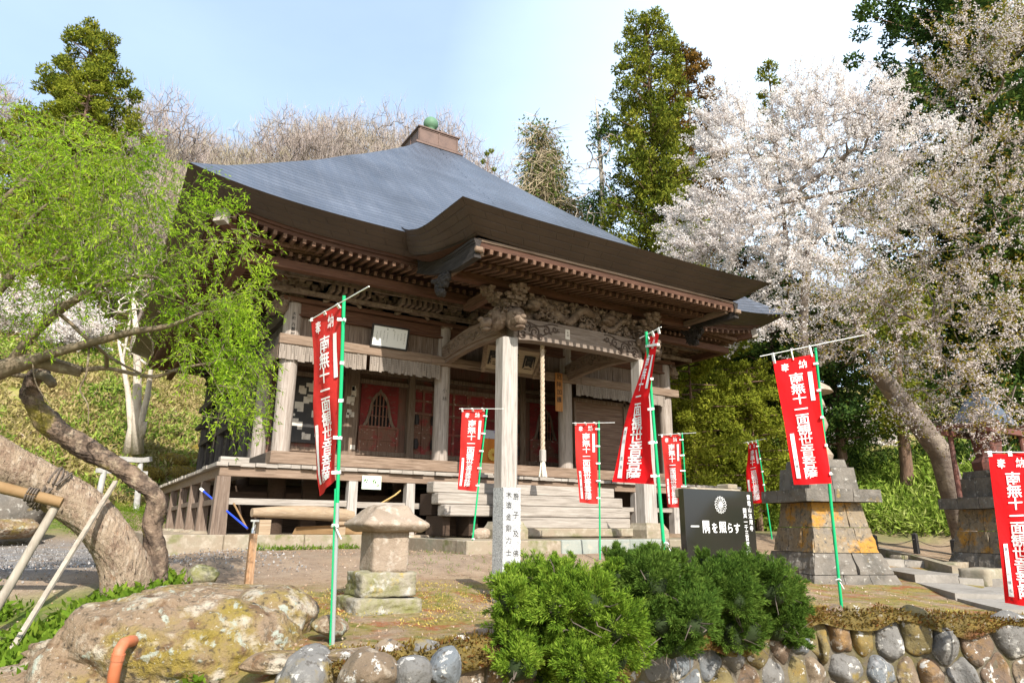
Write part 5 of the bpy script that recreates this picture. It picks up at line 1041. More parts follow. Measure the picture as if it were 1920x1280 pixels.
# tightly fitted stones: cells around scattered centres on the wall face, each swelling out of its joint
sx_ = np.arange(-2.4, 10.0, .02); sy_ = ywall(sx_); al = np.concatenate([[0], np.cumsum(np.hypot(np.diff(sx_), np.diff(sy_)))])
zo_ = terrain(sx_, sy_+.35, False)-1.07
def face(s_, z_, out):
    x_ = np.interp(s_, al, sx_); y_ = np.interp(s_, al, sy_); g_ = np.gradient(sy_, sx_); q_ = np.interp(s_, al, g_); n_ = np.stack([q_, -np.ones_like(q_)], -1)/np.sqrt(1+q_*q_)[..., None]
    o_ = out+.10+.07*(1-z_); return np.stack([x_+n_[..., 0]*o_, y_+n_[..., 1]*o_, z_+np.interp(s_, al, zo_)-.03], -1)
sites = []
for row in range(5):
    q = .3+(row % 2)*.2
    while q < al[-1]-.2: sites.append((q+rs.uniform(-.07, .07), .80-.345*row+rs.uniform(-.075, .075))); q += rs.uniform(.30, .50)
sites = np.array(sites); AN = np.array([1.0, .86]); NA = 40
for a0 in sites:
    if a0[1] < -.35: continue
    dl = (sites-a0)*AN; dd_ = np.linalg.norm(dl, axis=1); nb_ = dl[(dd_ > .01) & (dd_ < 1.1)]; an = np.linspace(0, 2*np.pi, NA, endpoint=False); dr = np.stack([np.cos(an), np.sin(an)], 1)
    pj = dr@nb_.T; lim = np.where(pj > .02, (nb_**2).sum(1)[None]*.5/np.maximum(pj, .02), 9); rad_ = ((lim**-7).sum(1))**(-1/7)*.985-.010
    rad_ = np.minimum(rad_, .34)*(1+.05*np.sin(an*3+rs.uniform(0, 6))+.03*np.sin(an*7+rs.uniform(0, 6))); hgt = rs.uniform(.07, .15); V = []; tl_ = rs.normal(size=2)*.22
    K = rs.normal(size=(14, 2))*np.repeat([6, 14], 7)[:, None]; ph = rs.uniform(0, 6.3, 14); wv = np.repeat([.016, .007], 7)
    for rho in (1.0, .97, .9, .78, .6, .38, .15):
        sz_ = dr*(rad_*rho)[:, None]; o_ = hgt*(1-rho**3.2)**.6+(np.sin(sz_@K.T+ph)*wv).sum(1)*(1-rho**4)+(sz_@tl_)*(1-rho**2); V.append(face(a0[0]+sz_[:, 0]/AN[0], a0[1]+sz_[:, 1]/AN[1], o_-.02))
    m = MB(); F = [(r_*NA+c_, r_*NA+(c_+1) % NA, (r_+1)*NA+(c_+1) % NA, (r_+1)*NA+c_) for r_ in range(6) for c_ in range(NA)]+[tuple(6*NA+c_ for c_ in range(NA))]; m.add(np.concatenate(V), F)
    m.build('cobble', COBS[min(4, int(rs.choice(5, p=[.34, .20, .12, .19, .15])))], t, smooth='all')
wx = np.arange(-2.3, 9.4, .045); wy = ywall(wx); zt = terrain(wx, wy+.35, False); th = np.linspace(-2.3, 1.7, 16)
bul = .085+.035*noise2(wx, wx*0, 2.2)+.02*noise2(wx, wx*0+5, 7); drop = .10+.13*np.clip(noise2(wx, wx*0+2, 2.1)+.4*noise2(wx, wx*0+3, 6.), -.7, 1.6)
Pm = np.zeros((len(wx), 16, 3))
for q, a in enumerate(th):
    oy = -.12-.16*np.sin(np.clip(-a, 0, 1.57))*(.9+.2*noise2(wx, wx*0+a*3, 4)) if a < 0 else .38*a/1.7-.12; oz = np.where(a < 0, -drop*(1-math.cos(max(-1.57, a) if a < 0 else 0))-max(0, -a-1.57)*drop*.6, 0)
    Pm[:, q, 0] = wx; Pm[:, q, 1] = wy+oy; Pm[:, q, 2] = zt+.015+.05*(1-abs(a)/2.3)+oz+.018*noise2(wx*1.3, wx*0+a*1.5, 9)+.05*np.clip(noise2(wx, wx*0+7, 3.1), -1, 1)*(a < .3)
MOSSL = leafmat('moss_leaf', [(.05, .036, .014), (.11, .075, .022), (.19, .135, .03), (.14, .055, .022), (.12, .12, .03)], .15, big=2.2)
MOSSC = mat('wall_moss', (.13, .095, .028), .97, [((.19, .13, .03), 2.4, .45, .62), ((.15, .065, .028), 2.0, .53, .66), ((.30, .26, .21), 12, .60, .72), ((.07, .055, .02), 22, .5, .72)], (34, .03))
grid_mesh('moss_cap', Pm, MOSSC, t)
Pf = Pm[:, 1:15].reshape(-1, 3); kk = rs.integers(0, len(Pf), 15000); jj = Pf[kk]+rs.normal(size=(15000, 3))*np.array([.03, .012, .012]); nn = np.where((jj[:, 1] < ywall(jj[:, 0])-.12)[:, None], np.array([[0, -1., .5]]), np.array([[0, -.2, 1.]]))+rs.normal(size=(15000, 3))*.5
quads('moss_tuft', cards(jj, nn, .045*rs.uniform(.5, 1.5, 15000), .02, rs), MOSSL, t, kind='stuff')
# mossy boulder and stones on the left
t = MB(); rs = np.random.default_rng(19)
c1, c2, c3, c4 = at(330, 1262, 6.45), at(420, 1150, 7.5), at(505, 1165, 7.0), at(195, 1292, 6.2)
t.blob(c1, (1.28, .95, .62), 6, .26, 2.2, rs=rs, rot=-.45, fine=.12, facet=.6); t.blob(c2, (1.05, .6, .30), 6, .18, 2.4, rs=rs, rot=-.35, fine=.12, facet=.6); t.blob(c3, (.5, .45, .33), 5, .18, 2, rs=rs, fine=.07, facet=.45); t.blob(c4, (.62, .55, .5), 6, .24, 2.2, rs=rs, fine=.12, facet=.6)
lone('boulder', t, BOULD, (c1[0], c1[1], .3), 'huge ochre boulder with moss and lichen beside the leaning tree', 'boulder', smooth='all')
for (u, v, D, r, mt, lb) in ((580, 1275, 5.55, (.26, .22, .26), COBS[0], 'rounded grey boulder at the bottom edge, left end of the retaining wall'), (690, 1262, 5.3, (.26, .2, .2), COBS[1], 'pinkish stone under the moss at the bottom edge, by the wall end'), (520, 1242, 5.7, (.30, .2, .09), BOULD, 'flat pale ledge of rock at the foot of the huge ochre boulder'), (775, 1262, 5.35, (.17, .15, .15), COBS[0], 'angular grey stone in the mossy bank, left of the bright juniper'), (838, 1250, 5.5, (.15, .15, .17), COBS[2], 'upright blue grey stone in the mossy bank beside the bright juniper'), (640, 1228, 5.75, (.16, .12, .06), COBS[1], 'small flat stone at the foot of the tallest flag pole'), (20, 1300, 6.0, (.5, .4, .22), BOULD, 'dark mossy stone in the bottom left corner'), (10, 955, 19.0, (1.0, .8, .62), PEDD, 'large dark rock beyond the leaning tree at the left edge'), (20, 990, 18.6, (.9, .7, .3), BOULD, 'low mossy stone under the large dark rock at the left edge'), (380, 1080, 9.8, (.24, .2, .16), MOSSY, 'small mossy stone block between the leaning tree and the tap post'), (615, 1172, 6.6, (.18, .2, .1), BOULD, 'small brown stone beside the base of the tallest flag pole'), (735, 1012, 14.8, (.2, .14, .09), CURB, 'small pale stone lying at the kerb behind the stone lantern')):
    p = at(u, v, D); m = MB(); m.blob(p, r, 5, .2, 1.8, rs=rs, fine=.04, facet=.45); lone('rock', m, mt, (p[0], p[1], p[2]-r[2]), lb, 'rock', smooth='all')
# pipes
m = MB(); A = [at(262, 1200, 6.0), at(246, 1201, 5.75), at(232, 1206, 5.62), at(224, 1218, 5.56), at(221, 1232, 5.54), at(214, 1262, 5.52), at(208, 1310, 5.5)]; t = thing('drain_pipe', 'orange clay coloured drain pipe bending down over the boulder', 'pipe', A[-1])
m.tube(A, .047, 14); m.build('bend', CLAY, t, smooth='all'); m = MB(); d = norm(A[4]-A[5]); m.tube([A[4]-d*.02, A[4]+d*.03], .052, 14); m.build('collar', CLAY, t)
m = MB(); a = at(278, 1124, 6.9); m.tube([a, a+np.array([.03, .3, .02])], .028, 10); lone('pipe_end', m, DKPIPE, a, 'short black pipe end poking from the top of the boulder', 'pipe')
p = at(465, 1102, 10.0); g = gz_(p[0], p[1]); t = thing('water_tap', 'outdoor tap on a slim brown wooden post beside the boulder', 'tap', (p[0], p[1], g)); zt = float(at(468, 1000, 10.0)[2])
m = MB(); m.frustum((p[0], p[1], g-.3), [(.055, .055, 0), (.05, .05, zt-g+.3)]); m.build('post', mat('tap_post', (.32, .18, .09), .8, [((.22, .13, .07), 3, .45, .7, gz), ((.42, .3, .2), 5, .5, .7, gz)]), t)
m = MB(); q = np.array([p[0], p[1], zt]); m.tube([q+np.array([0, 0, -.02]), q+np.array([0, 0, .13])], .028, 9); m.tube([q+np.array([0, 0, .06]), q+np.array([-.04, -.12, .07]), q+np.array([-.05, -.15, .0])], [.024, .022, .02], 8); m.tube([q+np.array([-.02, -.05, .08]), q+np.array([-.02, -.05, .17])], .016, 8); m.box(q[0]-.07, q[0]+.05, q[1]-.07, q[1]-.03, q[2]+.17, q[2]+.2); m.build('faucet', CHROME, t)
# torii
a, b_ = at(180, 950, 27.0), at(257, 950, 28.3); ga, gb = gz_(a[0], a[1]), gz_(b_[0], b_[1]); t = thing('stone_gate', 'small grey stone shrine gate on the lawn behind the leaning tree', 'gate', (a+b_)/2*np.array([1, 1, 0])+np.array([0, 0, min(ga, gb)]))
zt = float(at(255, 866, 28.3)[2]); mid = (a+b_)/2; da = norm((b_-a)*np.array([1, 1, 0]))
for q, g, s in ((a, ga, 1), (b_, gb, -1)): m = MB(); m.tube([(q[0], q[1], g-.1), (q[0]+s*da[0]*.12, q[1]+s*da[1]*.12, zt)], [.13, .105], 12); m.build('pillar', TORII, t, smooth=True)
m = MB(); A = a*np.array([1, 1, 0])-da*.28; B = b_*np.array([1, 1, 0])+da*.28; k = 10
for j in range(k):
    f0, f1 = j/k, (j+1)/k; zc = lambda f: zt+.1+.10*(2*f-1)**4; m.beam(A+(B-A)*f0+np.array([0, 0, zc(f0)]), A+(B-A)*f1+np.array([0, 0, zc(f1)]), .26, .20)
m.build('top_beam', TORII, t); m = MB(); A = a*np.array([1, 1, 0])-da*.2; B = b_*np.array([1, 1, 0])+da*.2; m.beam(A+np.array([0, 0, zt-.42]), B+np.array([0, 0, zt-.42]), .16, .18); m.build('tie_beam', TORII, t)
p = at(1609, 868, 34.0); t = thing('stone_lantern', 'tiny dark stone lantern standing above the bamboo grass bank', 'lantern', p-np.array([0, 0, .5])); m = MB(); m.frustum(p-np.array([0, 0, .9]), [(.14, .14, 0), (.14, .14, .7), (.22, .22, .75), (.2, .2, 1.05)]); m.build('lamp_body', PEDD, t); m = MB(); m.frustum(p+np.array([0, 0, .15]), [(.42, .42, 0), (.40, .40, .08), (.2, .2, .3), (.1, .1, .34), (.02, .02, .5)]); m.build('cap', PEDD, t)
# ---------------------------------------------------------------- vegetation tools
def grow(roots, targets, step=.5, jit=.12, sag=0.0, leaf_r=.008, p=2.4, rs=rng, rmax=9):
    """greedy branching from the given root polylines to the target points; returns segments and node data"""
    N = [np.array(q, float) for q in roots]; par = list(range(-1, len(roots)-1)); cap = len(roots)+len(targets)*14+10
    A = np.zeros((cap, 3)); A[:len(N)] = np.array(N); n = len(N); par = np.full(cap, -1); par[1:n] = np.arange(n-1)
    base = A[n-1]; order = np.argsort(np.linalg.norm(targets-base, axis=1))
    for i in order:
        tg = targets[i]; d = np.linalg.norm(A[:n]-tg, axis=1); j = int(np.argmin(d)); L_ = d[j]
        if L_ < step*.4: continue
        k = min(12, max(1, int(round(L_/step)))); q0 = A[j].copy(); s = norm(tg-q0); pj = j
        off = rs.normal(size=3)*jit*L_*.5
        for c in range(1, k+1):
            f = c/k; pt = q0+(tg-q0)*f+off*math.sin(f*math.pi)+rs.normal(size=3)*jit*step*.35; pt[2] -= sag*f*f*L_
            A[n] = pt; par[n] = pj; pj = n; n += 1
            if n >= cap-1: break
        if n >= cap-1: break
    A = A[:n]; par = par[:n]; rp = np.zeros(n); kids = np.zeros(n, int)
    for i in range(1, n): kids[par[i]] += 1
    for i in range(n-1, 0, -1):
        r = max(rp[i], leaf_r**p); rp[i] = r; rp[par[i]] += r
    R = np.minimum(np.maximum(rp, leaf_r**p)**(1/p), rmax); i = np.arange(1, n)
    return A[par[1:n]], A[i], np.minimum(R[par[1:n]], R[i]*1.6), R[i], kids[i]
def seg_mesh(name, P0, P1, R0, R1, mt, parent, n=5, **kw):
    D = P1-P0; D = D/(np.linalg.norm(D, axis=1, keepdims=True)+1e-9); ref = np.where(np.abs(D[:, 2:3]) < .9, np.array([[0, 0, 1.]]), np.array([[1., 0, 0]]))
    U = np.cross(D, ref); U /= (np.linalg.norm(U, axis=1, keepdims=True)+1e-9); W = np.cross(D, U); a = np.linspace(0, 2*np.pi, n, endpoint=False); k = len(P0)
    ring = np.cos(a)[None, :, None]*U[:, None]+np.sin(a)[None, :, None]*W[:, None]
    V = np.concatenate([P0[:, None]-D[:, None]*R0[:, None, None]*.25+ring*R0[:, None, None], P1[:, None]+ring*R1[:, None, None]], 1).reshape(-1, 3)
    o = (np.arange(k)*2*n)[:, None, None]; j = np.arange(n); f = np.stack([j, (j+1) % n, n+(j+1) % n, n+j], -1)[None]; F = (o+f).reshape(-1, 4)
    o0 = ORG[parent.name]; me = bpy.data.meshes.new(name); me.vertices.add(len(V)); me.loops.add(F.size); me.polygons.add(len(F))
    me.vertices.foreach_set('co', (V-o0).ravel().astype(np.float32)); me.loops.foreach_set('vertex_index', F.ravel().astype(np.int32))
    me.polygons.foreach_set('loop_start', np.arange(0, F.size, 4, dtype=np.int32)); me.polygons.foreach_set('loop_total', np.full(len(F), 4, dtype=np.int32)); me.polygons.foreach_set('use_smooth', np.ones(len(F), dtype=bool))
    me.materials.append(mt); me.update(calc_edges=True); return tag(link(name, me, parent), **kw)
def ell(n, u, v, ru, rv, D, rd, rs, shell=.0):   # points in an ellipsoid given by picture size and true depth
    d = rand_dirs(n, rs)*(shell+(1-shell)*rs.uniform(0, 1, (n, 1))**(1/3)); c = at(u, v, D); s = D/FPX
    return c+d[:, :1]*ru*s*RT+d[:, 1:2]*rv*s*np.array([0, 0, 1.])+d[:, 2:]*rd*np.array([FW[0], FW[1], 0])
def leafy(P, per, spread, ln, wd, rs, down=0.0, up=0.0, k=4):
    n = len(P)*per; C = np.repeat(P, per, 0)+rs.normal(size=(n, 3))*spread; d = rand_dirs(n, rs); d[:, 2] += up-down
    return cards(C, d, ln*rs.uniform(.6, 1.3, n), wd*rs.uniform(.7, 1.2, n), rs, k)

# ---------------------------------------------------------------- leaning willow on the left
rs = np.random.default_rng(101)
T0 = at(250, 1118, 9.0); g0 = gz_(T0[0], T0[1]); t = thing('leaning_tree', 'old leaning tree with shaggy bark and fresh light green leaves, propped on poles', 'tree', (T0[0], T0[1], g0))
def bark_tube(P_, R_r, mt, name, seed, amp=.12, n=28, sub=7, ridges=9, twist=.6):
    rs = np.random.default_rng(seed); P_ = np.array(P_); k = (len(P_)-1)*sub+1; s = np.linspace(0, len(P_)-1, k); i = np.minimum(s.astype(int), len(P_)-2); f = (s-i)[:, None]
    pm = np.concatenate([[2*P_[0]-P_[1]], P_, [2*P_[-1]-P_[-2]]]); a, b, c, d = pm[i], pm[i+1], pm[i+2], pm[i+3]
    C = .5*((2*b)+(-a+c)*f+(2*a-5*b+4*c-d)*f**2+(-a+3*b-3*c+d)*f**3); R0 = np.interp(s, np.arange(len(P_)), R_r)
    T = np.gradient(C, axis=0); T /= np.linalg.norm(T, axis=1, keepdims=True); u = norm(np.cross(T[0], (0.3, 1, .2))); th = np.linspace(0, 2*np.pi, n, endpoint=False); V = []; ph = rs.uniform(0, 6.3, 6)
    for q in range(k):
        u = norm(u-T[q]*(u@T[q])); w = np.cross(T[q], u); tw = th+twist*s[q]
        dr = amp*(.5*np.abs(np.sin(ridges*.5*tw+ph[0]+.8*np.sin(s[q]*2+ph[1])))+.35*np.sin(2*tw+s[q]*1.7+ph[2])+.3*np.sin(ridges*1.3*tw+s[q]*3.1+ph[3])+.25*np.sin(5*tw-s[q]*5+ph[4])*np.sin(s[q]*4+ph[5]))
        V.append(C[q]+(R0[q]*(1+dr))[:, None]*(np.cos(th)[:, None]*u+np.sin(th)[:, None]*w))
    m = MB(); F = [(q*n+j, q*n+(j+1) % n, (q+1)*n+(j+1) % n, (q+1)*n+j) for q in range(k-1) for j in range(n)]+[tuple((k-1)*n+j for j in range(n)), tuple(range(n-1, -1, -1))]; m.add(np.concatenate(V), F); return m.build(name, mt, t, smooth='all')
bark_tube([at(240, 1160, 9.05), at(240, 1100, 9.0), at(222, 1035, 8.95), at(170, 965, 8.85), at(95, 915, 8.7), at(10, 868, 8.45), at(-90, 805, 8.2), at(-230, 690, 8.0)], [.34, .30, .265, .25, .245, .235, .22, .18], BARK1, 'trunk', 5, .10, 64, 14, 17)
bark_tube([at(296, 1105, 9.35), at(294, 1055, 9.3), at(286, 990, 9.3), at(292, 935, 9.3), at(262, 902, 9.3), at(205, 865, 9.25), at(140, 828, 9.2), at(88, 790, 9.2), at(62, 752, 9.2), at(56, 728, 9.2), at(68, 704, 9.2), at(86, 694, 9.2)], [.12, .115, .115, .10, .095, .105, .125, .125, .10, .09, .08, .07], BARK2, 'dead_trunk', 6, .3, 44, 12, 15, 1.3)
bark_tube([at(70, 706, 9.2), at(82, 703, 9.15), at(95, 716, 9.1), at(99, 722, 9.08)], [.06, .065, .06, .055], BRANCH, 'stub', 7, .05, 12); bark_tube([at(-20, 682, 9.0), at(20, 700, 9.1), at(50, 705, 9.15), at(72, 706, 9.2)], [.04, .035, .03, .03], BRANCH, 'branch', 8, .05, 10)
limbs = [([(-120, 740, 8.4), (-20, 700, 8.6), (60, 676, 8.7), (110, 686, 8.8), (152, 697, 8.9)], [.16, .13, .10, .085, .07]), ([(152, 694, 8.9), (200, 690, 8.9), (285, 706, 8.8), (340, 690, 8.7), (410, 678, 8.6), (470, 668, 8.5)], [.03, .026, .022, .018, .014, .008]),
         ([(30, 690, 8.7), (90, 665, 8.6), (180, 640, 8.5), (250, 622, 8.4), (320, 610, 8.3), (380, 585, 8.2)], [.075, .06, .05, .04, .03, .015]), ([(15, 690, 8.7), (60, 630, 8.6), (115, 580, 8.5), (180, 540, 8.4), (225, 525, 8.3), (290, 520, 8.2), (340, 560, 8.1)], [.08, .06, .05, .042, .034, .022, .01]),
         ([(-20, 560, 8.4), (10, 530, 8.5), (35, 505, 8.5), (110, 490, 8.4), (180, 460, 8.3), (230, 430, 8.2)], [.07, .055, .045, .035, .025, .012]), ([(35, 505, 8.5), (30, 470, 8.5), (42, 440, 8.4), (70, 400, 8.3), (110, 370, 8.2)], [.045, .04, .034, .026, .012]),
         ([(-40, 430, 8.8), (0, 380, 8.8), (60, 330, 8.8), (110, 290, 8.8)], [.05, .04, .03, .012]), ([(168, 640, 8.6), (162, 700, 8.5), (150, 730, 8.5), (165, 760, 8.5), (165, 800, 8.5)], [.014, .012, .01, .008, .004]), ([(60, 660, 8.7), (65, 710, 8.5), (80, 740, 8.5), (95, 758, 8.5)], [.01, .009, .007, .004])]
roots = []
for k, (pp, rr_) in enumerate(limbs):
    P_ = [at(*q) for q in pp]; bark_tube(P_, rr_, BRANCH, 'branch', 20+k, .06, 10, 5, 5)
    if k not in (0, 7, 8): roots += P_
cl = [(110, 330, 150, 110, 420), (60, 450, 120, 130, 420), (210, 420, 130, 110, 430), (300, 470, 110, 110, 400), (385, 520, 85, 110, 360), (150, 560, 150, 80, 330), (320, 590, 110, 70, 260), (420, 610, 60, 110, 250), (450, 480, 45, 60, 110), (30, 250, 60, 40, 70), (440, 720, 42, 70, 120), (405, 400, 40, 50, 60), (340, 340, 60, 40, 60), (230, 330, 90, 70, 200), (60, 600, 90, 60, 90), (385, 650, 70, 40, 80)]
TG = np.concatenate([ell(int(n*.50), u, v, ru*1.06, rv*1.06, rs.uniform(8.0, 9.2), 1.3, rs) for (u, v, ru, rv, n) in cl])
TG = TG[noise2(TG[:, 0]*1.9+TG[:, 1]*1.1, TG[:, 2]*2.1, 1.25) > -.30]
P0, P1, R0, R1, kd = grow(roots[:2], np.concatenate([np.array(roots), TG[::2]]), .22, .16, .12, .0028, 2.3, rs, .05)
far_ = R1 < .045; seg_mesh('twig', P0[far_], P1[far_], R0[far_], R1[far_], BRANCH, t, 4)
# drooping sprays of narrow leaves
n = len(TG); LP = []
dirs = np.stack([rs.normal(size=n)*.6+.25, rs.normal(size=n)*.6, rs.uniform(-.9, .35, n)], 1); dirs /= np.linalg.norm(dirs, axis=1, keepdims=True)
SEG0, SEG1 = [], []
for j in range(9):
    f = j/8*.42; c = TG+dirs*f; c = c+np.array([0, 0, -1.])*(f*f*1.0); LP.append(c)
    if j: SEG0.append(LP[-2]); SEG1.append(c)
SEG0, SEG1 = np.concatenate(SEG0), np.concatenate(SEG1); seg_mesh('spray_stem', SEG0, SEG1, np.full(len(SEG0), .0022), np.full(len(SEG0), .0018), BRANCH, t, 3)
LP = np.array(LP); TN = np.gradient(LP, axis=0); TN /= np.linalg.norm(TN, axis=2, keepdims=True)+1e-9; LP = LP[1:].reshape(-1, 3); TN = TN[1:].reshape(-1, 3); nl_ = len(LP); Q = cards(np.repeat(LP, 4, 0)+rs.normal(size=(nl_*4, 3))*.011, np.repeat(TN, 4, 0)*.8+rand_dirs(nl_*4, rs)*.75, .062*rs.uniform(.5, 1.35, nl_*4), .0145*rs.uniform(.7, 1.3, nl_*4), rs); quads('foliage', Q, WILLOW, t)
hang = []   # long weeping sprays in front of the hall corner
for (u0, v0, u1, v1, k) in ((470, 545, 505, 490, 30), (455, 560, 470, 640, 34), (440, 600, 480, 690, 40), (430, 640, 440, 790, 50), (400, 640, 420, 720, 36), (380, 400, 455, 380, 36), (355, 400, 405, 330, 30), (300, 400, 250, 260, 34), (270, 330, 300, 250, 24), (300, 540, 330, 600, 20)):
    q = np.linspace(0, 1, k)[:, None]; a, b = at(u0, v0, 8.2), at(u1, v1, 8.0); hang.append(a+(b-a)*q+rs.normal(size=(k, 3))*.035)
hang = np.concatenate(hang); quads('hanging_spray', leafy(hang, 9, .05, .065, .016, rs, .15), WILLOW, t)
# props
def prop(name, p, q, w, h, label, cat, rnd=True, mt=POLEW):
    m = MB(); p, q = np.array(p), np.array(q)
    if rnd: m.tube([p+(q-p)*f for f in np.linspace(0, 1, 6)], [w*1.05, w, w*1.02, w*.97, w, w*.95], 12)
    else: m.beam(p, q, w, h)
    lone(name, m, mt, p, label, cat, smooth=True)
prop('support_pole', at(-45, 1205, 7.5), at(112, 936, 8.25), .05, 0, 'thick weathered support pole holding up the leaning trunk', 'pole'); prop('support_board', at(-6, 1262, 6.9), at(217, 902, 8.9), .055, .03, 'thin flat board propped under the dead twisted trunk', 'board', False)
prop('support_log', at(-60, 898, 7.9), at(116, 942, 8.2), .066, 0, 'peeled yellow log lashed across the leaning trunk', 'log', True, LOGY)
m = MB(); 
for k in range(5):
    a = np.linspace(0, 6.1, 24); c0 = at(84+k*4, 912+k*1.5, 8.66); ax = norm(at(170, 965, 8.85)-at(10, 868, 8.45)); uu_ = norm(np.cross(ax, (0, 0, 1))); ww = np.cross(ax, uu_); rr_ = .275+.012*np.sin(a*3+k); m.tube(c0+(np.cos(a)*rr_)[:, None]*uu_+(np.sin(a)*rr_)[:, None]*ww+ax*(.03*np.sin(a*2+k))[:, None], .013, 5, cap=False)
for k in range(4):
    a = np.linspace(0, 6.1, 16); c0 = at(52+k*5, 926+k, 8.09); ax = norm(at(116, 942, 8.2)-at(-60, 898, 7.9)); uu_ = norm(np.cross(ax, (0, 0, 1))); ww = np.cross(ax, uu_); m.tube(c0+np.cos(a)[:, None]*uu_*.08+np.sin(a)[:, None]*ww*.08, .011, 5, cap=False)
lone('binding_rope', m, TWIGD, at(75, 905, 8.3), 'dark rope wound round the log and the leaning trunk', 'rope')

# ---------------------------------------------------------------- junipers on the wall
def juniper(c, lobes, mt, label, seed, dens=1.0):
    rs = np.random.default_rng(seed); t = thing('juniper_shrub', label, 'shrub', c, 'junipers planted along the wall top'); Q = []; m = MB()
    for (u, v, D, r) in lobes:
        o = at(u, v, D); m.blob(o, (r*.46, r*.46, r*.42), 3, .25, 2, rs=rs); n = int(74*dens*(r/.33)**1.4); d = rand_dirs(n, rs); d[:, 2] = np.where(d[:, 2] < -.6, -d[:, 2], d[:, 2])
        ax = d*.9+np.array([0, 0, .45])+rs.normal(size=(n, 3))*.28; ax /= np.linalg.norm(ax, axis=1, keepdims=True); b = o+d*r*rs.uniform(.30, .55, (n, 1)); Ln = r*rs.uniform(.38, .80, n)
        K = 105; f = rs.uniform(0, 1, (n, K))**.8; side = rand_dirs(n*K, rs).reshape(n, K, 3); side -= (side*ax[:, None]).sum(-1, keepdims=True)*ax[:, None]
        w = (r*.20*(1-f)**.7*(.3+.7*np.minimum(1, f*4)))[..., None]*rs.uniform(.2, 1.1, (n, K, 1)); p_ = b[:, None]+ax[:, None]*(Ln[:, None]*f)[..., None]+side*w
        nd = ax[:, None]*.9+side*.75+rand_dirs(n*K, rs).reshape(n, K, 3)*.25; Q.append(cards(p_.reshape(-1, 3), nd.reshape(-1, 3), .05*rs.uniform(.6, 1.3, n*K), .0095, rs))
    w_ = MB()
    for (u, v, D, r) in lobes[::2]:
        o = at(u, v, D)
        for k in range(3): d_ = norm(rs.normal(size=3)+np.array([-.3, -.9, -.25])); w_.tube([o+d_*r*.3, o+d_*r*.8+rs.normal(size=3)*.03, o+d_*r*1.12+rs.normal(size=3)*.05], [.009, .006, .003], 5)
    w_.build('dead_twig', TWIGD, t, kind='stuff')
    m.build('shade_core', mat('juniper_shade_core', (.022, .035, .01), .95) if 'juniper_shade_core' not in MATS else MATS['juniper_shade_core'], t, smooth='all'); quads('foliage', np.concatenate(Q), mt, t)  # dark core blobs added as shade in the gaps between sprays
rj = np.random.default_rng(12)
def lobes(spec):
    o = []
    for (u, v, ru, rv, D, k, r) in spec:
        for j in range(k):
            a = rj.uniform(0, 6.28); q = math.sqrt(rj.uniform(0, 1)); o.append((u+ru*q*math.cos(a), v+rv*q*math.sin(a), D+rj.uniform(-.28, .38), r*rj.uniform(.75, 1.2)))
    return o
juniper(at(1040, 1200, 6.7), lobes([(1045, 1165, 85, 60, 6.6, 9, .30), (1010, 1245, 70, 30, 6.3, 6, .25), (1115, 1210, 50, 55, 6.5, 6, .28), (1070, 1105, 45, 20, 6.8, 4, .20), (955, 1170, 30, 45, 6.6, 4, .22), (1080, 1270, 50, 15, 6.3, 3, .22)])+[(962, 1085, 6.9, .13), (1195, 1240, 6.5, .12), (1205, 1215, 6.6, .11), (1150, 1075, 6.9, .13)], JUN1, 'large bright green feathery juniper spilling over the wall beside the granite post', 1)
juniper(at(1250, 1160, 7.3), lobes([(1240, 1130, 75, 55, 7.3, 9, .31), (1165, 1065, 40, 15, 7.6, 4, .19), (1245, 1065, 35, 15, 7.5, 3, .19), (1270, 1195, 60, 30, 7.0, 5, .27), (1200, 1120, 30, 35, 7.2, 3, .27)])+[(1150, 1042, 7.7, .12), (1225, 1040, 7.6, .11)], JUN2, 'dark green juniper in the middle, next to the bright one', 2)
juniper(at(1420, 1150, 8.2), lobes([(1365, 1120, 50, 45, 7.9, 7, .32), (1345, 1078, 30, 12, 8.2, 3, .22), (1430, 1145, 45, 45, 8.2, 7, .30), (1380, 1190, 50, 28, 7.7, 5, .28), (1475, 1140, 15, 40, 8.4, 4, .22), (1470, 1185, 22, 18, 8.2, 3, .24)])+[(1320, 1050, 8.2, .12), (1385, 1060, 8.3, .12)], JUN2, 'dark green juniper in front of the black monument, furthest right', 3)

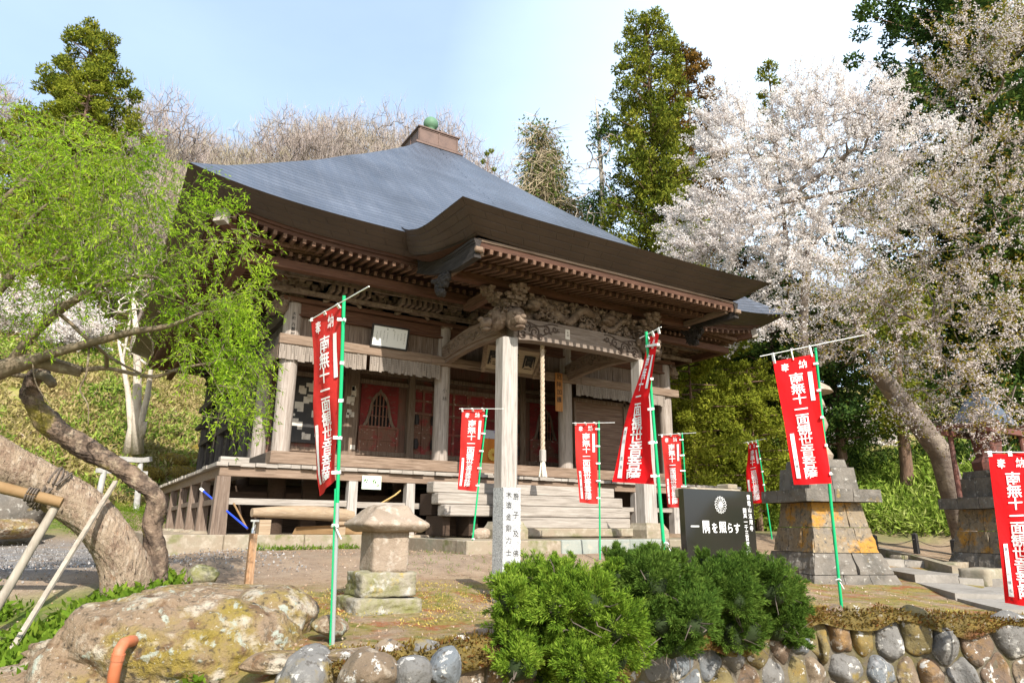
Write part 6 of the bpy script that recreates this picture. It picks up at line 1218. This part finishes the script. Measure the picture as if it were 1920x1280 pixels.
# ---------------------------------------------------------------- conifers
def conifer(base, top, spread, label, mt, seed, f0=.12, boughs=80, per=46, clump=1.0, card=(.5, .13), shape=.75, name='cedar_tree', group=None, droop=.0, lean=0.0, tr=.3, keep=None):
    rs = np.random.default_rng(seed); base = np.array(base, float); top = np.array(top, float); H = top[2]-base[2]; t = thing(name, label, 'tree', base, group)
    m = MB(); m.tube([base+(top-base)*f for f in np.linspace(0, 1, 9)], np.linspace(tr, .03, 9), 9); m.build('trunk', CEDB, t, smooth=True); C, N_, S0, S1 = [], [], [], []
    for i in range(boughs):
        f = f0+(1-f0)*((i+rs.uniform(0, 1))/boughs)**.92; a = i*2.39996+rs.uniform(-.5, .5); rm = spread*(1-f)**shape*rs.uniform(.62, 1.12)+.25; d = np.array([math.cos(a), math.sin(a), 0]); o = base+(top-base)*f
        if keep is not None and rs.random() > keep: continue
        k = max(1, int(rm/(clump*.62)))
        e = o+d*rm+np.array([0, 0, rm*(.22-droop)]); S0.append(o); S1.append(e)
        for j in range(k):
            g = (j+1)/k; q = o+d*rm*g+np.array([0, 0, rm*(.22*g*g-droop*g)])+rs.normal(size=3)*.16*clump; C.append(q); N_.append(clump*(.50+.30*(1-g)+.12*rs.normal()*.5)*(1-.45*f))
    per = int(per*2.3); card = (card[0]*.5, card[1]*.62); C, N_ = np.array(C), np.maximum(np.array(N_), .22); n = len(C); D = rand_dirs(n*per, rs); D[:, 2] = D[:, 2]*.8+.18; rad = np.repeat(N_, per)*rs.uniform(.25, 1.0, n*per)**.45
    Pq = np.repeat(C, per, 0)+D*rad[:, None]; dd = D+np.array([0, 0, .45])+rs.normal(size=D.shape)*.4; quads('crown', np.concatenate([cards_n(Pq[::2], (D+np.array([0, 0, .25]))[::2], card[0]*rs.uniform(.6, 1.25, len(Pq[::2])), card[1]*1.5, rs), cards(Pq[1::2], dd[1::2], card[0]*rs.uniform(.6, 1.25, len(Pq[1::2])), card[1], rs)]), mt, t)
    S0, S1 = np.array(S0), np.array(S1); seg_mesh('branch', S0, S1, np.full(len(S0), .05*clump), np.full(len(S0), .015), CEDB, t, 4); return t
def on_ground(u, v, D): p = at(u, v, D); return np.array([p[0], p[1], gz_(p[0], p[1])])
def pole_to(u, v, D): p = at(u, v, D); return p
def cz(u, vtop, D, **k): tp = at(u, vtop, D); return np.array([tp[0], tp[1], gz_(tp[0], tp[1])-.3]), tp
b, tp = cz(180, 66, 56); conifer(b, tp, 6.6, 'broad dark olive cedar rising above the left hillside', CEDL, 11, .2, 120, 80, 1.9, (.62, .17), .55, tr=.5)
b, tp = cz(176, 132, 51); conifer(b, tp, 4.6, 'yellow green cedar in front of the dark olive one on the left hillside', CEDY, 12, .15, 100, 80, 1.45, (.5, .14), .62, tr=.4)
b, tp = cz(1212, 38, 47); conifer(b, tp, 3.7, 'tallest cedar right of the temple roof', CEDL, 13, .1, 215, 64, 1.45, (.5, .14), .36, tr=.45)
b, tp = cz(1285, 98, 50); conifer(b, tp, 3.4, 'tall cedar with rusty brown foliage behind the tallest one', CEDR, 14, .15, 180, 60, 1.45, (.5, .14), .5, tr=.45)
b, tp = cz(1245, 300, 45); conifer(b, tp, 3.6, 'lower bright cedar filling in below the tallest cedar', CEDY, 15, .1, 70, 60, 1.25, (.45, .13), .5, tr=.3)
b, tp = cz(1440, 124, 46); conifer(b, tp, 2.8, 'cedar whose pointed tip pokes out above the white cherry', CEDL, 16, .3, 60, 46, 1.2, (.45, .13), .7)
b, tp = cz(1770, -130, 36); conifer(b, tp, 7.6, 'huge dark conifer at the upper right corner behind the blossoms', CEDD, 17, .22, 150, 70, 1.5, (.5, .14), .42, tr=.5)
b, tp = cz(1890, -60, 33); conifer(b, tp, 5.2, 'olive conifer at the right edge beside the huge dark one', CEDL, 18, .2, 100, 60, 1.3, (.45, .13), .5, tr=.4)
b, tp = cz(1325, 600, 33); conifer(b, tp, 4.0, 'bright green cedar with a brown trunk just right of the hall', CEDY, 19, .22, 60, 90, 1.1, (.34, .085), .45, tr=.22, droop=.25)
b, tp = cz(1290, 660, 29); conifer(b, tp, 2.4, 'low bright cedar tight against the right corner of the hall', CEDY, 31, .1, 50, 90, .9, (.3, .08), .4, tr=.15, droop=.2)
b, tp = cz(1400, 690, 30); conifer(b, tp, 2.2, 'low bright cedar behind the left edge of the black monument', CEDY, 32, .15, 50, 90, .9, (.3, .08), .4, tr=.15, droop=.2)
b, tp = cz(1435, 520, 35); conifer(b, tp, 4.0, 'dark cedar behind the most distant red flag', CEDD, 20, .24, 70, 80, 1.2, (.36, .095), .45, tr=.24, droop=.2)
b, tp = cz(1545, 560, 32); conifer(b, tp, 2.8, 'dark evergreen just behind the round stacked lantern', CEDD, 21, .2, 60, 80, 1.1, (.36, .1), .4, tr=.24, droop=.15)
b, tp = cz(1395, 480, 44); conifer(b, tp, 5.0, 'dark cedar in the shade between the hall and the white cherry', CEDD, 22, .1, 80, 60, 1.5, (.5, .14), .45, tr=.3)
b, tp = cz(1840, 420, 33); conifer(b, tp, 5.0, 'dark evergreen behind the bronze lantern', CEDD, 23, .12, 90, 66, 1.3, (.42, .12), .45, tr=.3)
b, tp = cz(1700, 520, 44); conifer(b, tp, 4.0, 'slender dark cedar seen through the bronze leaved cherry', CEDD, 24, .35, 60, 56, 1.3, (.45, .13), .6, tr=.3)
b, tp = cz(915, 285, 62); conifer(b, tp, 1.6, 'tiny conifer tip on the ridge just right of the roof finial', CEDY, 25, .3, 30, 40, .8, (.4, .12), .8)
# dead tree with a bare pale trunk
b, tp = cz(1116, 178, 45); t = thing('dead_tree', 'nearly dead tree with bare pale trunk and thin crooked branches beside the tallest cedar', 'tree', b); rs = np.random.default_rng(40); mid = at(1132, 440, 45)
m = MB(); m.tube([np.array([mid[0], mid[1], b[2]]), mid, at(1128, 330, 45), at(1122, 240, 45), tp], [.30, .22, .15, .10, .02], 9); m.build('trunk', PALEB, t, smooth=True)
rt = [mid+(tp-mid)*f for f in np.linspace(0, 1, 14)]; TGd = np.concatenate([ell(70, 1125, 330, 55, 110, 45, 2, rs), ell(50, 1120, 410, 70, 50, 45, 2, rs), ell(16, 1120, 220, 30, 40, 45, 1, rs)])
S_ = grow(rt, TGd, .5, .3, .05, .02, 2.4, rs, .07); seg_mesh('branch', *S_[:4], BAREB, t, 4); tipsd = np.concatenate([ell(22, 1132, 250, 22, 50, 45, 1, rs), ell(40, 1125, 390, 40, 45, 45, 1.5, rs), ell(16, 1160, 350, 16, 60, 45, 1, rs)]); quads('foliage', leafy(tipsd, 34, .26, .3, .1, rs), CEDD, t)
# vine-covered stub
b, tp = cz(1015, 262, 50); t = thing('vine_covered_tree', 'stumpy tree smothered in tangled straw coloured vines behind the roof', 'tree', b); rs = np.random.default_rng(41); m = MB(); m.tube([b, tp], [.5, .12], 9); m.build('trunk', BARET, t)
TGv = np.concatenate([ell(150, 1015, 330, 38, 75, 50, 1.6, rs), ell(110, 1020, 400, 75, 60, 50, 2, rs), ell(25, 1005, 255, 28, 14, 50, 1, rs), ell(60, 1080, 420, 60, 40, 50, 2, rs)]); P0_ = np.repeat(TGv, 9, 0)+rs.normal(size=(len(TGv)*9, 3))*.4; dd = rand_dirs(len(P0_), rs); dd[:, 2] = -np.abs(dd[:, 2])*.9
seg_mesh('vine', P0_, P0_+dd*rs.uniform(.6, 1.8, (len(P0_), 1)), np.full(len(P0_), .028), np.full(len(P0_), .012), mat('straw_vine', (.42, .34, .22), .9, rnd=.25), t, 3); quads('foliage', leafy(TGv[::3], 40, .45, .3, .14, rs), VINE, t)

# ---------------------------------------------------------------- bare trees on the ridge
def bare_proto(seed, H, W, loc, label, cat='tree', group='bare trees on the wooded ridge', twig=BAREB):
    rs = np.random.default_rng(seed); t = thing('bare_tree', label, cat, loc, group); b = np.array(loc, float)
    n = 340; d = rand_dirs(n, rs); TG = b+np.stack([d[:, 0]*W*rs.uniform(.3, 1, n), d[:, 1]*W*rs.uniform(.3, 1, n), H*(.66+.34*d[:, 2]*rs.uniform(.4, 1, n))], 1)
    rt = [b, b+np.array([.1, 0, H*.12]), b+np.array([0, .15, H*.24])]; S_ = grow(rt, TG, .8, .05, -.06, .016, 2.2, rs, .26); seg_mesh('trunk', *S_[:4], BARET, t, 5)
    ends = S_[1][S_[3] < .045]; k = 4; E_ = np.repeat(ends, k, 0)+rs.normal(size=(len(ends)*k, 3))*.15; out = E_-(b+np.array([0, 0, H*.35])); out /= np.linalg.norm(out, axis=1, keepdims=True); dd = out+rs.normal(size=out.shape)*.42+np.array([0, 0, .35])
    quads('twigs' if False else 'twig_crown', cards(E_, dd, rs.uniform(.5, 1.3, len(E_)), .034, rs, 3), twig, t); return t
def copy_tree(o, loc, s, rz, label=None):
    r = o.copy(); COL.objects.link(r); r.location = loc; r.scale = (s, s, s*rng.uniform(.9, 1.15)); r.rotation_euler = (0, 0, rz)
    if label: r['label'] = label
    for ch in list(o.children): c = ch.copy(); COL.objects.link(c); c.parent = r
    return r
def pol(th, R): return 0+R*math.sin(R_(th)), -10+R*math.cos(R_(th))
LBL = 'bare pinkish grey tree standing in the wood along the ridge behind the temple'
PTWIG = [BAREB, mat('pink_twig', (.34, .275, .245), .95, rnd=.2), mat('olive_twig', (.34, .29, .19), .95, rnd=.25)]
protos = [bare_proto(200+i, H, W, (*pol(th, R), gz_(*pol(th, R))-.2), LBL, twig=PTWIG[i]) for i, (H, W, th, R) in enumerate(((14.5, 4.4, 2, 70), (14, 5.0, 8, 72), (12.5, 4.2, 13, 69)))]
rb = np.random.default_rng(9); spots = []
for th in np.arange(-20, 37, 1.15):
    for R in (60, 67, 74):
        spots.append((th+rb.uniform(-.6, .6), R+rb.uniform(-3, 3)))
for th in np.arange(-20, 6, 2.2):
    for R in ((46, 53) if th > -7 else ()): spots.append((th+rb.uniform(-.9, .9), R+rb.uniform(-3, 3)))
for k, (th, R) in enumerate(spots):
    if th < -8 and rb.random() < .5: continue
    x, y = pol(th, R); copy_tree(protos[rb.integers(3)], (x, y, gz_(x, y)-.2), rb.uniform(.8, 1.2)*(.72 if th < -6 else 1), rb.uniform(0, 6.28))
LBR = 'bare straw coloured tree on the far slope, right of the round stone lantern'
for th in np.arange(50, 72, 1.9):
    for R in (58, 68, 78):
        x, y = pol(th+rb.uniform(-.8, .8), R+rb.uniform(-3, 3)); c = copy_tree(protos[2 if rb.random() < .7 else 0], (x, y, gz_(x, y)-.2), rb.uniform(.8, 1.05), rb.uniform(0, 6.28), LBR); c['group'] = 'bare trees on the far right slope'

# ---------------------------------------------------------------- cherries
def cherry(base, root, clouds, label, seed, nb, blos, leaf=None, nl=0, step=.45, size=.062, D=24, name='cherry_tree', lr=.008, trunk=None, per=7, rmx=.25, spray=1.0, rise=.0, twr=.007):
    rs = np.random.default_rng(seed); t = thing(name, label, 'tree', base); rt = [np.array(q) for q in root]
    if trunk: m = MB(); m.tube(rt[:len(trunk)], trunk, 12); m.build('trunk', CHB, t, smooth=True)
    TG = np.concatenate([ell(n, u, v, ru, rv, d, rd, rs) for (u, v, ru, rv, d, rd, n) in clouds]); S_ = grow(rt, TG, step, .16, .02, lr, 2.5, rs, rmx); ok = S_[0][:, 2] > -99; seg_mesh('branch', *[q[ok] for q in S_[:4]], CHB, t, 5)
    thin = S_[3] < .035; A, B = S_[0][thin], S_[1][thin]; ns = nb//8; i = rs.integers(0, len(A), ns); o = A[i]+(B-A)[i]*rs.uniform(0, 1, (ns, 1)); dv = (B-A)[i]; dv /= np.linalg.norm(dv, axis=1, keepdims=True)+1e-9
    cen = TG.mean(0); ov = o-cen; ov /= np.linalg.norm(ov, axis=1, keepdims=True)+1e-9; dv = dv*.55+ov*.55+np.array([0, 0, .28+rise])+rs.normal(size=(ns, 3))*.42; dv /= np.linalg.norm(dv, axis=1, keepdims=True); Ls = rs.uniform(.35, 1.15, ns)*spray; C = []; s0 = o
    for q in np.linspace(.12, 1, 10):
        e = o+dv*(Ls*q)[:, None]+np.array([0, 0, 1.])*(rise*.3*q*q*Ls)[:, None]; C.append(e+rs.normal(size=(ns, 3))*.028); 
        if int(q*100) % 2 == 0 or q > .99: seg_mesh('twig', s0, e, np.full(ns, .008*spray), np.full(ns, .006*spray), CHB, t, 3) if False else None
    seg_mesh('twig', o, o+dv*Ls[:, None], np.full(ns, twr), np.full(ns, twr*.5), CHB, t, 3, kind='stuff')
    C = np.concatenate(C); C = C[rs.random(len(C)) < .86]; quads('blossom', leafy(C, per, size*.62, size, size*.95, rs), blos, t)
    if leaf is not None: j = rs.integers(0, len(C), nl); quads('leaf', leafy(C[j]+rs.normal(size=(nl, 3))*.08, 3, .05, .085, .04, rs, 0, .3), leaf, t)
    return t
B1 = on_ground(1522, 905, 30.0); F1 = at(1545, 440, 29.5)
cherry(B1, [B1, at(1524, 780, 30.0), at(1505, 620, 29.8), at(1515, 470, 29.5), at(1560, 420, 29.3), at(1640, 345, 29.0), at(1470, 380, 29.4), at(1600, 280, 29.0)],
       [(1420, 300, 120, 130, 30.5, 2.9, 200), (1560, 290, 130, 130, 30.0, 2.9, 230), (1690, 330, 110, 140, 29.0, 2.9, 190), (1330, 420, 90, 60, 30.5, 2.4, 95), (1440, 440, 130, 80, 29.5, 2.9, 150), (1540, 500, 130, 90, 29.0, 2.6, 110), (1300, 470, 50, 25, 30.0, 1.7, 40), (1520, 190, 60, 50, 30.5, 1.8, 60), (1350, 230, 50, 60, 30.5, 1.8, 50), (1390, 610, 90, 26, 28.5, 1.7, 60), (1620, 200, 60, 50, 29.5, 1.8, 60)],
       'great white flowering cherry filling the sky right of the temple roof', 301, 21000, BLOS, CHLEAF, 900, .52, .078, trunk=[.30, .26, .22, .18], rmx=.13, spray=1.15, rise=.15, per=6, twr=.008)
B2 = on_ground(1800, 915, 21.0)
cherry(B2, [B2, at(1765, 850, 20.6), at(1720, 790, 20.2), at(1675, 735, 19.8), at(1640, 690, 19.4), at(1600, 600, 19), at(1640, 560, 18.6), at(1760, 620, 17.8)],
       [(1590, 560, 110, 90, 18.5, 2, 110), (1720, 500, 130, 110, 17.5, 2, 150), (1850, 470, 110, 130, 16.5, 2, 150), (1680, 640, 130, 60, 17.5, 1.8, 100), (1820, 640, 120, 80, 16, 1.8, 130), (1850, 300, 90, 90, 17, 1.6, 130), (1760, 760, 80, 60, 17.5, 1.5, 80), (1880, 780, 60, 60, 15.5, 1.3, 70), (1700, 380, 90, 60, 18, 1.8, 90), (1830, 110, 90, 100, 17.5, 1.5, 130), (1890, 60, 50, 60, 16.5, 1.2, 70), (1540, 650, 50, 40, 18.5, 1.2, 40)],
       'leaning cherry with fading pink blossom and bronze young leaves at the right', 302, 9500, BLOS2, CHLEAF, 4600, .38, .042, trunk=[.36, .33, .31, .27, .22], rmx=.10, lr=.006, spray=.8, rise=.05, per=4, twr=.005)
B3 = on_ground(1615, 880, 52); cherry(B3, [B3, at(1615, 850, 52)], [(1615, 820, 75, 55, 52, 3, 120), (1680, 850, 50, 30, 50, 2, 60)], 'distant low white cherry in the gap between the pedestals', 303, 5200, BLOS, None, 0, .9, .13, lr=.012, spray=1.6)
B4 = on_ground(60, 660, 44); cherry(B4, [B4, at(60, 640, 44)], [(50, 590, 120, 45, 44, 3, 140), (130, 620, 50, 30, 43, 2, 50)], 'pale lilac white cherry on the slope seen through the willow leaves', 304, 5200, BLOS, None, 0, .9, .13, lr=.012, spray=1.5)
b = on_ground(1702, 940, 27.5); t = thing('pine_trunk_tree', 'straight brown trunked tree in the bamboo grass between the pedestals', 'tree', b); m = MB(); m.tube([b-np.array([0, 0, .3]), at(1700, 880, 27.5), at(1692, 800, 27.5), at(1683, 690, 27.5), at(1678, 560, 27.5)], [.30, .24, .2, .16, .1], 10); m.build('trunk', CEDB, t, smooth=True)
rs = np.random.default_rng(51); quads('crown', leafy(np.concatenate([ell(60, 1690, 760, 40, 60, 27.5, 1.2, rs), ell(90, 1680, 600, 70, 70, 27.5, 1.6, rs)]), 50, .3, .22, .06, rs), CEDL, t)
def on_slope(u, v, d0=22, d1=60):
    for D in np.arange(d0, d1, .25):
        p = at(u, v, D)
        if gz_(p[0], p[1]) >= p[2]: return p, D
    return p, D
# pale multi-stemmed tree on the left bank
b = on_ground(252, 850, 33.0); t = thing('pale_tree', 'bare pale barked tree with three stems on the left bank', 'tree', b); m = MB(); rs = np.random.default_rng(61)
for (pp, rr_) in (([(240, 852), (247, 800), (240, 735), (232, 690), (222, 640)], [.28, .18, .13, .1, .05]), ([(258, 850), (256, 780), (258, 700), (255, 620), (250, 560)], [.30, .22, .19, .14, .07]), ([(262, 845), (262, 800), (277, 740), (283, 690), (292, 620)], [.2, .16, .14, .1, .05]), ([(266, 820), (272, 790), (268, 800)], [.14, .1, .1])): m.tube([at(u, v, 33.0) for u, v in pp], rr_, 10)
m.build('trunk', PALEB, t, smooth='all'); rt = [at(256, 700, 33), at(255, 620, 33), at(250, 560, 33), at(230, 680, 33), at(222, 640, 33), at(283, 690, 33), at(292, 620, 33)]; S_ = grow(rt, np.concatenate([ell(120, 250, 560, 110, 90, 33, 2.5, rs), ell(70, 300, 640, 60, 60, 33, 2, rs)]), .5, .25, .03, .014, 2.4, rs, .07); seg_mesh('branch', *S_[:4], PALEB, t, 4)

# ---------------------------------------------------------------- undergrowth
def bank_cover(name, th0, th1, R0, R1, n, per, ln, wd, mt, seed, hgt=.4, dens=.0, **kw):
    rs = np.random.default_rng(seed); th = R_(th0)+rs.uniform(0, 1, n)*(R_(th1)-R_(th0)); R = R0+rs.uniform(0, 1, n)*(R1-R0); x, y = R*np.sin(th), -10+R*np.cos(th); c = noise2(x, y, 1.0)+noise2(x+9, y, 2.6)*.6; ok = c > dens; x, y, c = x[ok], y[ok], c[ok]
    z = terrain(x, y); P_ = np.stack([x, y, z+rs.uniform(0, 1, len(x))*hgt*(.5+.5*np.clip(c, 0, 1.5))], 1); quads(name, leafy(P_, per, .13, ln, wd, rs, 0, .35), mt, None, (0, 0, 0), kind='stuff', **kw)
bank_cover('hillside_undergrowth', -30, 9, 25.5, 52, 26000, 6, .34, .10, UNDL, 1, .55, -1.2); bank_cover('hillside_shrubs', -30, 9, 25.5, 46, 18000, 7, .26, .10, SASA, 2, .8, -.1); bank_cover('dark_bank_shrubs', -30, 9, 26, 48, 10000, 7, .28, .12, SASAD, 3, .6, .75)
bank_cover('straw_thatch', -30, 9, 25.5, 52, 9000, 4, .5, .03, DRY, 8, .3, -.3)
bank_cover('bamboo_grass', 50, 104, 22.9, 30, 26000, 7, .30, .06, SASA, 4, .75, -.5); bank_cover('dark_bamboo_grass', 48, 104, 26.0, 31.5, 15000, 7, .30, .08, SASAD, 5, 1.2, -.4)
bank_cover('hedge_thicket', 46, 60, 24, 29, 5000, 7, .28, .08, UNDL, 6, 1.4, -.2); bank_cover('lawn_grass', -14, 3, 17, 26, 9000, 5, .12, .016, GRASS, 7, .05, -.6)
for k, (u, v, D, ru, rv, lb) in enumerate(((318, 868, 29.5, .78, .42, 'largest clipped ochre azalea mound beside the veranda'), (364, 864, 30.5, .6, .38, 'clipped ochre azalea mound against the hall corner, behind the largest'), (276, 892, 28.5, .62, .38, 'clipped ochre azalea mound nearest the stone gate'), (338, 893, 28, .85, .42, 'broad clipped ochre azalea mound just above the veranda edge'), (228, 925, 27.5, .6, .32, 'small dark clipped shrub between the pillars of the stone gate'), (372, 842, 32, .4, .3, 'small clipped azalea mound, furthest up the bank'))):
    p, D2 = on_slope(u, v+10); ru, rv = ru*D2/D, rv*D2/D; p = p+np.array([0, 0, rv*.55]); rs = np.random.default_rng(80+k); t = thing('clipped_shrub', lb, 'shrub', p-np.array([0, 0, rv]), 'clipped shrubs below the bank'); m = MB(); m.blob(p, (ru*.96, ru*.96, rv*.96), 3, .06, 1.2, rs=rs); dk = k == 4; m.build('branches', mat('azalea_core', (.14, .10, .03), .95) if 'azalea_core' not in MATS else MATS['azalea_core'], t, smooth='all'); d = rand_dirs(2600, rs); quads('foliage', cards_n(p+d*np.array([ru, ru, rv])*rs.uniform(.95, 1.04, (2600, 1)), d, .10, .06, rs), SASAD if dk else AZA, t)
# small growth on the forecourt
rs = np.random.default_rng(90)
def scatter(name, n, x0, x1, y0, y1, per, ln, wd, mt, up=.6, mask=None, hgt=.0, spread=.03, **kw):
    x = rs.uniform(x0, x1, n); y = rs.uniform(y0, y1, n); ok = y > ywall(x)+.12
    if mask is not None: ok &= mask(x, y)
    x, y = x[ok], y[ok]; P_ = np.stack([x, y, terrain(x, y)+hgt], 1); quads(name, leafy(P_, per, spread, ln, wd, rs, 0, up), mt, None, (0, 0, 0), kind='stuff', **kw)
scatter('weeds', 4200, -6.8, -2.9, -11.6, -6.6, 6, .12, .05, GRASS, .5, lambda x, y: noise2(x, y, 1.6) > -.35, .03, .06); scatter('grass_patch', 2200, 4.6, 7.0, -9.1, -7.0, 5, .09, .012, GRASS, 1.0, lambda x, y: np.hypot(x-5.9, y+8.0)+.25*noise2(x, y, 3) < 1.0, 0)
scatter('moss_tufts', 7000, -2.5, 7.5, -12.6, -8.0, 4, .035, .012, mat('moss_tuft', (.33, .255, .06), .95, [((.42, .25, .07), 2, .5, .65), ((.2, .2, .04), 3, .5, .65)], rnd=.35), .8, lambda x, y: (noise2(x, y, 1.5) > -.1) | (y < ywall(x)+.45), 0)
scatter('fallen_petals', 5200, -6, 9, -12, -2.5, 1, .032, .02, DRY, .15, None, .012); scatter('sparse_grass', 1500, -3, 9, -11, -4.5, 5, .07, .008, GRASS, 1.0, lambda x, y: noise2(x, y, 1.1) > .55, 0); scatter('platform_weeds', 260, -1, 2.4, -2.55, -2.35, 5, .10, .02, GRASS, .9, None, 0)
scatter('gravel_chips', 6000, -7, -.8, -6.5, 6, 1, .045, .035, mat('gravel_chip', (.24, .23, .22), .9, rnd=.5), .1, None, .01)
